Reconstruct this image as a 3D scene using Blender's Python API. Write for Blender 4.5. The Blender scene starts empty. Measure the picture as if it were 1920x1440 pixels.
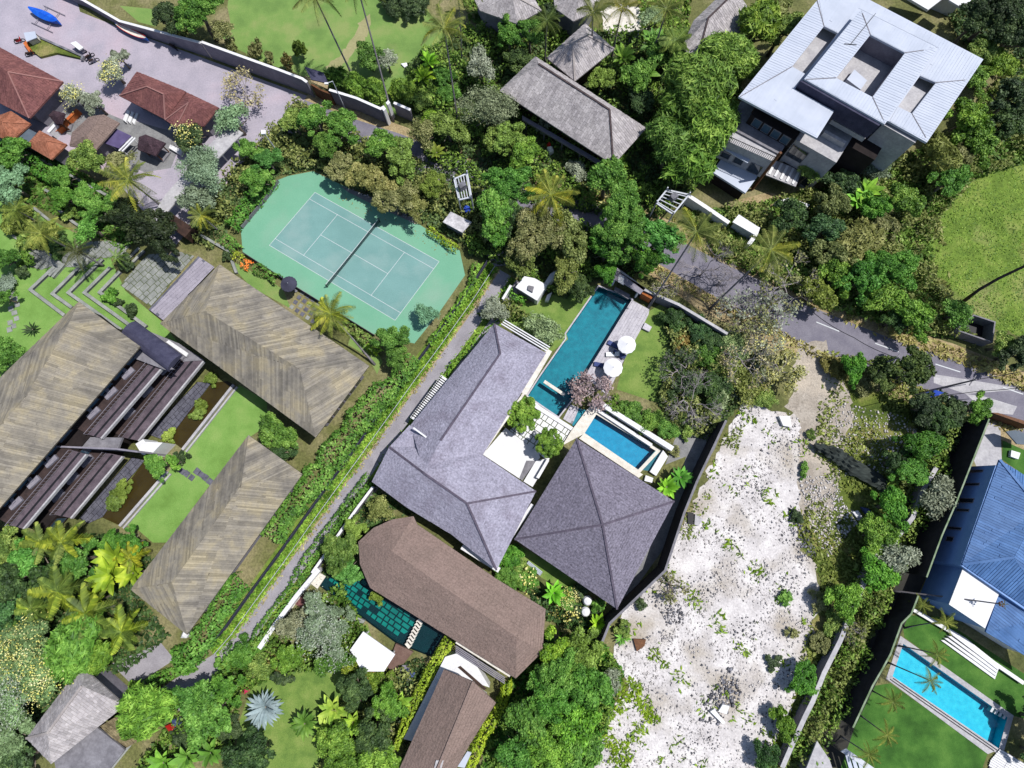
import bpy, math, random
import numpy as np
from mathutils import Vector, Matrix
from mathutils.geometry import tessellate_polygon
random.seed(7); RNG = np.random.default_rng(7)
# ---------------------------------------------------------------- camera
H = 87.0; F = 1080.0
n = np.array([12.0, 200.0, F]); n /= np.linalg.norm(n)
e1 = np.array([1.0, 0, 0]); e1 -= n * n[0]; e1 /= np.linalg.norm(e1)
e3 = -n; e2 = np.cross(e3, e1)
RW = np.stack([e1, e2, e3])
scene = bpy.context.scene; COL = scene.collection
cam = bpy.data.cameras.new('camera'); camo = bpy.data.objects.new('camera', cam); COL.objects.link(camo)
cx, cy, cz = RW @ np.array([1., 0, 0]), RW @ np.array([0, -1., 0]), RW @ np.array([0, 0, -1.])
camo.matrix_world = Matrix(((cx[0], cy[0], cz[0], 0), (cx[1], cy[1], cz[1], 0), (cx[2], cy[2], cz[2], H), (0, 0, 0, 1)))
cam.sensor_width = 36; cam.lens = F / 1920 * 36; cam.clip_end = 2000; cam.clip_start = 1
scene.camera = camo
# ---------------------------------------------------------------- sky, sun, exposure
SUNV = Vector((0.50, 0.10, 1.0)).normalized()
world = bpy.data.worlds.new('World'); scene.world = world; world.use_nodes = True
wn = world.node_tree.nodes; wl = world.node_tree.links
bg = wn['Background']; sky = wn.new('ShaderNodeTexSky'); sky.sky_type = 'NISHITA'; sky.sun_disc = False
sky.sun_elevation = math.asin(SUNV.z); sky.sun_rotation = math.atan2(SUNV.x, SUNV.y)
bg.inputs[1].default_value = 0.10; wl.new(sky.outputs[0], bg.inputs[0])
sun = bpy.data.lights.new('sun', 'SUN'); suno = bpy.data.objects.new('sun', sun); COL.objects.link(suno)
sun.energy = 4.5; sun.angle = math.radians(0.5); sun.color = (1, 0.97, 0.93)
suno.rotation_euler = (-SUNV).to_track_quat('-Z', 'Y').to_euler(); suno.location = (60, 0, 120)
scene.view_settings.view_transform = 'Standard'; scene.view_settings.look = 'None'
scene.view_settings.exposure = 0.32; scene.view_settings.gamma = 1.0
try: scene.view_settings.use_curve_mapping = False
except Exception: pass
scene.cycles.max_bounces = 5; scene.cycles.diffuse_bounces = 2; scene.cycles.glossy_bounces = 2
scene.cycles.transparent_max_bounces = 6; scene.cycles.transmission_bounces = 3
scene.cycles.caustics_reflective = False; scene.cycles.caustics_refractive = False

# ---------------------------------------------------------------- helpers
REG = {i + 1: ((0, 470, 940, 1420)[i % 4], (0, 355, 710, 1065)[i // 4]) for i in range(16)}
def Z(r, *pts):
    ox, oy = REG[r]
    return [(ox + a / 3.84, oy + b / 3.84) for a, b in pts]
def P(u, v, z=0.0):
    d = RW @ np.array([u - 960.0, v - 720.0, F])
    t = (z - H) / d[2]
    return (d[0] * t, d[1] * t, z)
def PP(pts, z=0.0): return [P(u, v, z) for u, v in pts]
def mpp(z=0.0): return (H - z) / F
def S(r, g, b, k=0.70):
    f = lambda c: (c / 255 / 12.92 if c <= 10 else ((c / 255 + .055) / 1.055) ** 2.4)
    return (f(r) * k, f(g) * k, f(b) * k, 1)

MATS = {}
def mat(name, c1, c2=None, scale=1.0, c3=None, rough=.85, bump=0.0, bscale=None, detail=5, lo=.35, hi=.65,
        grain=0.0, gscale=8.0, island=0.0, objcol=False, spec=.25, metallic=0.0, coord='pos', stretch=None, patch=None):
    """procedural: noise ramp c1..c2(..c3), fine grain, optional random shade per piece, bump"""
    m = bpy.data.materials.new(name); m.use_nodes = True; MATS[name] = m
    N = m.node_tree.nodes; L = m.node_tree.links; b = N['Principled BSDF']
    b.inputs['Roughness'].default_value = rough; b.inputs['Specular IOR Level'].default_value = spec
    b.inputs['Metallic'].default_value = metallic
    g = N.new('ShaderNodeNewGeometry'); tc = N.new('ShaderNodeTexCoord')
    src = g.outputs['Position'] if coord == 'pos' else tc.outputs['Object']
    if stretch:
        mp = N.new('ShaderNodeMapping'); L.new(src, mp.inputs[0]); mp.inputs['Rotation'].default_value = (0, 0, stretch[0]); mp.inputs['Scale'].default_value = stretch[1]
        src = mp.outputs[0]
    nz = N.new('ShaderNodeTexNoise'); nz.inputs['Scale'].default_value = scale; nz.inputs['Detail'].default_value = detail; nz.inputs['Roughness'].default_value = .6
    L.new(src, nz.inputs['Vector'])
    cr = N.new('ShaderNodeValToRGB'); L.new(nz.outputs['Fac'], cr.inputs[0])
    cr.color_ramp.elements[0].position = lo; cr.color_ramp.elements[0].color = c1
    cr.color_ramp.elements[1].position = hi; cr.color_ramp.elements[1].color = c2 or c1
    if c3: e = cr.color_ramp.elements.new((lo + hi) / 2); e.color = c2; cr.color_ramp.elements[2].color = c3
    out = cr.outputs[0]
    def mul(out, fac_out, lo_, hi_, cl=(0, 1)):
        mr = N.new('ShaderNodeMapRange'); L.new(fac_out, mr.inputs[0]); mr.inputs[1].default_value = cl[0]; mr.inputs[2].default_value = cl[1]; mr.inputs[3].default_value = lo_; mr.inputs[4].default_value = hi_
        vm = N.new('ShaderNodeVectorMath'); vm.operation = 'SCALE'; L.new(out, vm.inputs[0]); L.new(mr.outputs[0], vm.inputs['Scale']); return vm.outputs[0]
    if patch:   # (colour, scale, lo, hi): second colour in soft patches
        n3 = N.new('ShaderNodeTexNoise'); n3.inputs['Scale'].default_value = patch[1]; n3.inputs['Detail'].default_value = 4; L.new(g.outputs['Position'], n3.inputs['Vector'])
        mr = N.new('ShaderNodeMapRange'); L.new(n3.outputs['Fac'], mr.inputs[0]); mr.inputs[1].default_value = patch[2]; mr.inputs[2].default_value = patch[3]
        mx = N.new('ShaderNodeMix'); mx.data_type = 'RGBA'; L.new(mr.outputs[0], mx.inputs[0]); L.new(out, mx.inputs[6]); mx.inputs[7].default_value = patch[0]
        out = mx.outputs[2]
    if grain:
        n2 = N.new('ShaderNodeTexNoise'); n2.inputs['Scale'].default_value = gscale; n2.inputs['Detail'].default_value = 3; L.new(src, n2.inputs['Vector'])
        n2.inputs['Roughness'].default_value = .7
        out = mul(out, n2.outputs['Fac'], 1 - grain * 1.5, 1 + grain * 1.5, (.3, .7))
    if island: out = mul(out, g.outputs['Random Per Island'], 1 - island, 1 + island)
    if objcol:
        oi = N.new('ShaderNodeObjectInfo'); vm = N.new('ShaderNodeVectorMath'); vm.operation = 'MULTIPLY'
        L.new(out, vm.inputs[0]); L.new(oi.outputs['Color'], vm.inputs[1]); out = vm.outputs[0]
    L.new(out, b.inputs['Base Color'])
    if bump:
        nb = N.new('ShaderNodeTexNoise'); nb.inputs['Scale'].default_value = bscale or scale * 6; nb.inputs['Detail'].default_value = 4; L.new(src, nb.inputs['Vector'])
        bp = N.new('ShaderNodeBump'); bp.inputs['Strength'].default_value = min(1, bump); bp.inputs['Distance'].default_value = .15 * max(1, bump); L.new(nb.outputs['Fac'], bp.inputs['Height']); L.new(bp.outputs[0], b.inputs['Normal'])
    return m

def leafmat(name, ca, cb, cc=None):
    """leaf colours random per leaf, clumps by noise, tinted per plant"""
    m = bpy.data.materials.new(name); m.use_nodes = True; MATS[name] = m
    N = m.node_tree.nodes; L = m.node_tree.links; b = N['Principled BSDF']
    b.inputs['Roughness'].default_value = .6; b.inputs['Specular IOR Level'].default_value = .3
    g = N.new('ShaderNodeNewGeometry'); nz = N.new('ShaderNodeTexNoise'); nz.inputs['Scale'].default_value = .55; nz.inputs['Detail'].default_value = 3
    L.new(g.outputs['Position'], nz.inputs['Vector'])
    ad = N.new('ShaderNodeMath'); ad.operation = 'MULTIPLY_ADD'; L.new(g.outputs['Random Per Island'], ad.inputs[0]); ad.inputs[1].default_value = .45
    mr = N.new('ShaderNodeMapRange'); L.new(nz.outputs['Fac'], mr.inputs[0]); mr.inputs[1].default_value = .3; mr.inputs[2].default_value = .7; mr.inputs[4].default_value = .55
    L.new(mr.outputs[0], ad.inputs[2])
    cr = N.new('ShaderNodeValToRGB'); L.new(ad.outputs[0], cr.inputs[0])
    cr.color_ramp.elements[0].color = ca; cr.color_ramp.elements[1].color = cc or cb; cr.color_ramp.elements[0].position = .1; cr.color_ramp.elements[1].position = .9
    if cc: e = cr.color_ramp.elements.new(.5); e.color = cb; cr.color_ramp.elements[2].color = cc
    oi = N.new('ShaderNodeObjectInfo'); vm0 = N.new('ShaderNodeVectorMath'); vm0.operation = 'SCALE'; vm0.inputs['Scale'].default_value = 1.7; L.new(cr.outputs[0], vm0.inputs[0]); vm = N.new('ShaderNodeVectorMath'); vm.operation = 'MULTIPLY'
    L.new(vm0.outputs[0], vm.inputs[0]); L.new(oi.outputs['Color'], vm.inputs[1]); L.new(vm.outputs[0], b.inputs['Base Color'])
    tr = N.new('ShaderNodeBsdfTranslucent'); L.new(vm.outputs[0], tr.inputs[0]); mx = N.new('ShaderNodeMixShader'); mx.inputs[0].default_value = .22
    L.new(b.outputs[0], mx.inputs[1]); L.new(tr.outputs[0], mx.inputs[2]); L.new(mx.outputs[0], N['Material Output'].inputs[0])
    return m

def glassmat(name, c=(.02, .03, .04, 1), rough=.05):
    m = bpy.data.materials.new(name); m.use_nodes = True; b = m.node_tree.nodes['Principled BSDF']; MATS[name] = m
    b.inputs['Base Color'].default_value = c; b.inputs['Roughness'].default_value = rough; b.inputs['Specular IOR Level'].default_value = .8
    return m
def watermat(name, tint):
    m = bpy.data.materials.new(name); m.use_nodes = True; N = m.node_tree.nodes; L = m.node_tree.links; MATS[name] = m
    N.remove(N['Principled BSDF'])
    t = N.new('ShaderNodeBsdfTransparent'); t.inputs[0].default_value = tint
    gl = N.new('ShaderNodeBsdfGlossy'); gl.inputs['Roughness'].default_value = .08
    fr = N.new('ShaderNodeFresnel'); fr.inputs[0].default_value = 1.33
    nz = N.new('ShaderNodeTexNoise'); nz.inputs['Scale'].default_value = 1.6; nz.inputs['Detail'].default_value = 3
    bp = N.new('ShaderNodeBump'); bp.inputs['Strength'].default_value = .25; bp.inputs['Distance'].default_value = .1
    L.new(nz.outputs['Fac'], bp.inputs['Height']); L.new(bp.outputs[0], gl.inputs['Normal']); L.new(bp.outputs[0], fr.inputs['Normal'])
    mx = N.new('ShaderNodeMixShader'); L.new(fr.outputs[0], mx.inputs[0]); L.new(t.outputs[0], mx.inputs[1]); L.new(gl.outputs[0], mx.inputs[2])
    L.new(mx.outputs[0], N['Material Output'].inputs[0])
    return m

def tag(o, label=None, cat=None, group=None, kind=None):
    if label: o['label'] = label
    if cat: o['category'] = cat
    if group: o['group'] = group
    if kind: o['kind'] = kind
    return o
def raw(name, V, Fc, m, smooth=False):
    me = bpy.data.meshes.new(name); me.from_pydata([tuple(map(float, v)) for v in V], [], [tuple(f) for f in Fc]); me.materials.append(m)
    if smooth: me.shade_smooth()
    return me
def quadmesh(name, V, nq, m):
    """fast mesh of nq separate quads, V (4*nq,3)"""
    me = bpy.data.meshes.new(name); me.vertices.add(len(V)); me.vertices.foreach_set('co', np.asarray(V, np.float32).ravel())
    me.loops.add(4 * nq); me.loops.foreach_set('vertex_index', np.arange(4 * nq, dtype=np.int32))
    me.polygons.add(nq); me.polygons.foreach_set('loop_start', np.arange(0, 4 * nq, 4, dtype=np.int32)); me.polygons.foreach_set('loop_total', np.full(nq, 4, np.int32))
    me.materials.append(m); me.update(calc_edges=True); return me
def link(name, me, parent=None, loc=None):
    o = bpy.data.objects.new(name, me); COL.objects.link(o)
    if parent is not None: o.parent = parent
    if loc is not None: o.location = loc
    return o
ORG = {}
def thing(name, label, cat, loc, group=None):
    o = bpy.data.objects.new(name, None); COL.objects.link(o); o.location = loc; o.empty_display_size = .5
    tag(o, label, cat, group); ORG[o.name] = Vector(loc); return o
class MB:
    def __init__(s): s.v = []; s.f = []
    def add(s, V, Fc):
        k = len(s.v); s.v += [tuple(p) for p in V]; s.f += [tuple(i + k for i in f) for f in Fc]; return s
    def prism(s, poly, z0, z1):
        m = len(poly); k = len(s.v)
        a = sum(poly[i][0] * poly[(i + 1) % m][1] - poly[(i + 1) % m][0] * poly[i][1] for i in range(m))
        if a < 0: poly = poly[::-1]
        s.v += [(p[0], p[1], z0) for p in poly] + [(p[0], p[1], z1) for p in poly]
        s.f += [tuple(k + m + i for i in range(m)), tuple(k + m - 1 - i for i in range(m))]
        s.f += [(k + i, k + (i + 1) % m, k + m + (i + 1) % m, k + m + i) for i in range(m)]; return s
    def box(s, c, sx, sy, sz, rot=0.0):
        """box centred at c in xy, base at c z"""
        co, si = math.cos(rot), math.sin(rot)
        q = [(c[0] + co * x - si * y, c[1] + si * x + co * y) for x, y in ((-sx / 2, -sy / 2), (sx / 2, -sy / 2), (sx / 2, sy / 2), (-sx / 2, sy / 2))]
        return s.prism(q, c[2], c[2] + sz)
    def bar(s, a, b, w=.1, h=None):
        """bar with rectangular section between two points"""
        a = Vector(a); b = Vector(b); d = (b - a).normalized(); up = Vector((0, 0, 1))
        if abs(d.z) > .95: up = Vector((1, 0, 0))
        x = d.cross(up).normalized() * w / 2; y = x.cross(d).normalized() * (h or w) / 2
        k = len(s.v)
        s.v += [tuple(a - x - y), tuple(a + x - y), tuple(a + x + y), tuple(a - x + y), tuple(b - x - y), tuple(b + x - y), tuple(b + x + y), tuple(b - x + y)]
        s.f += [tuple(k + i for i in f) for f in ((0, 1, 2, 3), (7, 6, 5, 4), (0, 4, 5, 1), (1, 5, 6, 2), (2, 6, 7, 3), (3, 7, 4, 0))]; return s
    def tube(s, pts, rad, nseg=7, cap=True):
        k = len(s.v); pts = [Vector(p) for p in pts]
        for i, p in enumerate(pts):
            d = (pts[min(i + 1, len(pts) - 1)] - pts[max(i - 1, 0)]).normalized()
            u = d.cross(Vector((0.3, 1, .2))).normalized(); w = d.cross(u)
            r = rad[i] if hasattr(rad, '__len__') else rad
            s.v += [tuple(p + u * (r * math.cos(a)) + w * (r * math.sin(a))) for a in [2 * math.pi * j / nseg for j in range(nseg)]]
        for i in range(len(pts) - 1):
            for j in range(nseg):
                a = k + i * nseg + j; b = k + i * nseg + (j + 1) % nseg
                s.f.append((a, b, b + nseg, a + nseg))
        if cap: s.f += [tuple(k + j for j in range(nseg))[::-1], tuple(k + (len(pts) - 1) * nseg + j for j in range(nseg))]
        return s
    def lathe(s, c, prof, nseg=16):
        k = len(s.v)
        for r, z in prof: s.v += [(c[0] + r * math.cos(2 * math.pi * j / nseg), c[1] + r * math.sin(2 * math.pi * j / nseg), c[2] + z) for j in range(nseg)]
        for i in range(len(prof) - 1):
            for j in range(nseg):
                a = k + i * nseg + j; b = k + i * nseg + (j + 1) % nseg; s.f.append((a, b, b + nseg, a + nseg))
        s.f.append(tuple(k + (len(prof) - 1) * nseg + j for j in range(nseg))); s.f.append(tuple(k + j for j in range(nseg))[::-1]); return s
    def build(s, name, m, root=None, sub=None, smooth=False):
        """world-coordinate geometry -> object. root: thing, sub: part that becomes the parent"""
        if root is None:
            c = Vector((sum(p[0] for p in s.v) / len(s.v), sum(p[1] for p in s.v) / len(s.v), min(p[2] for p in s.v)))
        else: c = ORG[root.name]
        me = raw(name, [(p[0] - c.x, p[1] - c.y, p[2] - c.z) for p in s.v], s.f, m, smooth)
        o = link(name, me, sub if sub is not None else root, c if root is None else None)
        if root is None: ORG[o.name] = c
        return o
def part(name, fn, m, root, sub=None):
    b = MB(); fn(b); return b.build(name, m, root, sub)
def centroid(pts): return (sum(p[0] for p in pts) / len(pts), sum(p[1] for p in pts) / len(pts))
def area2(p): return sum(p[i][0] * p[(i + 1) % len(p)][1] - p[(i + 1) % len(p)][0] * p[i][1] for i in range(len(p)))
def inset(poly, d):
    """offset a polygon inwards by d (metres)"""
    p = [Vector((q[0], q[1])) for q in poly]; sg = 1 if area2(poly) > 0 else -1; out = []
    for i in range(len(p)):
        a, b, c = p[i - 1], p[i], p[(i + 1) % len(p)]
        n1 = (b - a).normalized(); n2 = (c - b).normalized(); n1 = Vector((-n1.y, n1.x)) * sg; n2 = Vector((-n2.y, n2.x)) * sg
        k = (n1 + n2); k = k / max(.25, k.dot(k) / 2)
        out.append((b.x + k.x * d, b.y + k.y * d))
    return out
def sheet(name, px, lev, m, holes=(), kind='structure', z=None, world=False, label=None):
    zz = lev * .004 if z is None else z
    loops = [[Vector((*(q if world else P(*q, zz))[:2], 0)) for q in lp] for lp in [px] + list(holes)]
    tris = tessellate_polygon(loops); V = [(v.x, v.y, zz) for lp in loops for v in lp]
    fixed = []
    for t in tris:
        a, b, c = (V[i] for i in t)
        fixed.append(t if (b[0] - a[0]) * (c[1] - a[1]) - (b[1] - a[1]) * (c[0] - a[0]) > 0 else t[::-1])
    o = link(name, raw(name, V, fixed, m)); o['kind'] = kind
    if label: o['label'] = label
    return o
def rag(px, amp=3.0, step=9.0, seed=5):
    r_ = random.Random(seed); out = []
    for i in range(len(px)):
        a, b = px[i], px[(i + 1) % len(px)]; k = max(1, int(math.hypot(b[0] - a[0], b[1] - a[1]) / step))
        for j in range(k): t = j / k; out.append((a[0] + (b[0] - a[0]) * t + r_.gauss(0, amp), a[1] + (b[1] - a[1]) * t + r_.gauss(0, amp)))
    return out
def ribbon(name, px, w, lev, m, z=None, kind='structure'):
    """strip of width w (m) along a pixel polyline"""
    zz = lev * .004 if z is None else z
    w = w if hasattr(w, '__len__') else [w] * len(px)
    p = [Vector(P(*q, zz)[:2]) for q in px]; V = []
    for i, q in enumerate(p):
        d = (p[min(i + 1, len(p) - 1)] - p[max(i - 1, 0)]).normalized(); nn = Vector((-d.y, d.x))
        V += [(q.x + nn.x * w[i] / 2, q.y + nn.y * w[i] / 2, zz), (q.x - nn.x * w[i] / 2, q.y - nn.y * w[i] / 2, zz)]
    o = link(name, raw(name, V, [(2 * i, 2 * i + 1, 2 * i + 3, 2 * i + 2) for i in range(len(p) - 1)], m)); o['kind'] = kind; return o

def wallstrip(b, pw, w, z0, z1):
    """wall with thickness along world polyline pw"""
    p = [Vector(q[:2]) for q in pw]; L_, R_ = [], []
    for i, q in enumerate(p):
        d1 = (p[i] - p[i - 1]).normalized() if i else (p[1] - p[0]).normalized(); d2 = (p[i + 1] - p[i]).normalized() if i < len(p) - 1 else d1
        nn = Vector((-(d1 + d2).y, (d1 + d2).x)).normalized(); k = w / 2 / max(.4, nn.dot(Vector((-d1.y, d1.x))))
        L_.append((q.x + nn.x * k, q.y + nn.y * k)); R_.append((q.x - nn.x * k, q.y - nn.y * k))
    k = len(b.v); lo = z0 if hasattr(z0, '__len__') else [z0] * len(p); hi = z1 if hasattr(z1, '__len__') else [z1] * len(p)
    for i in range(len(p)): b.v += [(*L_[i], lo[i]), (*R_[i], lo[i]), (*R_[i], hi[i]), (*L_[i], hi[i])]
    for i in range(len(p) - 1):
        a = k + 4 * i; c = a + 4
        b.f += [(a + 3, a + 2, c + 2, c + 3), (a + 2, a + 1, c + 1, c + 2), (a, a + 3, c + 3, c)]
    e = k + 4 * (len(p) - 1); b.f += [(k, k + 1, k + 2, k + 3), (e + 3, e + 2, e + 1, e)]
    return b
def wall(name, label, px, w, h, m, cap=None, cat='wall', group=None, z=0.0, capw=.12, pxz=None):
    """free-standing wall, pixels give the TOP line when pxz is None"""
    if hasattr(h, '__len__'):
        pw = [P(*q, k) for q, k in zip(px, h)]; c = centroid(pw); r = thing(name, label, cat, (c[0], c[1], 0), group)
        part('wall_face', lambda b: wallstrip(b, pw, w, 0, [k - .08 for k in h]), m, r); part('coping', lambda b: wallstrip(b, pw, w + capw, [k - .077 for k in h], list(h)), cap or m, r); return r
    zt = h if pxz is None else pxz
    pw = PP(px, zt + z); c = centroid(pw); r = thing(name, label, cat, (c[0], c[1], z), group)
    part('wall_face', lambda b: wallstrip(b, pw, w, z, z + h - .08), m, r)
    part('coping', lambda b: wallstrip(b, pw, w + capw, z + h - .077, z + h), cap or m, r); return r

# ---- roofs
def clip(poly, nrm, d):
    out = []
    for i in range(len(poly)):
        a, b = poly[i], poly[(i + 1) % len(poly)]; da = a[0] * nrm[0] + a[1] * nrm[1] - d; db = b[0] * nrm[0] + b[1] * nrm[1] - d
        if da <= 0: out.append(a)
        if (da < 0 < db) or (db < 0 < da): t = da / (da - db); out.append((a[0] + (b[0] - a[0]) * t, a[1] + (b[1] - a[1]) * t))
    return out
def strips(b, poly3, along, width, length, h=(.02, .05), gap=.02, jit=.3, minA=.02):
    """cover a planar 3D facet with separate raised boards running along a direction"""
    p = [Vector(q) for q in poly3]; o = p[0]
    nn = Vector((0, 0, 0))
    for i in range(1, len(p) - 1): nn += (p[i] - o).cross(p[i + 1] - o)
    nn.normalize(); nn = nn if nn.z > 0 else -nn
    if len(p) > 3 and max(abs((q - o).dot(nn)) for q in p) > .01:   # warped facet: lay it triangle by triangle
        flat = [Vector((q.x, q.y, 0)) for q in p]
        for t in tessellate_polygon([flat]): strips(b, [poly3[i] for i in t], along, width, length, h, gap, jit, minA)
        return
    u = Vector(along); u = (u - nn * u.dot(nn)).normalized(); w = nn.cross(u)
    q2 = [((q - o).dot(u), (q - o).dot(w)) for q in p]
    lo, hi = min(q[1] for q in q2), max(q[1] for q in q2); y = lo
    while y < hi:
        wd = width * random.uniform(1 - jit, 1 + jit)
        st = clip(clip(q2, (0, -1), -(y + gap / 2)), (0, 1), y + wd - gap / 2)
        if len(st) >= 3:
            x0, x1 = min(q[0] for q in st), max(q[0] for q in st); x = x0 - random.uniform(0, length)
            while x < x1:
                ln = length * random.uniform(.6, 1.4)
                pc = clip(clip(st, (-1, 0), -(x + gap / 2)), (1, 0), x + ln - gap / 2)
                if len(pc) >= 3 and abs(area2(pc)) / 2 > minA:
                    if area2(pc) < 0: pc = pc[::-1]
                    hh = random.uniform(*h); k = len(b.v); m_ = len(pc)
                    t1 = random.uniform(-.006, .006)
                    b.v += [tuple(o + u * a + w * c) for a, c in pc] + [tuple(o + u * a + w * c + nn * (hh + t1 * j)) for j, (a, c) in enumerate(pc)]
                    b.f.append(tuple(k + m_ + i for i in range(m_)))
                    b.f += [(k + i, k + (i + 1) % m_, k + m_ + (i + 1) % m_, k + m_ + i) for i in range(m_)]
                x += ln
        y += wd
def roof(root, V, Fc, m, t=.22, board=None, bm=None, dirs=None, caps=(), capm=None, capw=.28, name='roof', world=False):
    """V: (u,v,z) list, facets Fc. closed shell with thickness; boards laid on each facet as stuff; ridge caps"""
    W = [tuple(q) if world else P(*q) for q in V]; k = len(W); b = MB()
    b.v = list(W) + [(x, y, z - t) for x, y, z in W]
    cnt = {}
    FF = []
    for f in Fc:
        a = sum(W[f[i]][0] * W[f[(i + 1) % len(f)]][1] - W[f[(i + 1) % len(f)]][0] * W[f[i]][1] for i in range(len(f)))
        f = tuple(f) if a > 0 else tuple(f)[::-1]; FF.append(f)
        for i in range(len(f)): cnt[(f[i], f[(i + 1) % len(f)])] = 1
    TT = []
    for f in FF:
        for t in (tessellate_polygon([[Vector((W[i][0], W[i][1], 0)) for i in f]]) if len(f) > 3 else [(0, 1, 2)]):
            t = tuple(f[i] for i in t); A, B, C = (W[i] for i in t)
            TT.append(t if (B[0] - A[0]) * (C[1] - A[1]) - (B[1] - A[1]) * (C[0] - A[0]) > 0 else t[::-1])
    b.f = TT + [tuple(i + k for i in f[::-1]) for f in TT]
    for (i, j) in cnt:
        if (j, i) not in cnt: b.f.append((j, i, i + k, j + k))
    ro = b.build(name, m, root)
    if board:
        bb = MB()
        for fi, f in enumerate(FF):
            pts = [W[i] for i in f]
            d = dirs[fi] if dirs and dirs[fi] else None
            if d is None:
                nn = Vector((0, 0, 0)); o = Vector(pts[0])
                for i in range(1, len(pts) - 1): nn += (Vector(pts[i]) - o).cross(Vector(pts[i + 1]) - o)
                al = (nn.x, nn.y, 0) if board.get('down', True) else (-nn.y, nn.x, 0)
            else:
                z = pts[0][2]; q0 = P(900, 700, z); q1 = P(900 + d[0], 700 + d[1], z); al = (q1[0] - q0[0], q1[1] - q0[1], 0)
            strips(bb, pts, al, board['w'], board['l'], h=board.get('h', (.02, .05)), gap=board.get('gap', .02), jit=board.get('jit', .3))
        o = bb.build(board.get('name', 'shingle_rows'), bm, root, ro); o['kind'] = 'stuff'
    for (i, j) in caps:
        A = Vector(W[i]); B = Vector(W[j]); A.z += .06; B.z += .06
        MB().bar(A, B, capw, .14).build('ridge_cap', capm or m, root, ro)
    return ro
def hip(c, r, ze, zr):
    """corners A,B,C,D px and ridge ends r0 (near D-A), r1 (near B-C)"""
    V = [(*q, ze) for q in c] + [(*r[0], zr), (*r[1], zr)]
    return V, [(0, 1, 5, 4), (1, 2, 5), (2, 3, 4, 5), (3, 0, 4)], [(4, 5), (0, 4), (3, 4), (1, 5), (2, 5)]
def walls(root, cpx, ze, ins, z0, m, name='wall', zt=None, world=False):
    poly = inset([q if world else P(*q, ze)[:2] for q in cpx], ins)
    MB().prism(poly, z0, (zt if zt is not None else ze - .25)).build(name, m, root); return poly
def opening(root, a, b, s0, s1, z0, z1, kind='window', frame=None, pane=None, out=.05):
    """window or door on the vertical plane through a-b (world xy), s in 0..1 along it; outward = right of a->b"""
    a = Vector(a[:2]); b = Vector(b[:2]); d = (b - a); L_ = d.length; d.normalize(); nn = Vector((d.y, -d.x))
    def pt(s, o): q = a + d * (s * L_) + nn * o; return (q.x, q.y)
    w = MB(); ft = .09
    for (sa, sb, za, zb) in ((s0, s1, z0, z0 + ft), (s0, s1, z1 - ft, z1), (s0, s0 + ft / L_, z0 + ft, z1 - ft), (s1 - ft / L_, s1, z0 + ft, z1 - ft)):
        w.prism([pt(sa, -.05), pt(sb, -.05), pt(sb, out), pt(sa, out)], za, zb)
    f = w.build(kind, frame or M_white, root)
    MB().prism([pt(s0 + ft / L_, -.05), pt(s1 - ft / L_, -.05), pt(s1 - ft / L_, .012), pt(s0 + ft / L_, .012)], z0 + ft, z1 - ft).build('pane', pane or M_glass, root, f)
    return f
# ---------------------------------------------------------------- materials
M_white = mat('white_paint', S(225, 225, 228), S(240, 240, 240), 2, rough=.6, grain=.03)
M_cream = mat('cream_stone', S(215, 208, 195), S(235, 230, 220), 1.5, rough=.8, grain=.06, gscale=6)
M_glass = glassmat('dark_glass')
M_glassblue = glassmat('blue_grey_glass', (.05, .09, .13, 1))
M_ground = mat('scrub_ground', S(86, 92, 52), S(112, 114, 68), .12, c3=S(146, 138, 102), rough=.95, bump=1, bscale=3, grain=.22, gscale=2.5)
M_scrubgrass = mat('scrub_grass', S(70, 88, 32), S(104, 118, 48), .2, c3=S(150, 142, 90), bump=1, bscale=4, grain=.2, gscale=3, rough=.95)
M_lawn = mat('lawn_grass', S(108, 140, 72), S(122, 154, 80), .22, c3=S(140, 158, 92), bump=.5, bscale=9, grain=.1, gscale=7, rough=.95, patch=(S(156, 158, 104), .09, .58, .75))
M_lawn_villa = mat('villa_lawn_grass', S(98, 128, 58), S(118, 145, 68), .4, c3=S(135, 155, 80), bump=.5, bscale=9, grain=.12, gscale=6, rough=.95)
M_lawn_left = mat('court_lawn_grass', S(108, 146, 66), S(124, 164, 80), .3, c3=S(140, 172, 92), bump=.5, bscale=9, grain=.1, gscale=7, rough=.95, lo=.3, hi=.7)
M_lawn_dark = mat('dark_lawn_grass', S(52, 92, 32), S(68, 112, 42), .3, c3=S(88, 130, 54), bump=.5, bscale=9, grain=.1, gscale=7, rough=.95)
M_field = mat('field_grass', S(92, 116, 44), S(110, 136, 52), .25, c3=S(134, 150, 72), bump=1, bscale=2.5, grain=.18, gscale=1.6, rough=.95, patch=(S(150, 148, 98), .08, .52, .68))
M_road = mat('asphalt', S(118, 115, 128), S(134, 131, 142), .5, rough=.9, grain=.1, gscale=5, bump=.15, bscale=20)
M_lane = mat('lane_concrete', S(146, 142, 148), S(164, 160, 166), .4, rough=.9, grain=.1, gscale=5)
M_pave = mat('lilac_paving', S(166, 160, 172), S(182, 174, 186), .3, rough=.9, grain=.09, gscale=4, patch=(S(196, 176, 186), .06, .5, .65))
M_paveg = mat('grey_paving', S(122, 122, 124), S(148, 148, 148), .6, rough=.9, grain=.12, gscale=4)
M_sand = mat('sandy_verge', S(150, 132, 96), S(188, 170, 132), .8, rough=.95, bump=1, bscale=5, grain=.2, gscale=4)
M_dirt = mat('dry_dirt', S(130, 118, 96), S(160, 150, 128), .4, c3=S(96, 100, 56), rough=.95, bump=1, bscale=4, grain=.2, gscale=3)
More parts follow.
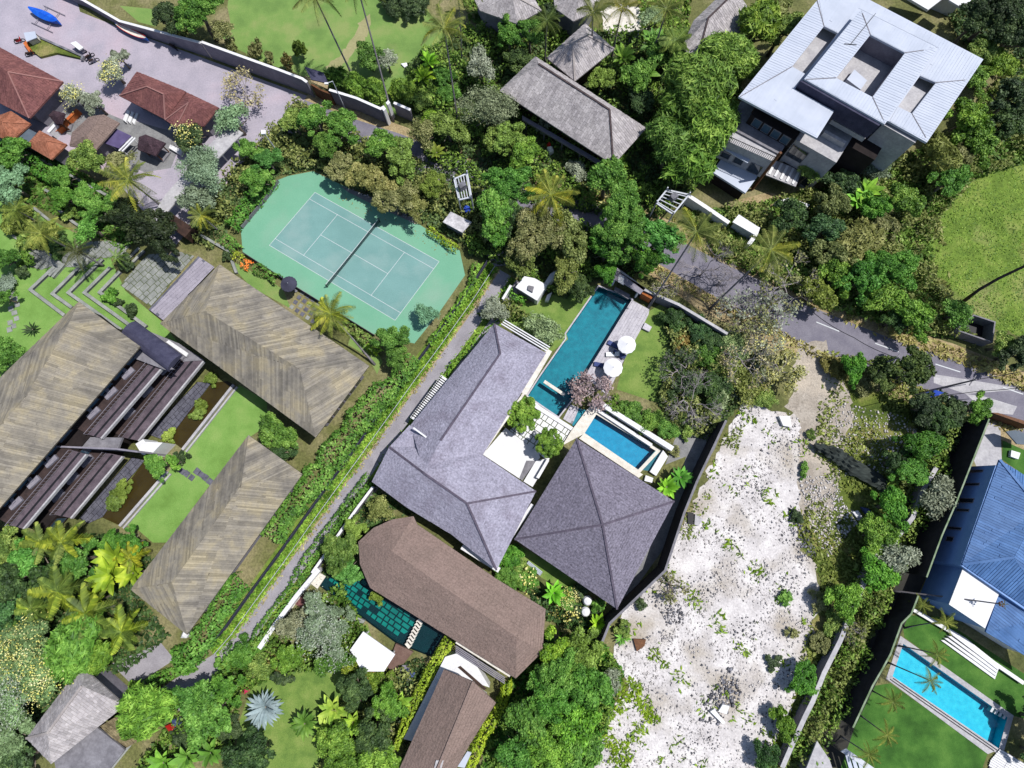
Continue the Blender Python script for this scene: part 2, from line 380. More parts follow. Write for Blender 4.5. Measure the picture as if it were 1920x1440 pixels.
M_rubble = mat('white_limestone_rubble', S(196, 191, 190), S(216, 211, 210), .35, c3=S(230, 226, 224), rough=.95, bump=.6, bscale=3, grain=.14, gscale=3.5, patch=(S(178, 168, 154), .13, .5, .68))
M_rock = mat('limestone_rock', S(196, 190, 188), S(226, 220, 216), .8, rough=.9, island=.18)
M_darkrock = mat('dark_rubble', S(86, 86, 92), S(140, 140, 148), .8, rough=.9, island=.5)
M_court_out = mat('court_green', S(114, 172, 142), S(124, 180, 150), .15, rough=.85, grain=.05, gscale=6, patch=(S(140, 176, 154), .12, .5, .75))
M_court_in = mat('court_blue_green', S(114, 156, 152), S(124, 166, 162), .2, rough=.85, grain=.05, gscale=6, patch=(S(142, 172, 168), .18, .5, .75))
M_line = mat('line_paint', S(205, 210, 212), S(222, 225, 228), 2)
M_conc = mat('concrete', S(172, 170, 174), S(194, 192, 194), .7, rough=.9, grain=.1, gscale=3)
M_concd = mat('grey_concrete', S(116, 114, 120), S(140, 138, 144), .7, rough=.9, grain=.12, gscale=3)
M_wallgrey = mat('rendered_wall', S(132, 128, 140), S(150, 146, 156), .8, rough=.9, grain=.08, gscale=3)
M_darkwood = mat('dark_timber', S(48, 34, 30), S(72, 52, 44), 1.2, rough=.7, grain=.2, gscale=6)
M_brownwall = mat('brown_timber', S(96, 62, 40), S(120, 80, 50), 1.2, rough=.7, grain=.2, gscale=6)
M_deck = mat('pale_deck', S(186, 182, 190), S(204, 200, 206), .8, rough=.85, grain=.1, gscale=4, island=.12)
M_lilacdeck = mat('lilac_boards', S(156, 150, 162), S(172, 166, 178), .8, rough=.85, grain=.1, gscale=4, island=.15)
M_shake = mat('weathered_shakes', S(122, 117, 110), S(146, 139, 126), .3, c3=S(164, 153, 128), rough=.9, island=.22, grain=.08, gscale=3, patch=(S(158, 148, 124), .3, .55, .9))
M_shakeu = mat('roof_underlay', S(86, 80, 72), S(96, 90, 80), .5, rough=.9)
M_shing = mat('grey_shingles', S(156, 153, 170), S(166, 163, 180), .4, rough=.9, patch=(S(136, 130, 146), .35, .5, .8), grain=.22, gscale=3.4, bump=.8, bscale=3, detail=8, island=.06)
M_shing2 = mat('dark_grey_shingles', S(122, 117, 132), S(130, 125, 140), .4, rough=.9, grain=.3, gscale=3.4, bump=.8, bscale=3, detail=8, island=.06)
M_brown = mat('brown_shingles', S(134, 116, 108), S(142, 122, 114), .4, rough=.9, grain=.16, gscale=4.5, bump=.7, bscale=3, detail=8, island=.06)
M_cap = mat('ridge_shingle', S(88, 82, 96), S(100, 92, 106), .9, rough=.9, grain=.2, gscale=4)
M_tile = mat('stone_tile_roof', S(166, 160, 162), S(188, 182, 182), .4, rough=.9, island=.2, grain=.1, gscale=3)
M_tileflat = mat('eave_tiles', S(158, 150, 148), S(180, 172, 168), .4, rough=.9, grain=.12, gscale=3)
M_dark = mat('dark_cap', S(66, 56, 58), S(90, 78, 78), 1, rough=.9, grain=.2)
M_red = mat('maroon_tiles', S(112, 72, 72), S(136, 90, 86), .5, rough=.9, island=.14, grain=.14, gscale=3)
M_redcap = mat('maroon_ridge', S(150, 108, 104), S(160, 118, 112), 1, rough=.9)
M_orange = mat('orange_tiles', S(148, 92, 68), S(174, 116, 92), .5, rough=.9, island=.16, grain=.16, gscale=3)
M_brick = mat('orange_brick', S(190, 100, 50), S(215, 125, 70), 1, rough=.9, island=.15)
M_ijuk = mat('black_palm_fibre', S(58, 44, 52), S(80, 62, 70), 1.5, rough=1, grain=.3, gscale=6)
M_metal = mat('white_metal_roof', S(188, 196, 212), S(200, 207, 222), .3, rough=.6, island=.02, spec=.3)
M_bluetile = mat('blue_tile_roof', S(70, 108, 160), S(90, 130, 184), .6, rough=.6, island=.12, grain=.06)
M_ash = mat('slate_panel', S(84, 96, 108), S(98, 110, 122), 1, rough=.7)
M_purple = mat('purple_awning', S(84, 74, 112), S(98, 88, 128), 1, rough=.8)
M_black = mat('black_paint', S(26, 26, 32), S(36, 36, 42), 1, rough=.6)
M_fencecloth = mat('dark_fence_cloth', S(58, 58, 80), S(76, 76, 98), 1, rough=.95, grain=.1)
M_navy = mat('dark_umbrella', S(58, 58, 74), S(70, 70, 88), 1, rough=.9)
M_stone = mat('plaza_stone', S(132, 136, 130), S(160, 162, 158), .8, rough=.9, island=.2, grain=.12, gscale=4)
M_stoned = mat('dark_volcanic_stone', S(84, 84, 96), S(112, 112, 124), .8, rough=.9, island=.3, grain=.15, gscale=4)
M_joint = mat('mossy_joint', S(86, 96, 64), S(100, 110, 74), .8, rough=.95)
M_pond = mat('brown_pond_bed', S(78, 62, 34), S(92, 76, 42), .4, rough=.9)
M_teal = mat('teal_pool_tile', S(0, 122, 142), S(14, 146, 164), 1.2, rough=.6, grain=.05)  # noise patches paint faint caustic light into the floor colour
M_tealw = mat('teal_pool_wall', S(0, 100, 116), S(0, 112, 128), .4, rough=.6)
M_blue = mat('blue_pool_tile', S(0, 145, 190), S(18, 165, 210), 1.4, rough=.6, grain=.04)
M_aqua = mat('aqua_pool_tile', S(10, 195, 228), S(50, 218, 242), 1.4, rough=.6, grain=.05)
M_gtile = mat('green_pool_tile', S(0, 120, 110), S(0, 150, 135), .5, rough=.6, island=.25)
M_gjoint = mat('dark_pool_joint', S(0, 40, 48), S(0, 52, 58), .5)
M_water = watermat('pool_water', (.80, .93, .95, 1)); M_waterdark = watermat('pond_water', (.7, .72, .6, 1))
M_bark = mat('bark', S(110, 100, 90), S(140, 130, 118), 1.5, rough=.95, grain=.2, objcol=True)
M_palmbark = mat('palm_bark', S(112, 108, 112), S(140, 135, 138), 1.5, rough=.95, grain=.15)
M_bare = mat('bare_branches', S(150, 142, 144), S(180, 172, 172), 1, rough=.9)
M_tarp = mat('blue_tarpaulin', S(10, 80, 200), S(30, 110, 225), 1, rough=.5)
M_boatblue = mat('boat_blue', S(30, 90, 180), S(40, 100, 190), 1, rough=.5)
M_redpaint = mat('red_paint', S(190, 30, 30), S(205, 45, 40), 1, rough=.5)
M_bluepaint = mat('blue_paint', S(40, 70, 170), S(50, 85, 190), 1, rough=.5)
M_cloth = mat('white_canvas', S(236, 236, 240), S(246, 246, 248), 1, rough=.8)
M_cushion = mat('blue_cushion', S(60, 72, 120), S(80, 92, 140), 1, rough=.9)
M_net = mat('green_net_cloth', S(46, 52, 50), S(66, 74, 70), 1, rough=.95, stretch=(0, (1, 4, 1)))
M_leaf = leafmat('leaves', S(58, 80, 34), S(98, 124, 52), S(158, 174, 92))
M_olive = leafmat('olive_leaves', S(74, 80, 44), S(112, 116, 68), S(158, 156, 108))
M_dkleaf = leafmat('dark_leaves', S(28, 42, 24), S(52, 70, 40), S(88, 106, 62))
M_lime = leafmat('lime_leaves', S(96, 114, 28), S(136, 150, 42), S(180, 182, 70))
M_greyleaf = leafmat('grey_leaves', S(96, 104, 84), S(130, 138, 116), S(170, 176, 156))
M_emer = leafmat('emerald_leaves', S(50, 82, 32), S(80, 122, 44), S(126, 162, 74))
M_frond = leafmat('palm_fronds', S(58, 72, 30), S(92, 104, 46), S(142, 146, 78))
M_bloomy = leafmat('yellow_blossom', S(190, 185, 80), S(205, 200, 120), S(215, 212, 165))
M_bloomw = leafmat('white_blossom', S(120, 130, 112), S(165, 170, 156))
M_bloomp = leafmat('pink_blossom', S(112, 104, 106), S(142, 124, 126), S(176, 152, 142))
M_bloomo = leafmat('orange_blossom', S(220, 110, 40), S(235, 140, 60))
M_silver = leafmat('silver_fronds', S(84, 100, 100), S(118, 134, 136), S(160, 174, 176))
M_tan = leafmat('dry_grass', S(126, 118, 76), S(158, 148, 104), S(186, 178, 138))
M_steel = mat('white_steel', S(190, 195, 205), S(210, 214, 222), 1, rough=.5)
M_tan_roof = mat('thatch', S(104, 94, 70), S(136, 124, 94), .8, rough=1, island=.3, grain=.2, gscale=4)
M_lineg = mat('mossy_coping', S(110, 132, 96), S(150, 165, 140), 1, rough=.9)
M_orangew = mat('orange_timber', S(150, 84, 40), S(170, 100, 50), 1, rough=.8)
M_brownwall2 = mat('brown_deck', S(108, 84, 76), S(128, 104, 94), 1, rough=.9, grain=.1)
M_concw = mat('worn_pale_roof', S(170, 168, 172), S(215, 212, 215), .9, rough=.8, grain=.15, gscale=3)
M_pinkp = mat('pink_cloth', S(200, 50, 90), S(210, 60, 100), 1, rough=.8)
M_tallwall = mat('shade_toned_wall', S(46, 42, 48), S(58, 54, 60), 1, rough=.95, grain=.1)  # near-black tone paints the shade on the tall wall faces
M_deepshade = mat('deep_shade_tone', S(30, 24, 24), S(44, 36, 36), 1, rough=.9)  # near-black tone paints the shade in openings and under the eave
M_shadeground = mat('shade_toned_ground', S(48, 48, 46), S(64, 62, 56), .6, rough=.95, grain=.15)  # shade lying on the lane is put into its ground colour
M_path = mat('worn_path', S(150, 150, 104), S(166, 160, 118), .3, rough=.95, grain=.08, gscale=3)
M_brownfloor = mat('reddish_floor', S(52, 42, 42), S(70, 56, 54), 1, rough=.8, grain=.1)
M_ledge = mat('purple_grey_ledge', S(84, 74, 82), S(108, 96, 104), 1, rough=.85, grain=.1)
M_blueshade = mat('blue_shade_wall', S(120, 158, 214), S(132, 168, 222), 1, rough=.7, grain=.03)  # blue skylit shade painted into the colour of a white wall
M_dirtpale = mat('pale_dirt', S(160, 150, 138), S(186, 177, 165), .5, rough=.95, bump=.8, bscale=4, grain=.16, gscale=3, patch=(S(196, 184, 168), .15, .5, .65))
M_netcol = mat('net_green', S(36, 52, 46), S(46, 62, 56), 1, rough=.9)
# ---------------------------------------------------------------- plant archetypes
def leafquads(C, Nrm, size, asp=1.6, rng=RNG):
    """rhombic leaves at centres C with normals Nrm"""
    k = len(C); t = rng.normal(size=(k, 3)); u = np.cross(Nrm, t); u /= np.linalg.norm(u, axis=1)[:, None] + 1e-9
    v = np.cross(Nrm, u); s = size[:, None] if hasattr(size, '__len__') else size
    u = u * s * asp * .5; v = v * s * .5
    return np.stack([C - u, C + v - u * .1, C + u, C - v - u * .1], 1).reshape(-1, 3)
def crown_arch(name, m, nleaf, leaf, npuff=22, flat=.62, pr=(.22, .4), seed=0, asp=1.6, spread=.72, updir=.45, shell=(.55, 1.05), lobe=.38):
    r = np.random.default_rng(seed)
    th = r.uniform(0, 2 * np.pi, npuff); rad = np.sqrt(r.uniform(0.0, 1, npuff)) * spread
    lob = 1 + lobe * np.sin(th * r.integers(2, 5) + r.uniform(0, 6)); rad = rad * lob
    z = np.sqrt(np.clip(1 - rad ** 2, 0.05, 1)) * flat * r.uniform(.35, 1.0, npuff) - .25 * flat
    pc = np.stack([rad * np.cos(th), rad * np.sin(th), z], 1); pw = r.uniform(*pr, npuff)
    idx = r.choice(npuff, nleaf, p=pw ** 2 / (pw ** 2).sum())
    d = r.normal(size=(nleaf, 3)); d[:, 2] = d[:, 2] * .8 + updir; d /= np.linalg.norm(d, axis=1)[:, None]
    q = pc[idx] + d * (pw[idx] * r.uniform(*shell, nleaf))[:, None] * np.array([1, 1, .8])
    nn = d + r.normal(size=(nleaf, 3)) * .7; nn[:, 2] += .3; nn /= np.linalg.norm(nn, axis=1)[:, None]
    V = leafquads(q, nn, leaf * r.uniform(.6, 1.4, nleaf), asp, r)
    return quadmesh(name, V, nleaf, m)
ARCH = {}
def arch(kind, m, size):
    """size class S, M, L; three seeds each, cached"""
    key = (kind, m.name, size, random.randrange(3))
    if key not in ARCH:
        nl, lf, npf = {'S': (1500, .17, 16), 'M': (9500, .07, 48), 'L': (24000, .042, 95)}[size]
        sd = abs(hash((m.name, size))) % 1000 + key[3] * 17 if False else (len(ARCH) * 31 + 5)
        pb = {'S': (.16, .34), 'M': (.1, .27), 'L': (.07, .21)}[size]
        if kind == 'broad': ARCH[key] = crown_arch('crown', m, nl, lf, npf, seed=sd, pr=pb, spread=.8, shell=(.45, 1.15))
        elif kind == 'airy': ARCH[key] = crown_arch('crown', m, int(nl * .5), lf * .85, npf, seed=sd, asp=2.2, pr=(.14, .34), shell=(.2, 1.2))
        elif kind == 'feather': ARCH[key] = crown_arch('crown', m, int(nl * 1.5), lf * 1.15, npf + 8, seed=sd, asp=4.5, flat=.8, pr=(.2, .42), shell=(.3, 1.15))
        elif kind == 'ball': ARCH[key] = crown_arch('crown', m, int(nl * 1.3), lf * .8, 110, flat=.85, pr=(.13, .16), spread=.84, seed=sd, shell=(.8, 1.1), lobe=0)
        elif kind == 'blossom': ARCH[key] = crown_arch('blossom', m, int(nl * .045), lf * .95, npf, seed=sd, asp=1.1, updir=.9, shell=(1.0, 1.12))
        ARCH[key].name = 'crown' if kind != 'blossom' else 'blossoms'
    return ARCH[key]
def trunk_mesh(seed, limbs=5):
    r = random.Random(seed); b = MB(); pts = [(0, 0, 0), (r.uniform(-.05, .05), r.uniform(-.05, .05), .4), (r.uniform(-.08, .08), r.uniform(-.08, .08), .8), (0, 0, 1.15)]
    b.tube(pts, [.1, .075, .055, .02], 7)
    for i in range(limbs):
        a = i * 2 * math.pi / limbs + r.uniform(-.4, .4); z = r.uniform(.55, .85); q = Vector((math.cos(a), math.sin(a), 0))
        b.tube([Vector((0, 0, z)), q * .28 + Vector((0, 0, z + .12)), q * .6 + Vector((r.uniform(-.1, .1), r.uniform(-.1, .1), z + r.uniform(.2, .35)))], [.042, .03, .01], 5)
    return raw('trunk', b.v, b.f, M_bark, True)
TRUNKS = [trunk_mesh(i) for i in range(4)]
def tree(u, v, rpx, zc, label, m=None, kind='broad', tint=(1, 1, 1), name='broadleaf_tree', group=None, cat='tree', bloom=None, flat=1.0, base=None):
    """crown centre seen at pixel (u,v) at height zc, crown radius rpx pixels"""
    m = m or M_leaf; x, y, _ = P(u, v, zc); R = rpx * mpp(zc) * 1.0
    size = 'S' if R < 1.6 else ('M' if R < 3.4 else 'L')
    bx, by = (x, y) if base is None else P(*base)[:2]
    r = thing(name, label, cat, (bx, by, 0), group)
    ball = kind == 'ball'
    t = link('trunk', random.choice(TRUNKS), r); hb = max(.4, zc - .1 * R); t.scale = (R * 1.25, R * 1.25, hb); t.rotation_euler = (0, 0, random.uniform(0, 6.3))
    if (bx, by) != (x, y):
        t.matrix_local = Matrix(((R, 0, (x - bx), 0), (0, R, (y - by), 0), (0, 0, hb, 0), (0, 0, 0, 1)))
    s = 1.0 if ball else random.uniform(.8, 1.22); rz = random.uniform(0, 6.3)
    c = link('crown', arch(kind, m, size), r, (x - bx, y - by, zc)); c.scale = (R * s * 1.08, R * 1.08 / s, R * random.uniform(.9, 1.1) * flat); c.rotation_euler = (0, 0, rz)
    j = random.uniform(.86, 1.14); c.color = (tint[0] * j, tint[1] * j, tint[2] * j, 1); t.color = (1, 1, 1, 1)
    if bloom: bo = link('blossoms', arch('blossom', bloom, size), r, (x - bx, y - by, zc + .08)); bo.scale = tuple(c.scale * 1.05); bo.rotation_euler = (0, 0, rz + .5)
    return r
def shrub(u, v, rpx, h, label, m=None, kind='broad', tint=(1, 1, 1), name='shrub', group=None, bloom=None, cat='shrub'):
    """low bush standing on the ground, one or two meshes"""
    m = m or M_leaf; zc = h * .45; x, y, _ = P(u, v, zc); R = rpx * mpp(zc)
    size = 'S' if R < 1.6 else ('M' if R < 3.4 else 'L')
    r = thing(name, label, cat, (x, y, 0), group); c = link('foliage', arch(kind, m, size), r, (0, 0, zc)); c.scale = (R * 1.08, R * 1.08, max(h * .8, .3)); rz = random.uniform(0, 6.3); c.rotation_euler = (0, 0, rz)
    j = random.uniform(.86, 1.14); c.color = (tint[0] * j, tint[1] * j, tint[2] * j, 1)
    for i in range(3):
        a = i * 2.1 + rz
        MB().tube([Vector((x, y, 0)), Vector((x + math.cos(a) * R * .3, y + math.sin(a) * R * .3, zc + .1))], [.05, .02], 5).build('stem', M_bark, r)
    if bloom: bo = link('blossoms', arch('blossom', bloom, size), r, (0, 0, zc + .06)); bo.scale = tuple(c.scale * 1.06); bo.rotation_euler = (0, 0, rz + .5)
    return r
# ---- palms
def frond_mesh(seed, droop, m, ns=20, ll=.20, width=.030):
    """unit-length arching palm leaf: midrib and leaflets on both sides"""
    r = random.Random(seed); b = MB(); pts = []
    for i in range(ns + 1):
        t = i / ns; pts.append(Vector((t * (1 - .18 * droop * t), 0, .28 * t - droop * t * t)))
    for i in range(0, ns, 2):
        w = .012 * (1 - i / ns) + .004
        b.add([pts[i] + Vector((0, w, 0)), pts[i] - Vector((0, w, 0)), pts[i + 2] - Vector((0, w, 0)), pts[i + 2] + Vector((0, w, 0))], [(0, 1, 2, 3)])
    for i in range(2, ns + 1):
        t = i / ns; l_ = ll * (math.sin(math.pi * min(1, .12 + t * .88)) ** .55) * r.uniform(.85, 1.1)
        for sd in (-1, 1):
            p = pts[i]; d = Vector((.55, sd * .8, -.35 - r.uniform(0, .25))).normalized(); q = p + d * l_
            sv = Vector((width, 0, .012))
            b.add([p - sv * .5, p + sv * .5, q + sv * .1, q - sv * .25], [(0, 1, 2, 3) if sd < 0 else (3, 2, 1, 0)])
    return raw('frond', b.v, b.f, m)
FRONDS = {}
def fronds(m, wide=False):
    k = (m.name, wide)
    if k not in FRONDS: FRONDS[k] = [frond_mesh(i, d, m, ll=.27 if wide else .21, width=.06 if wide else .034) for i, d in enumerate((.12, .35, .62, .9))]
    return FRONDS[k]
def palm(u, v, zc, label, base=None, L=3.4, nf=17, m=None, tint=(1, 1, 1), name='coconut_palm', group='tall coconut palms', tr=.16, yellow=0, wide=False, cat='palm tree', bend=.4):
    m = m or M_frond; x, y, _ = P(u, v, zc); bx, by, _ = P(*base) if base else (x, y, 0)
    r = thing(name, label, cat, (bx, by, 0), group)
    pts = []; rad = []
    for i in range(9):
        t = i / 8; s = t + bend * t * (1 - t) * .8
        pts.append((bx + (x - bx) * s, by + (y - by) * s, zc * t)); rad.append(tr * (1.5 - .9 * min(1, t * 3)) if t < .3 else tr * (.95 - .3 * t))
    b = MB(); b.tube(pts, rad, 8); b.build('trunk', M_palmbark, r, smooth=True)
    fm = fronds(m, wide); off = Vector((x - bx, y - by, zc))
    for i in range(nf):
        a = i * 2.39996 + random.uniform(-.15, .15); t = i / nf
        me = fm[min(3, int(t * 4))]; o = link('frond', me, r, off + Vector((0, 0, .1)))
        s = L * random.uniform(.82, 1.1) * (.75 + .25 * min(1, t * 2)); o.scale = (s, s, s)
        o.rotation_euler = (random.uniform(-.25, .25), random.uniform(-.55, -.1) * (1 - t) + .05, a)
        j = random.uniform(.8, 1.2); yl = (1.5, 1.35, .7) if random.random() < yellow else (1, 1, 1)
        o.color = (tint[0] * j * yl[0], tint[1] * j * yl[1], tint[2] * j * yl[2], 1)
    if tr > .12:
        nb = MB()
        for i in range(5):
            a = i * 1.257; c = Vector((x + .28 * math.cos(a), y + .28 * math.sin(a), zc - .25)); nb.lathe(c, [(.02, -.13), (.12, -.06), (.13, .04), (.03, .13)], 7)
        nb.build('coconuts', M_brownwall, r)
    return r
# ---- spiky rosettes, banana plants
def blade_mesh(name, m, wide=.12, droop=.5, seed=0):
    b = MB(); ns = 5; k = 0; V = []
    for i in range(ns + 1):
        t = i / ns; w = wide * (math.sin(math.pi * (.12 + .88 * t)) ** .7) * .5; z = .55 * t - droop * t * t; V += [(t, w, z), (t, 0, z - w * .3), (t, -w, z)]
    Fc = []
    for i in range(ns): a = 3 * i; Fc += [(a, a + 1, a + 4, a + 3), (a + 1, a + 2, a + 5, a + 4)]
    return raw(name, V, Fc, m)
BL = {}
def rosette(u, v, zc, L, nb, label, m=None, wide=.12, droop=.5, tint=(1, 1, 1), name='spiky_plant', group=None, cat='plant', leafname='leaf', up=.5, stem=True):
    m = m or M_leaf; key = (m.name, wide, droop)
    if key not in BL: BL[key] = blade_mesh('leaf', m, wide, droop)
    x, y, _ = P(u, v, zc); r = thing(name, label, cat, (x, y, 0), group)
    if stem: part('stem', lambda b: b.tube([(x, y, 0), (x, y, zc + .1)], [.14, .1], 6), M_bark, r)
    for i in range(nb):
        o = link(leafname, BL[key], r, (0, 0, zc)); a = i * 2.39996; t = i / nb; s = L * random.uniform(.8, 1.15)
        o.scale = (s, s, s); o.rotation_euler = (random.uniform(-.2, .2), -up * (1 - t) * random.uniform(.6, 1.2), a)
        j = random.uniform(.8, 1.2); o.color = (tint[0] * j, tint[1] * j, tint[2] * j, 1)
    return r
# ---- bare branching trees
def bare_tree(u, v, rpx, zt, label, levels=4, m=None, leaf=None, bloom=None, name='leafless_tree', group=None, seed=1, tr=.16):
    m = m or M_bare; rr = random.Random(seed); z0 = zt * .3; x, y, _ = P(u, v, zt * .6); R = rpx * mpp(zt * .6)
    r = thing(name, label, 'tree', (x, y, 0), group); bt, bb = MB(), MB(); tips = []
    bt.tube([(x, y, 0), (x + rr.uniform(-.2, .2), y + rr.uniform(-.2, .2), z0)], [tr * 1.3, tr], 7); bt.build('trunk', m, r, smooth=True)
    def grow(p, d, ln, rad, lv):
        q = p + d * ln; mid = (p + q) / 2 + Vector((rr.uniform(-1, 1), rr.uniform(-1, 1), rr.uniform(-.3, .6))) * ln * .12
        bb.tube([p, mid, q], [rad, rad * .8, rad * .6], 4 if lv < 3 else 6, cap=False); tips.append(q); tips.append(mid)
        if lv > 0:
            for _ in range(3 if lv > 1 else 4):
                e = (d + Vector((rr.gauss(0, 1), rr.gauss(0, 1), rr.gauss(0, .5) + .15)) * .62).normalized(); grow(q, e, ln * rr.uniform(.6, .85), rad * .6, lv - 1)
    for i in range(5):
        a = i * 1.257 + rr.uniform(-.4, .4); grow(Vector((x, y, z0)), Vector((math.cos(a), math.sin(a), rr.uniform(.35, .9))).normalized(), R * .38, tr * .6, levels)
    bb.build('branches', m, r)
    T = np.array([list(t) for t in tips])
    for (mm, dens, sz, nm) in ([leaf + ('leaves',)] if leaf else []) + ([bloom + ('blossoms',)] if bloom else []):
        rg = np.random.default_rng(seed); C = T[rg.integers(0, len(T), dens)] + rg.normal(size=(dens, 3)) * .28
        N_ = rg.normal(size=(dens, 3)); N_[:, 2] = abs(N_[:, 2]) + .5; N_ /= np.linalg.norm(N_, axis=1)[:, None]
        o = link(nm, quadmesh(nm, leafquads(C - np.array([x, y, 0]), N_, sz * rg.uniform(.6, 1.4, dens), 1.6, rg), dens, mm), r)
    return r
# ---- hedges and low cover
def inpoly(poly, X, Y):
    c = np.zeros(len(X), bool); m_ = len(poly)
    for i in range(m_):
        x1, y1 = poly[i][:2]; x2, y2 = poly[i - 1][:2]
        c ^= ((y1 > Y) != (y2 > Y)) & (X < (x2 - x1) * (Y - y1) / (y2 - y1 + 1e-12) + x1)
    return c
def hedge(name, px, w, h, m, label, dens=26, leaf=.24, z=None, tint=(1, 1, 1), group=None, cat='hedge', rough=.25, seed=3):
    """leafy hedge along a polyline: a twiggy core and a leaf mesh"""
    rg = np.random.default_rng(seed); pw = [Vector(P(*q, h * .7)[:2]) for q in px]; c = centroid(pw); r = thing(name, label, cat, (c[0], c[1], 0), group)
    C, N_ = [], []
    ws = w if hasattr(w, '__len__') else [w] * len(px)
    for i in range(len(pw) - 1):
        a, b = pw[i], pw[i + 1]; d = b - a; ln = d.length; d = d.normalized(); nn = Vector((-d.y, d.x)); k = int(ln * (ws[i] + 1.2 * h) * dens)
        s = rg.uniform(0, ln, k); th = rg.uniform(-.15, math.pi + .15, k); wl = (ws[i] + (ws[i + 1] - ws[i]) * s / ln)
        bumpy = 1 + rough * np.sin(s * 1.7 + i) * np.cos(s * .6 + 2 * i) + rg.normal(size=k) * .08
        ox = np.sign(np.cos(th)) * np.abs(np.cos(th)) ** .6 * wl / 2 * bumpy; oz = np.abs(np.sin(th)) ** .6 * np.sign(np.sin(th)) * h * (1 + (bumpy - 1) * .8)
        C.append(np.stack([a.x + d.x * s + nn.x * ox - c[0], a.y + d.y * s + nn.y * ox - c[1], np.maximum(oz, .05)], 1))
        N_.append(np.stack([nn.x * np.cos(th), nn.y * np.cos(th), np.abs(np.sin(th)) + .2], 1))
    C = np.concatenate(C); N_ = np.concatenate(N_) + rg.normal(size=(len(C), 3)) * .5; N_ /= np.linalg.norm(N_, axis=1)[:, None]
    o = link('foliage', quadmesh('foliage', leafquads(C, N_, leaf * rg.uniform(.6, 1.4, len(C)), 1.5, rg), len(C), m), r); o.color = (*tint, 1)
    bb = MB()
    for i in range(len(pw) - 1):
        k = max(1, int((pw[i + 1] - pw[i]).length / 2.5))
        for j in range(k):
            q = pw[i].lerp(pw[i + 1], (j + .5) / k); bb.tube([(q.x, q.y, 0), (q.x, q.y, h * .75)], [.06, .04], 5)
    bb.build('stems', M_bark, r); return r
def clumpy(X, Y, seed, sc=3.0): return .5 + .25 * np.sin(X / sc + seed) * np.cos(Y / sc * 1.3 + seed * 2) + .25 * np.sin((X + Y) / sc * .6 + seed * 3) * np.sin((X - 1.7 * Y) / sc * .9)
def cover(name, px, m, dens, h, leaf=.35, tint=(1, 1, 1), seed=1, scale=1.0, asp=1.8, thr=0.0, zlift=0.0, up=.6, hum=3.0):
    """low uncountable growth over an area"""
    rg = np.random.default_rng(seed); pw = PP(px); X0, X1 = min(p[0] for p in pw), max(p[0] for p in pw); Y0, Y1 = min(p[1] for p in pw), max(p[1] for p in pw)
    k = int((X1 - X0) * (Y1 - Y0) * dens); X = rg.uniform(X0, X1, k); Y = rg.uniform(Y0, Y1, k)
    f = .5 + .25 * (np.sin(X / hum * 2.1 + seed) * np.cos(Y / hum * 1.7 + seed * 2) + np.sin(X / hum * .8 + Y / hum * 1.1 + seed)) + .16 * np.sin(X * 1.9 + seed) * np.sin(Y * 2.3)
    ok = inpoly(pw, X, Y) & (f + rg.normal(size=k) * .08 > thr); X, Y, f = X[ok], Y[ok], f[ok]; k = len(X)
    Zc = zlift + h * np.clip(f, .12, 1) * rg.uniform(.45, 1.1, k)
    N_ = rg.normal(size=(k, 3)) * .6; N_[:, 2] += up; N_ /= np.linalg.norm(N_, axis=1)[:, None]
    c = (X.mean(), Y.mean())
    o = link(name, quadmesh(name, leafquads(np.stack([X - c[0], Y - c[1], Zc], 1), N_, leaf * rg.uniform(.5, 1.4, k), asp, rg), k, m), None, (c[0], c[1], 0))
    o.color = (*tint, 1); o['kind'] = 'stuff'; return o
# ---------------------------------------------------------------- pools and ground
POOL_LONG = Z(7, (702, 700), (940, 795), (590, 1360)) + Z(11, (495, 165), (412, 272), (192, 122)) + Z(7, (285, 1340), (470, 1075), (466, 1040))
POOL_SMALL = Z(11, (684, 258), (1112, 520), (985, 655), (600, 392))
POOL_TILED = Z(10, (560, 1330), (770, 1360)) + Z(14, (1260, 395), (1400, 480), (1300, 640), (1170, 590), (1050, 545), (495, 130))
POOL_RIGHT = Z(16, (1050, 545), (1800, 1075), (1738, 1300), (970, 785))
POND_A = Z(9, (1530, 30), (1640, 18), (1690, 45), (1322, 512), (1230, 440), (1262, 372))
POND_B = Z(9, (1045, 590), (1212, 670), (872, 1060), (740, 1000))
holes = [POOL_LONG, POOL_SMALL, POOL_TILED, POOL_RIGHT]
W_ = 320
def ground():
    outer = [Vector((x, y, 0)) for x, y in ((-W_, -W_), (W_, -W_), (W_, W_), (-W_, W_))]
    loops = [outer] + [[Vector((*P(*q)[:2], 0)) for q in lp] for lp in holes]
    V = [tuple(v) for lp in loops for v in lp]; T = tessellate_polygon(loops); Fx = []
    for t in T:
        a, b, c = (V[i] for i in t); Fx.append(t if (b[0] - a[0]) * (c[1] - a[1]) - (b[1] - a[1]) * (c[0] - a[0]) > 0 else t[::-1])
    o = link('ground', raw('ground', V, Fx, M_ground)); o['kind'] = 'structure'
ground()
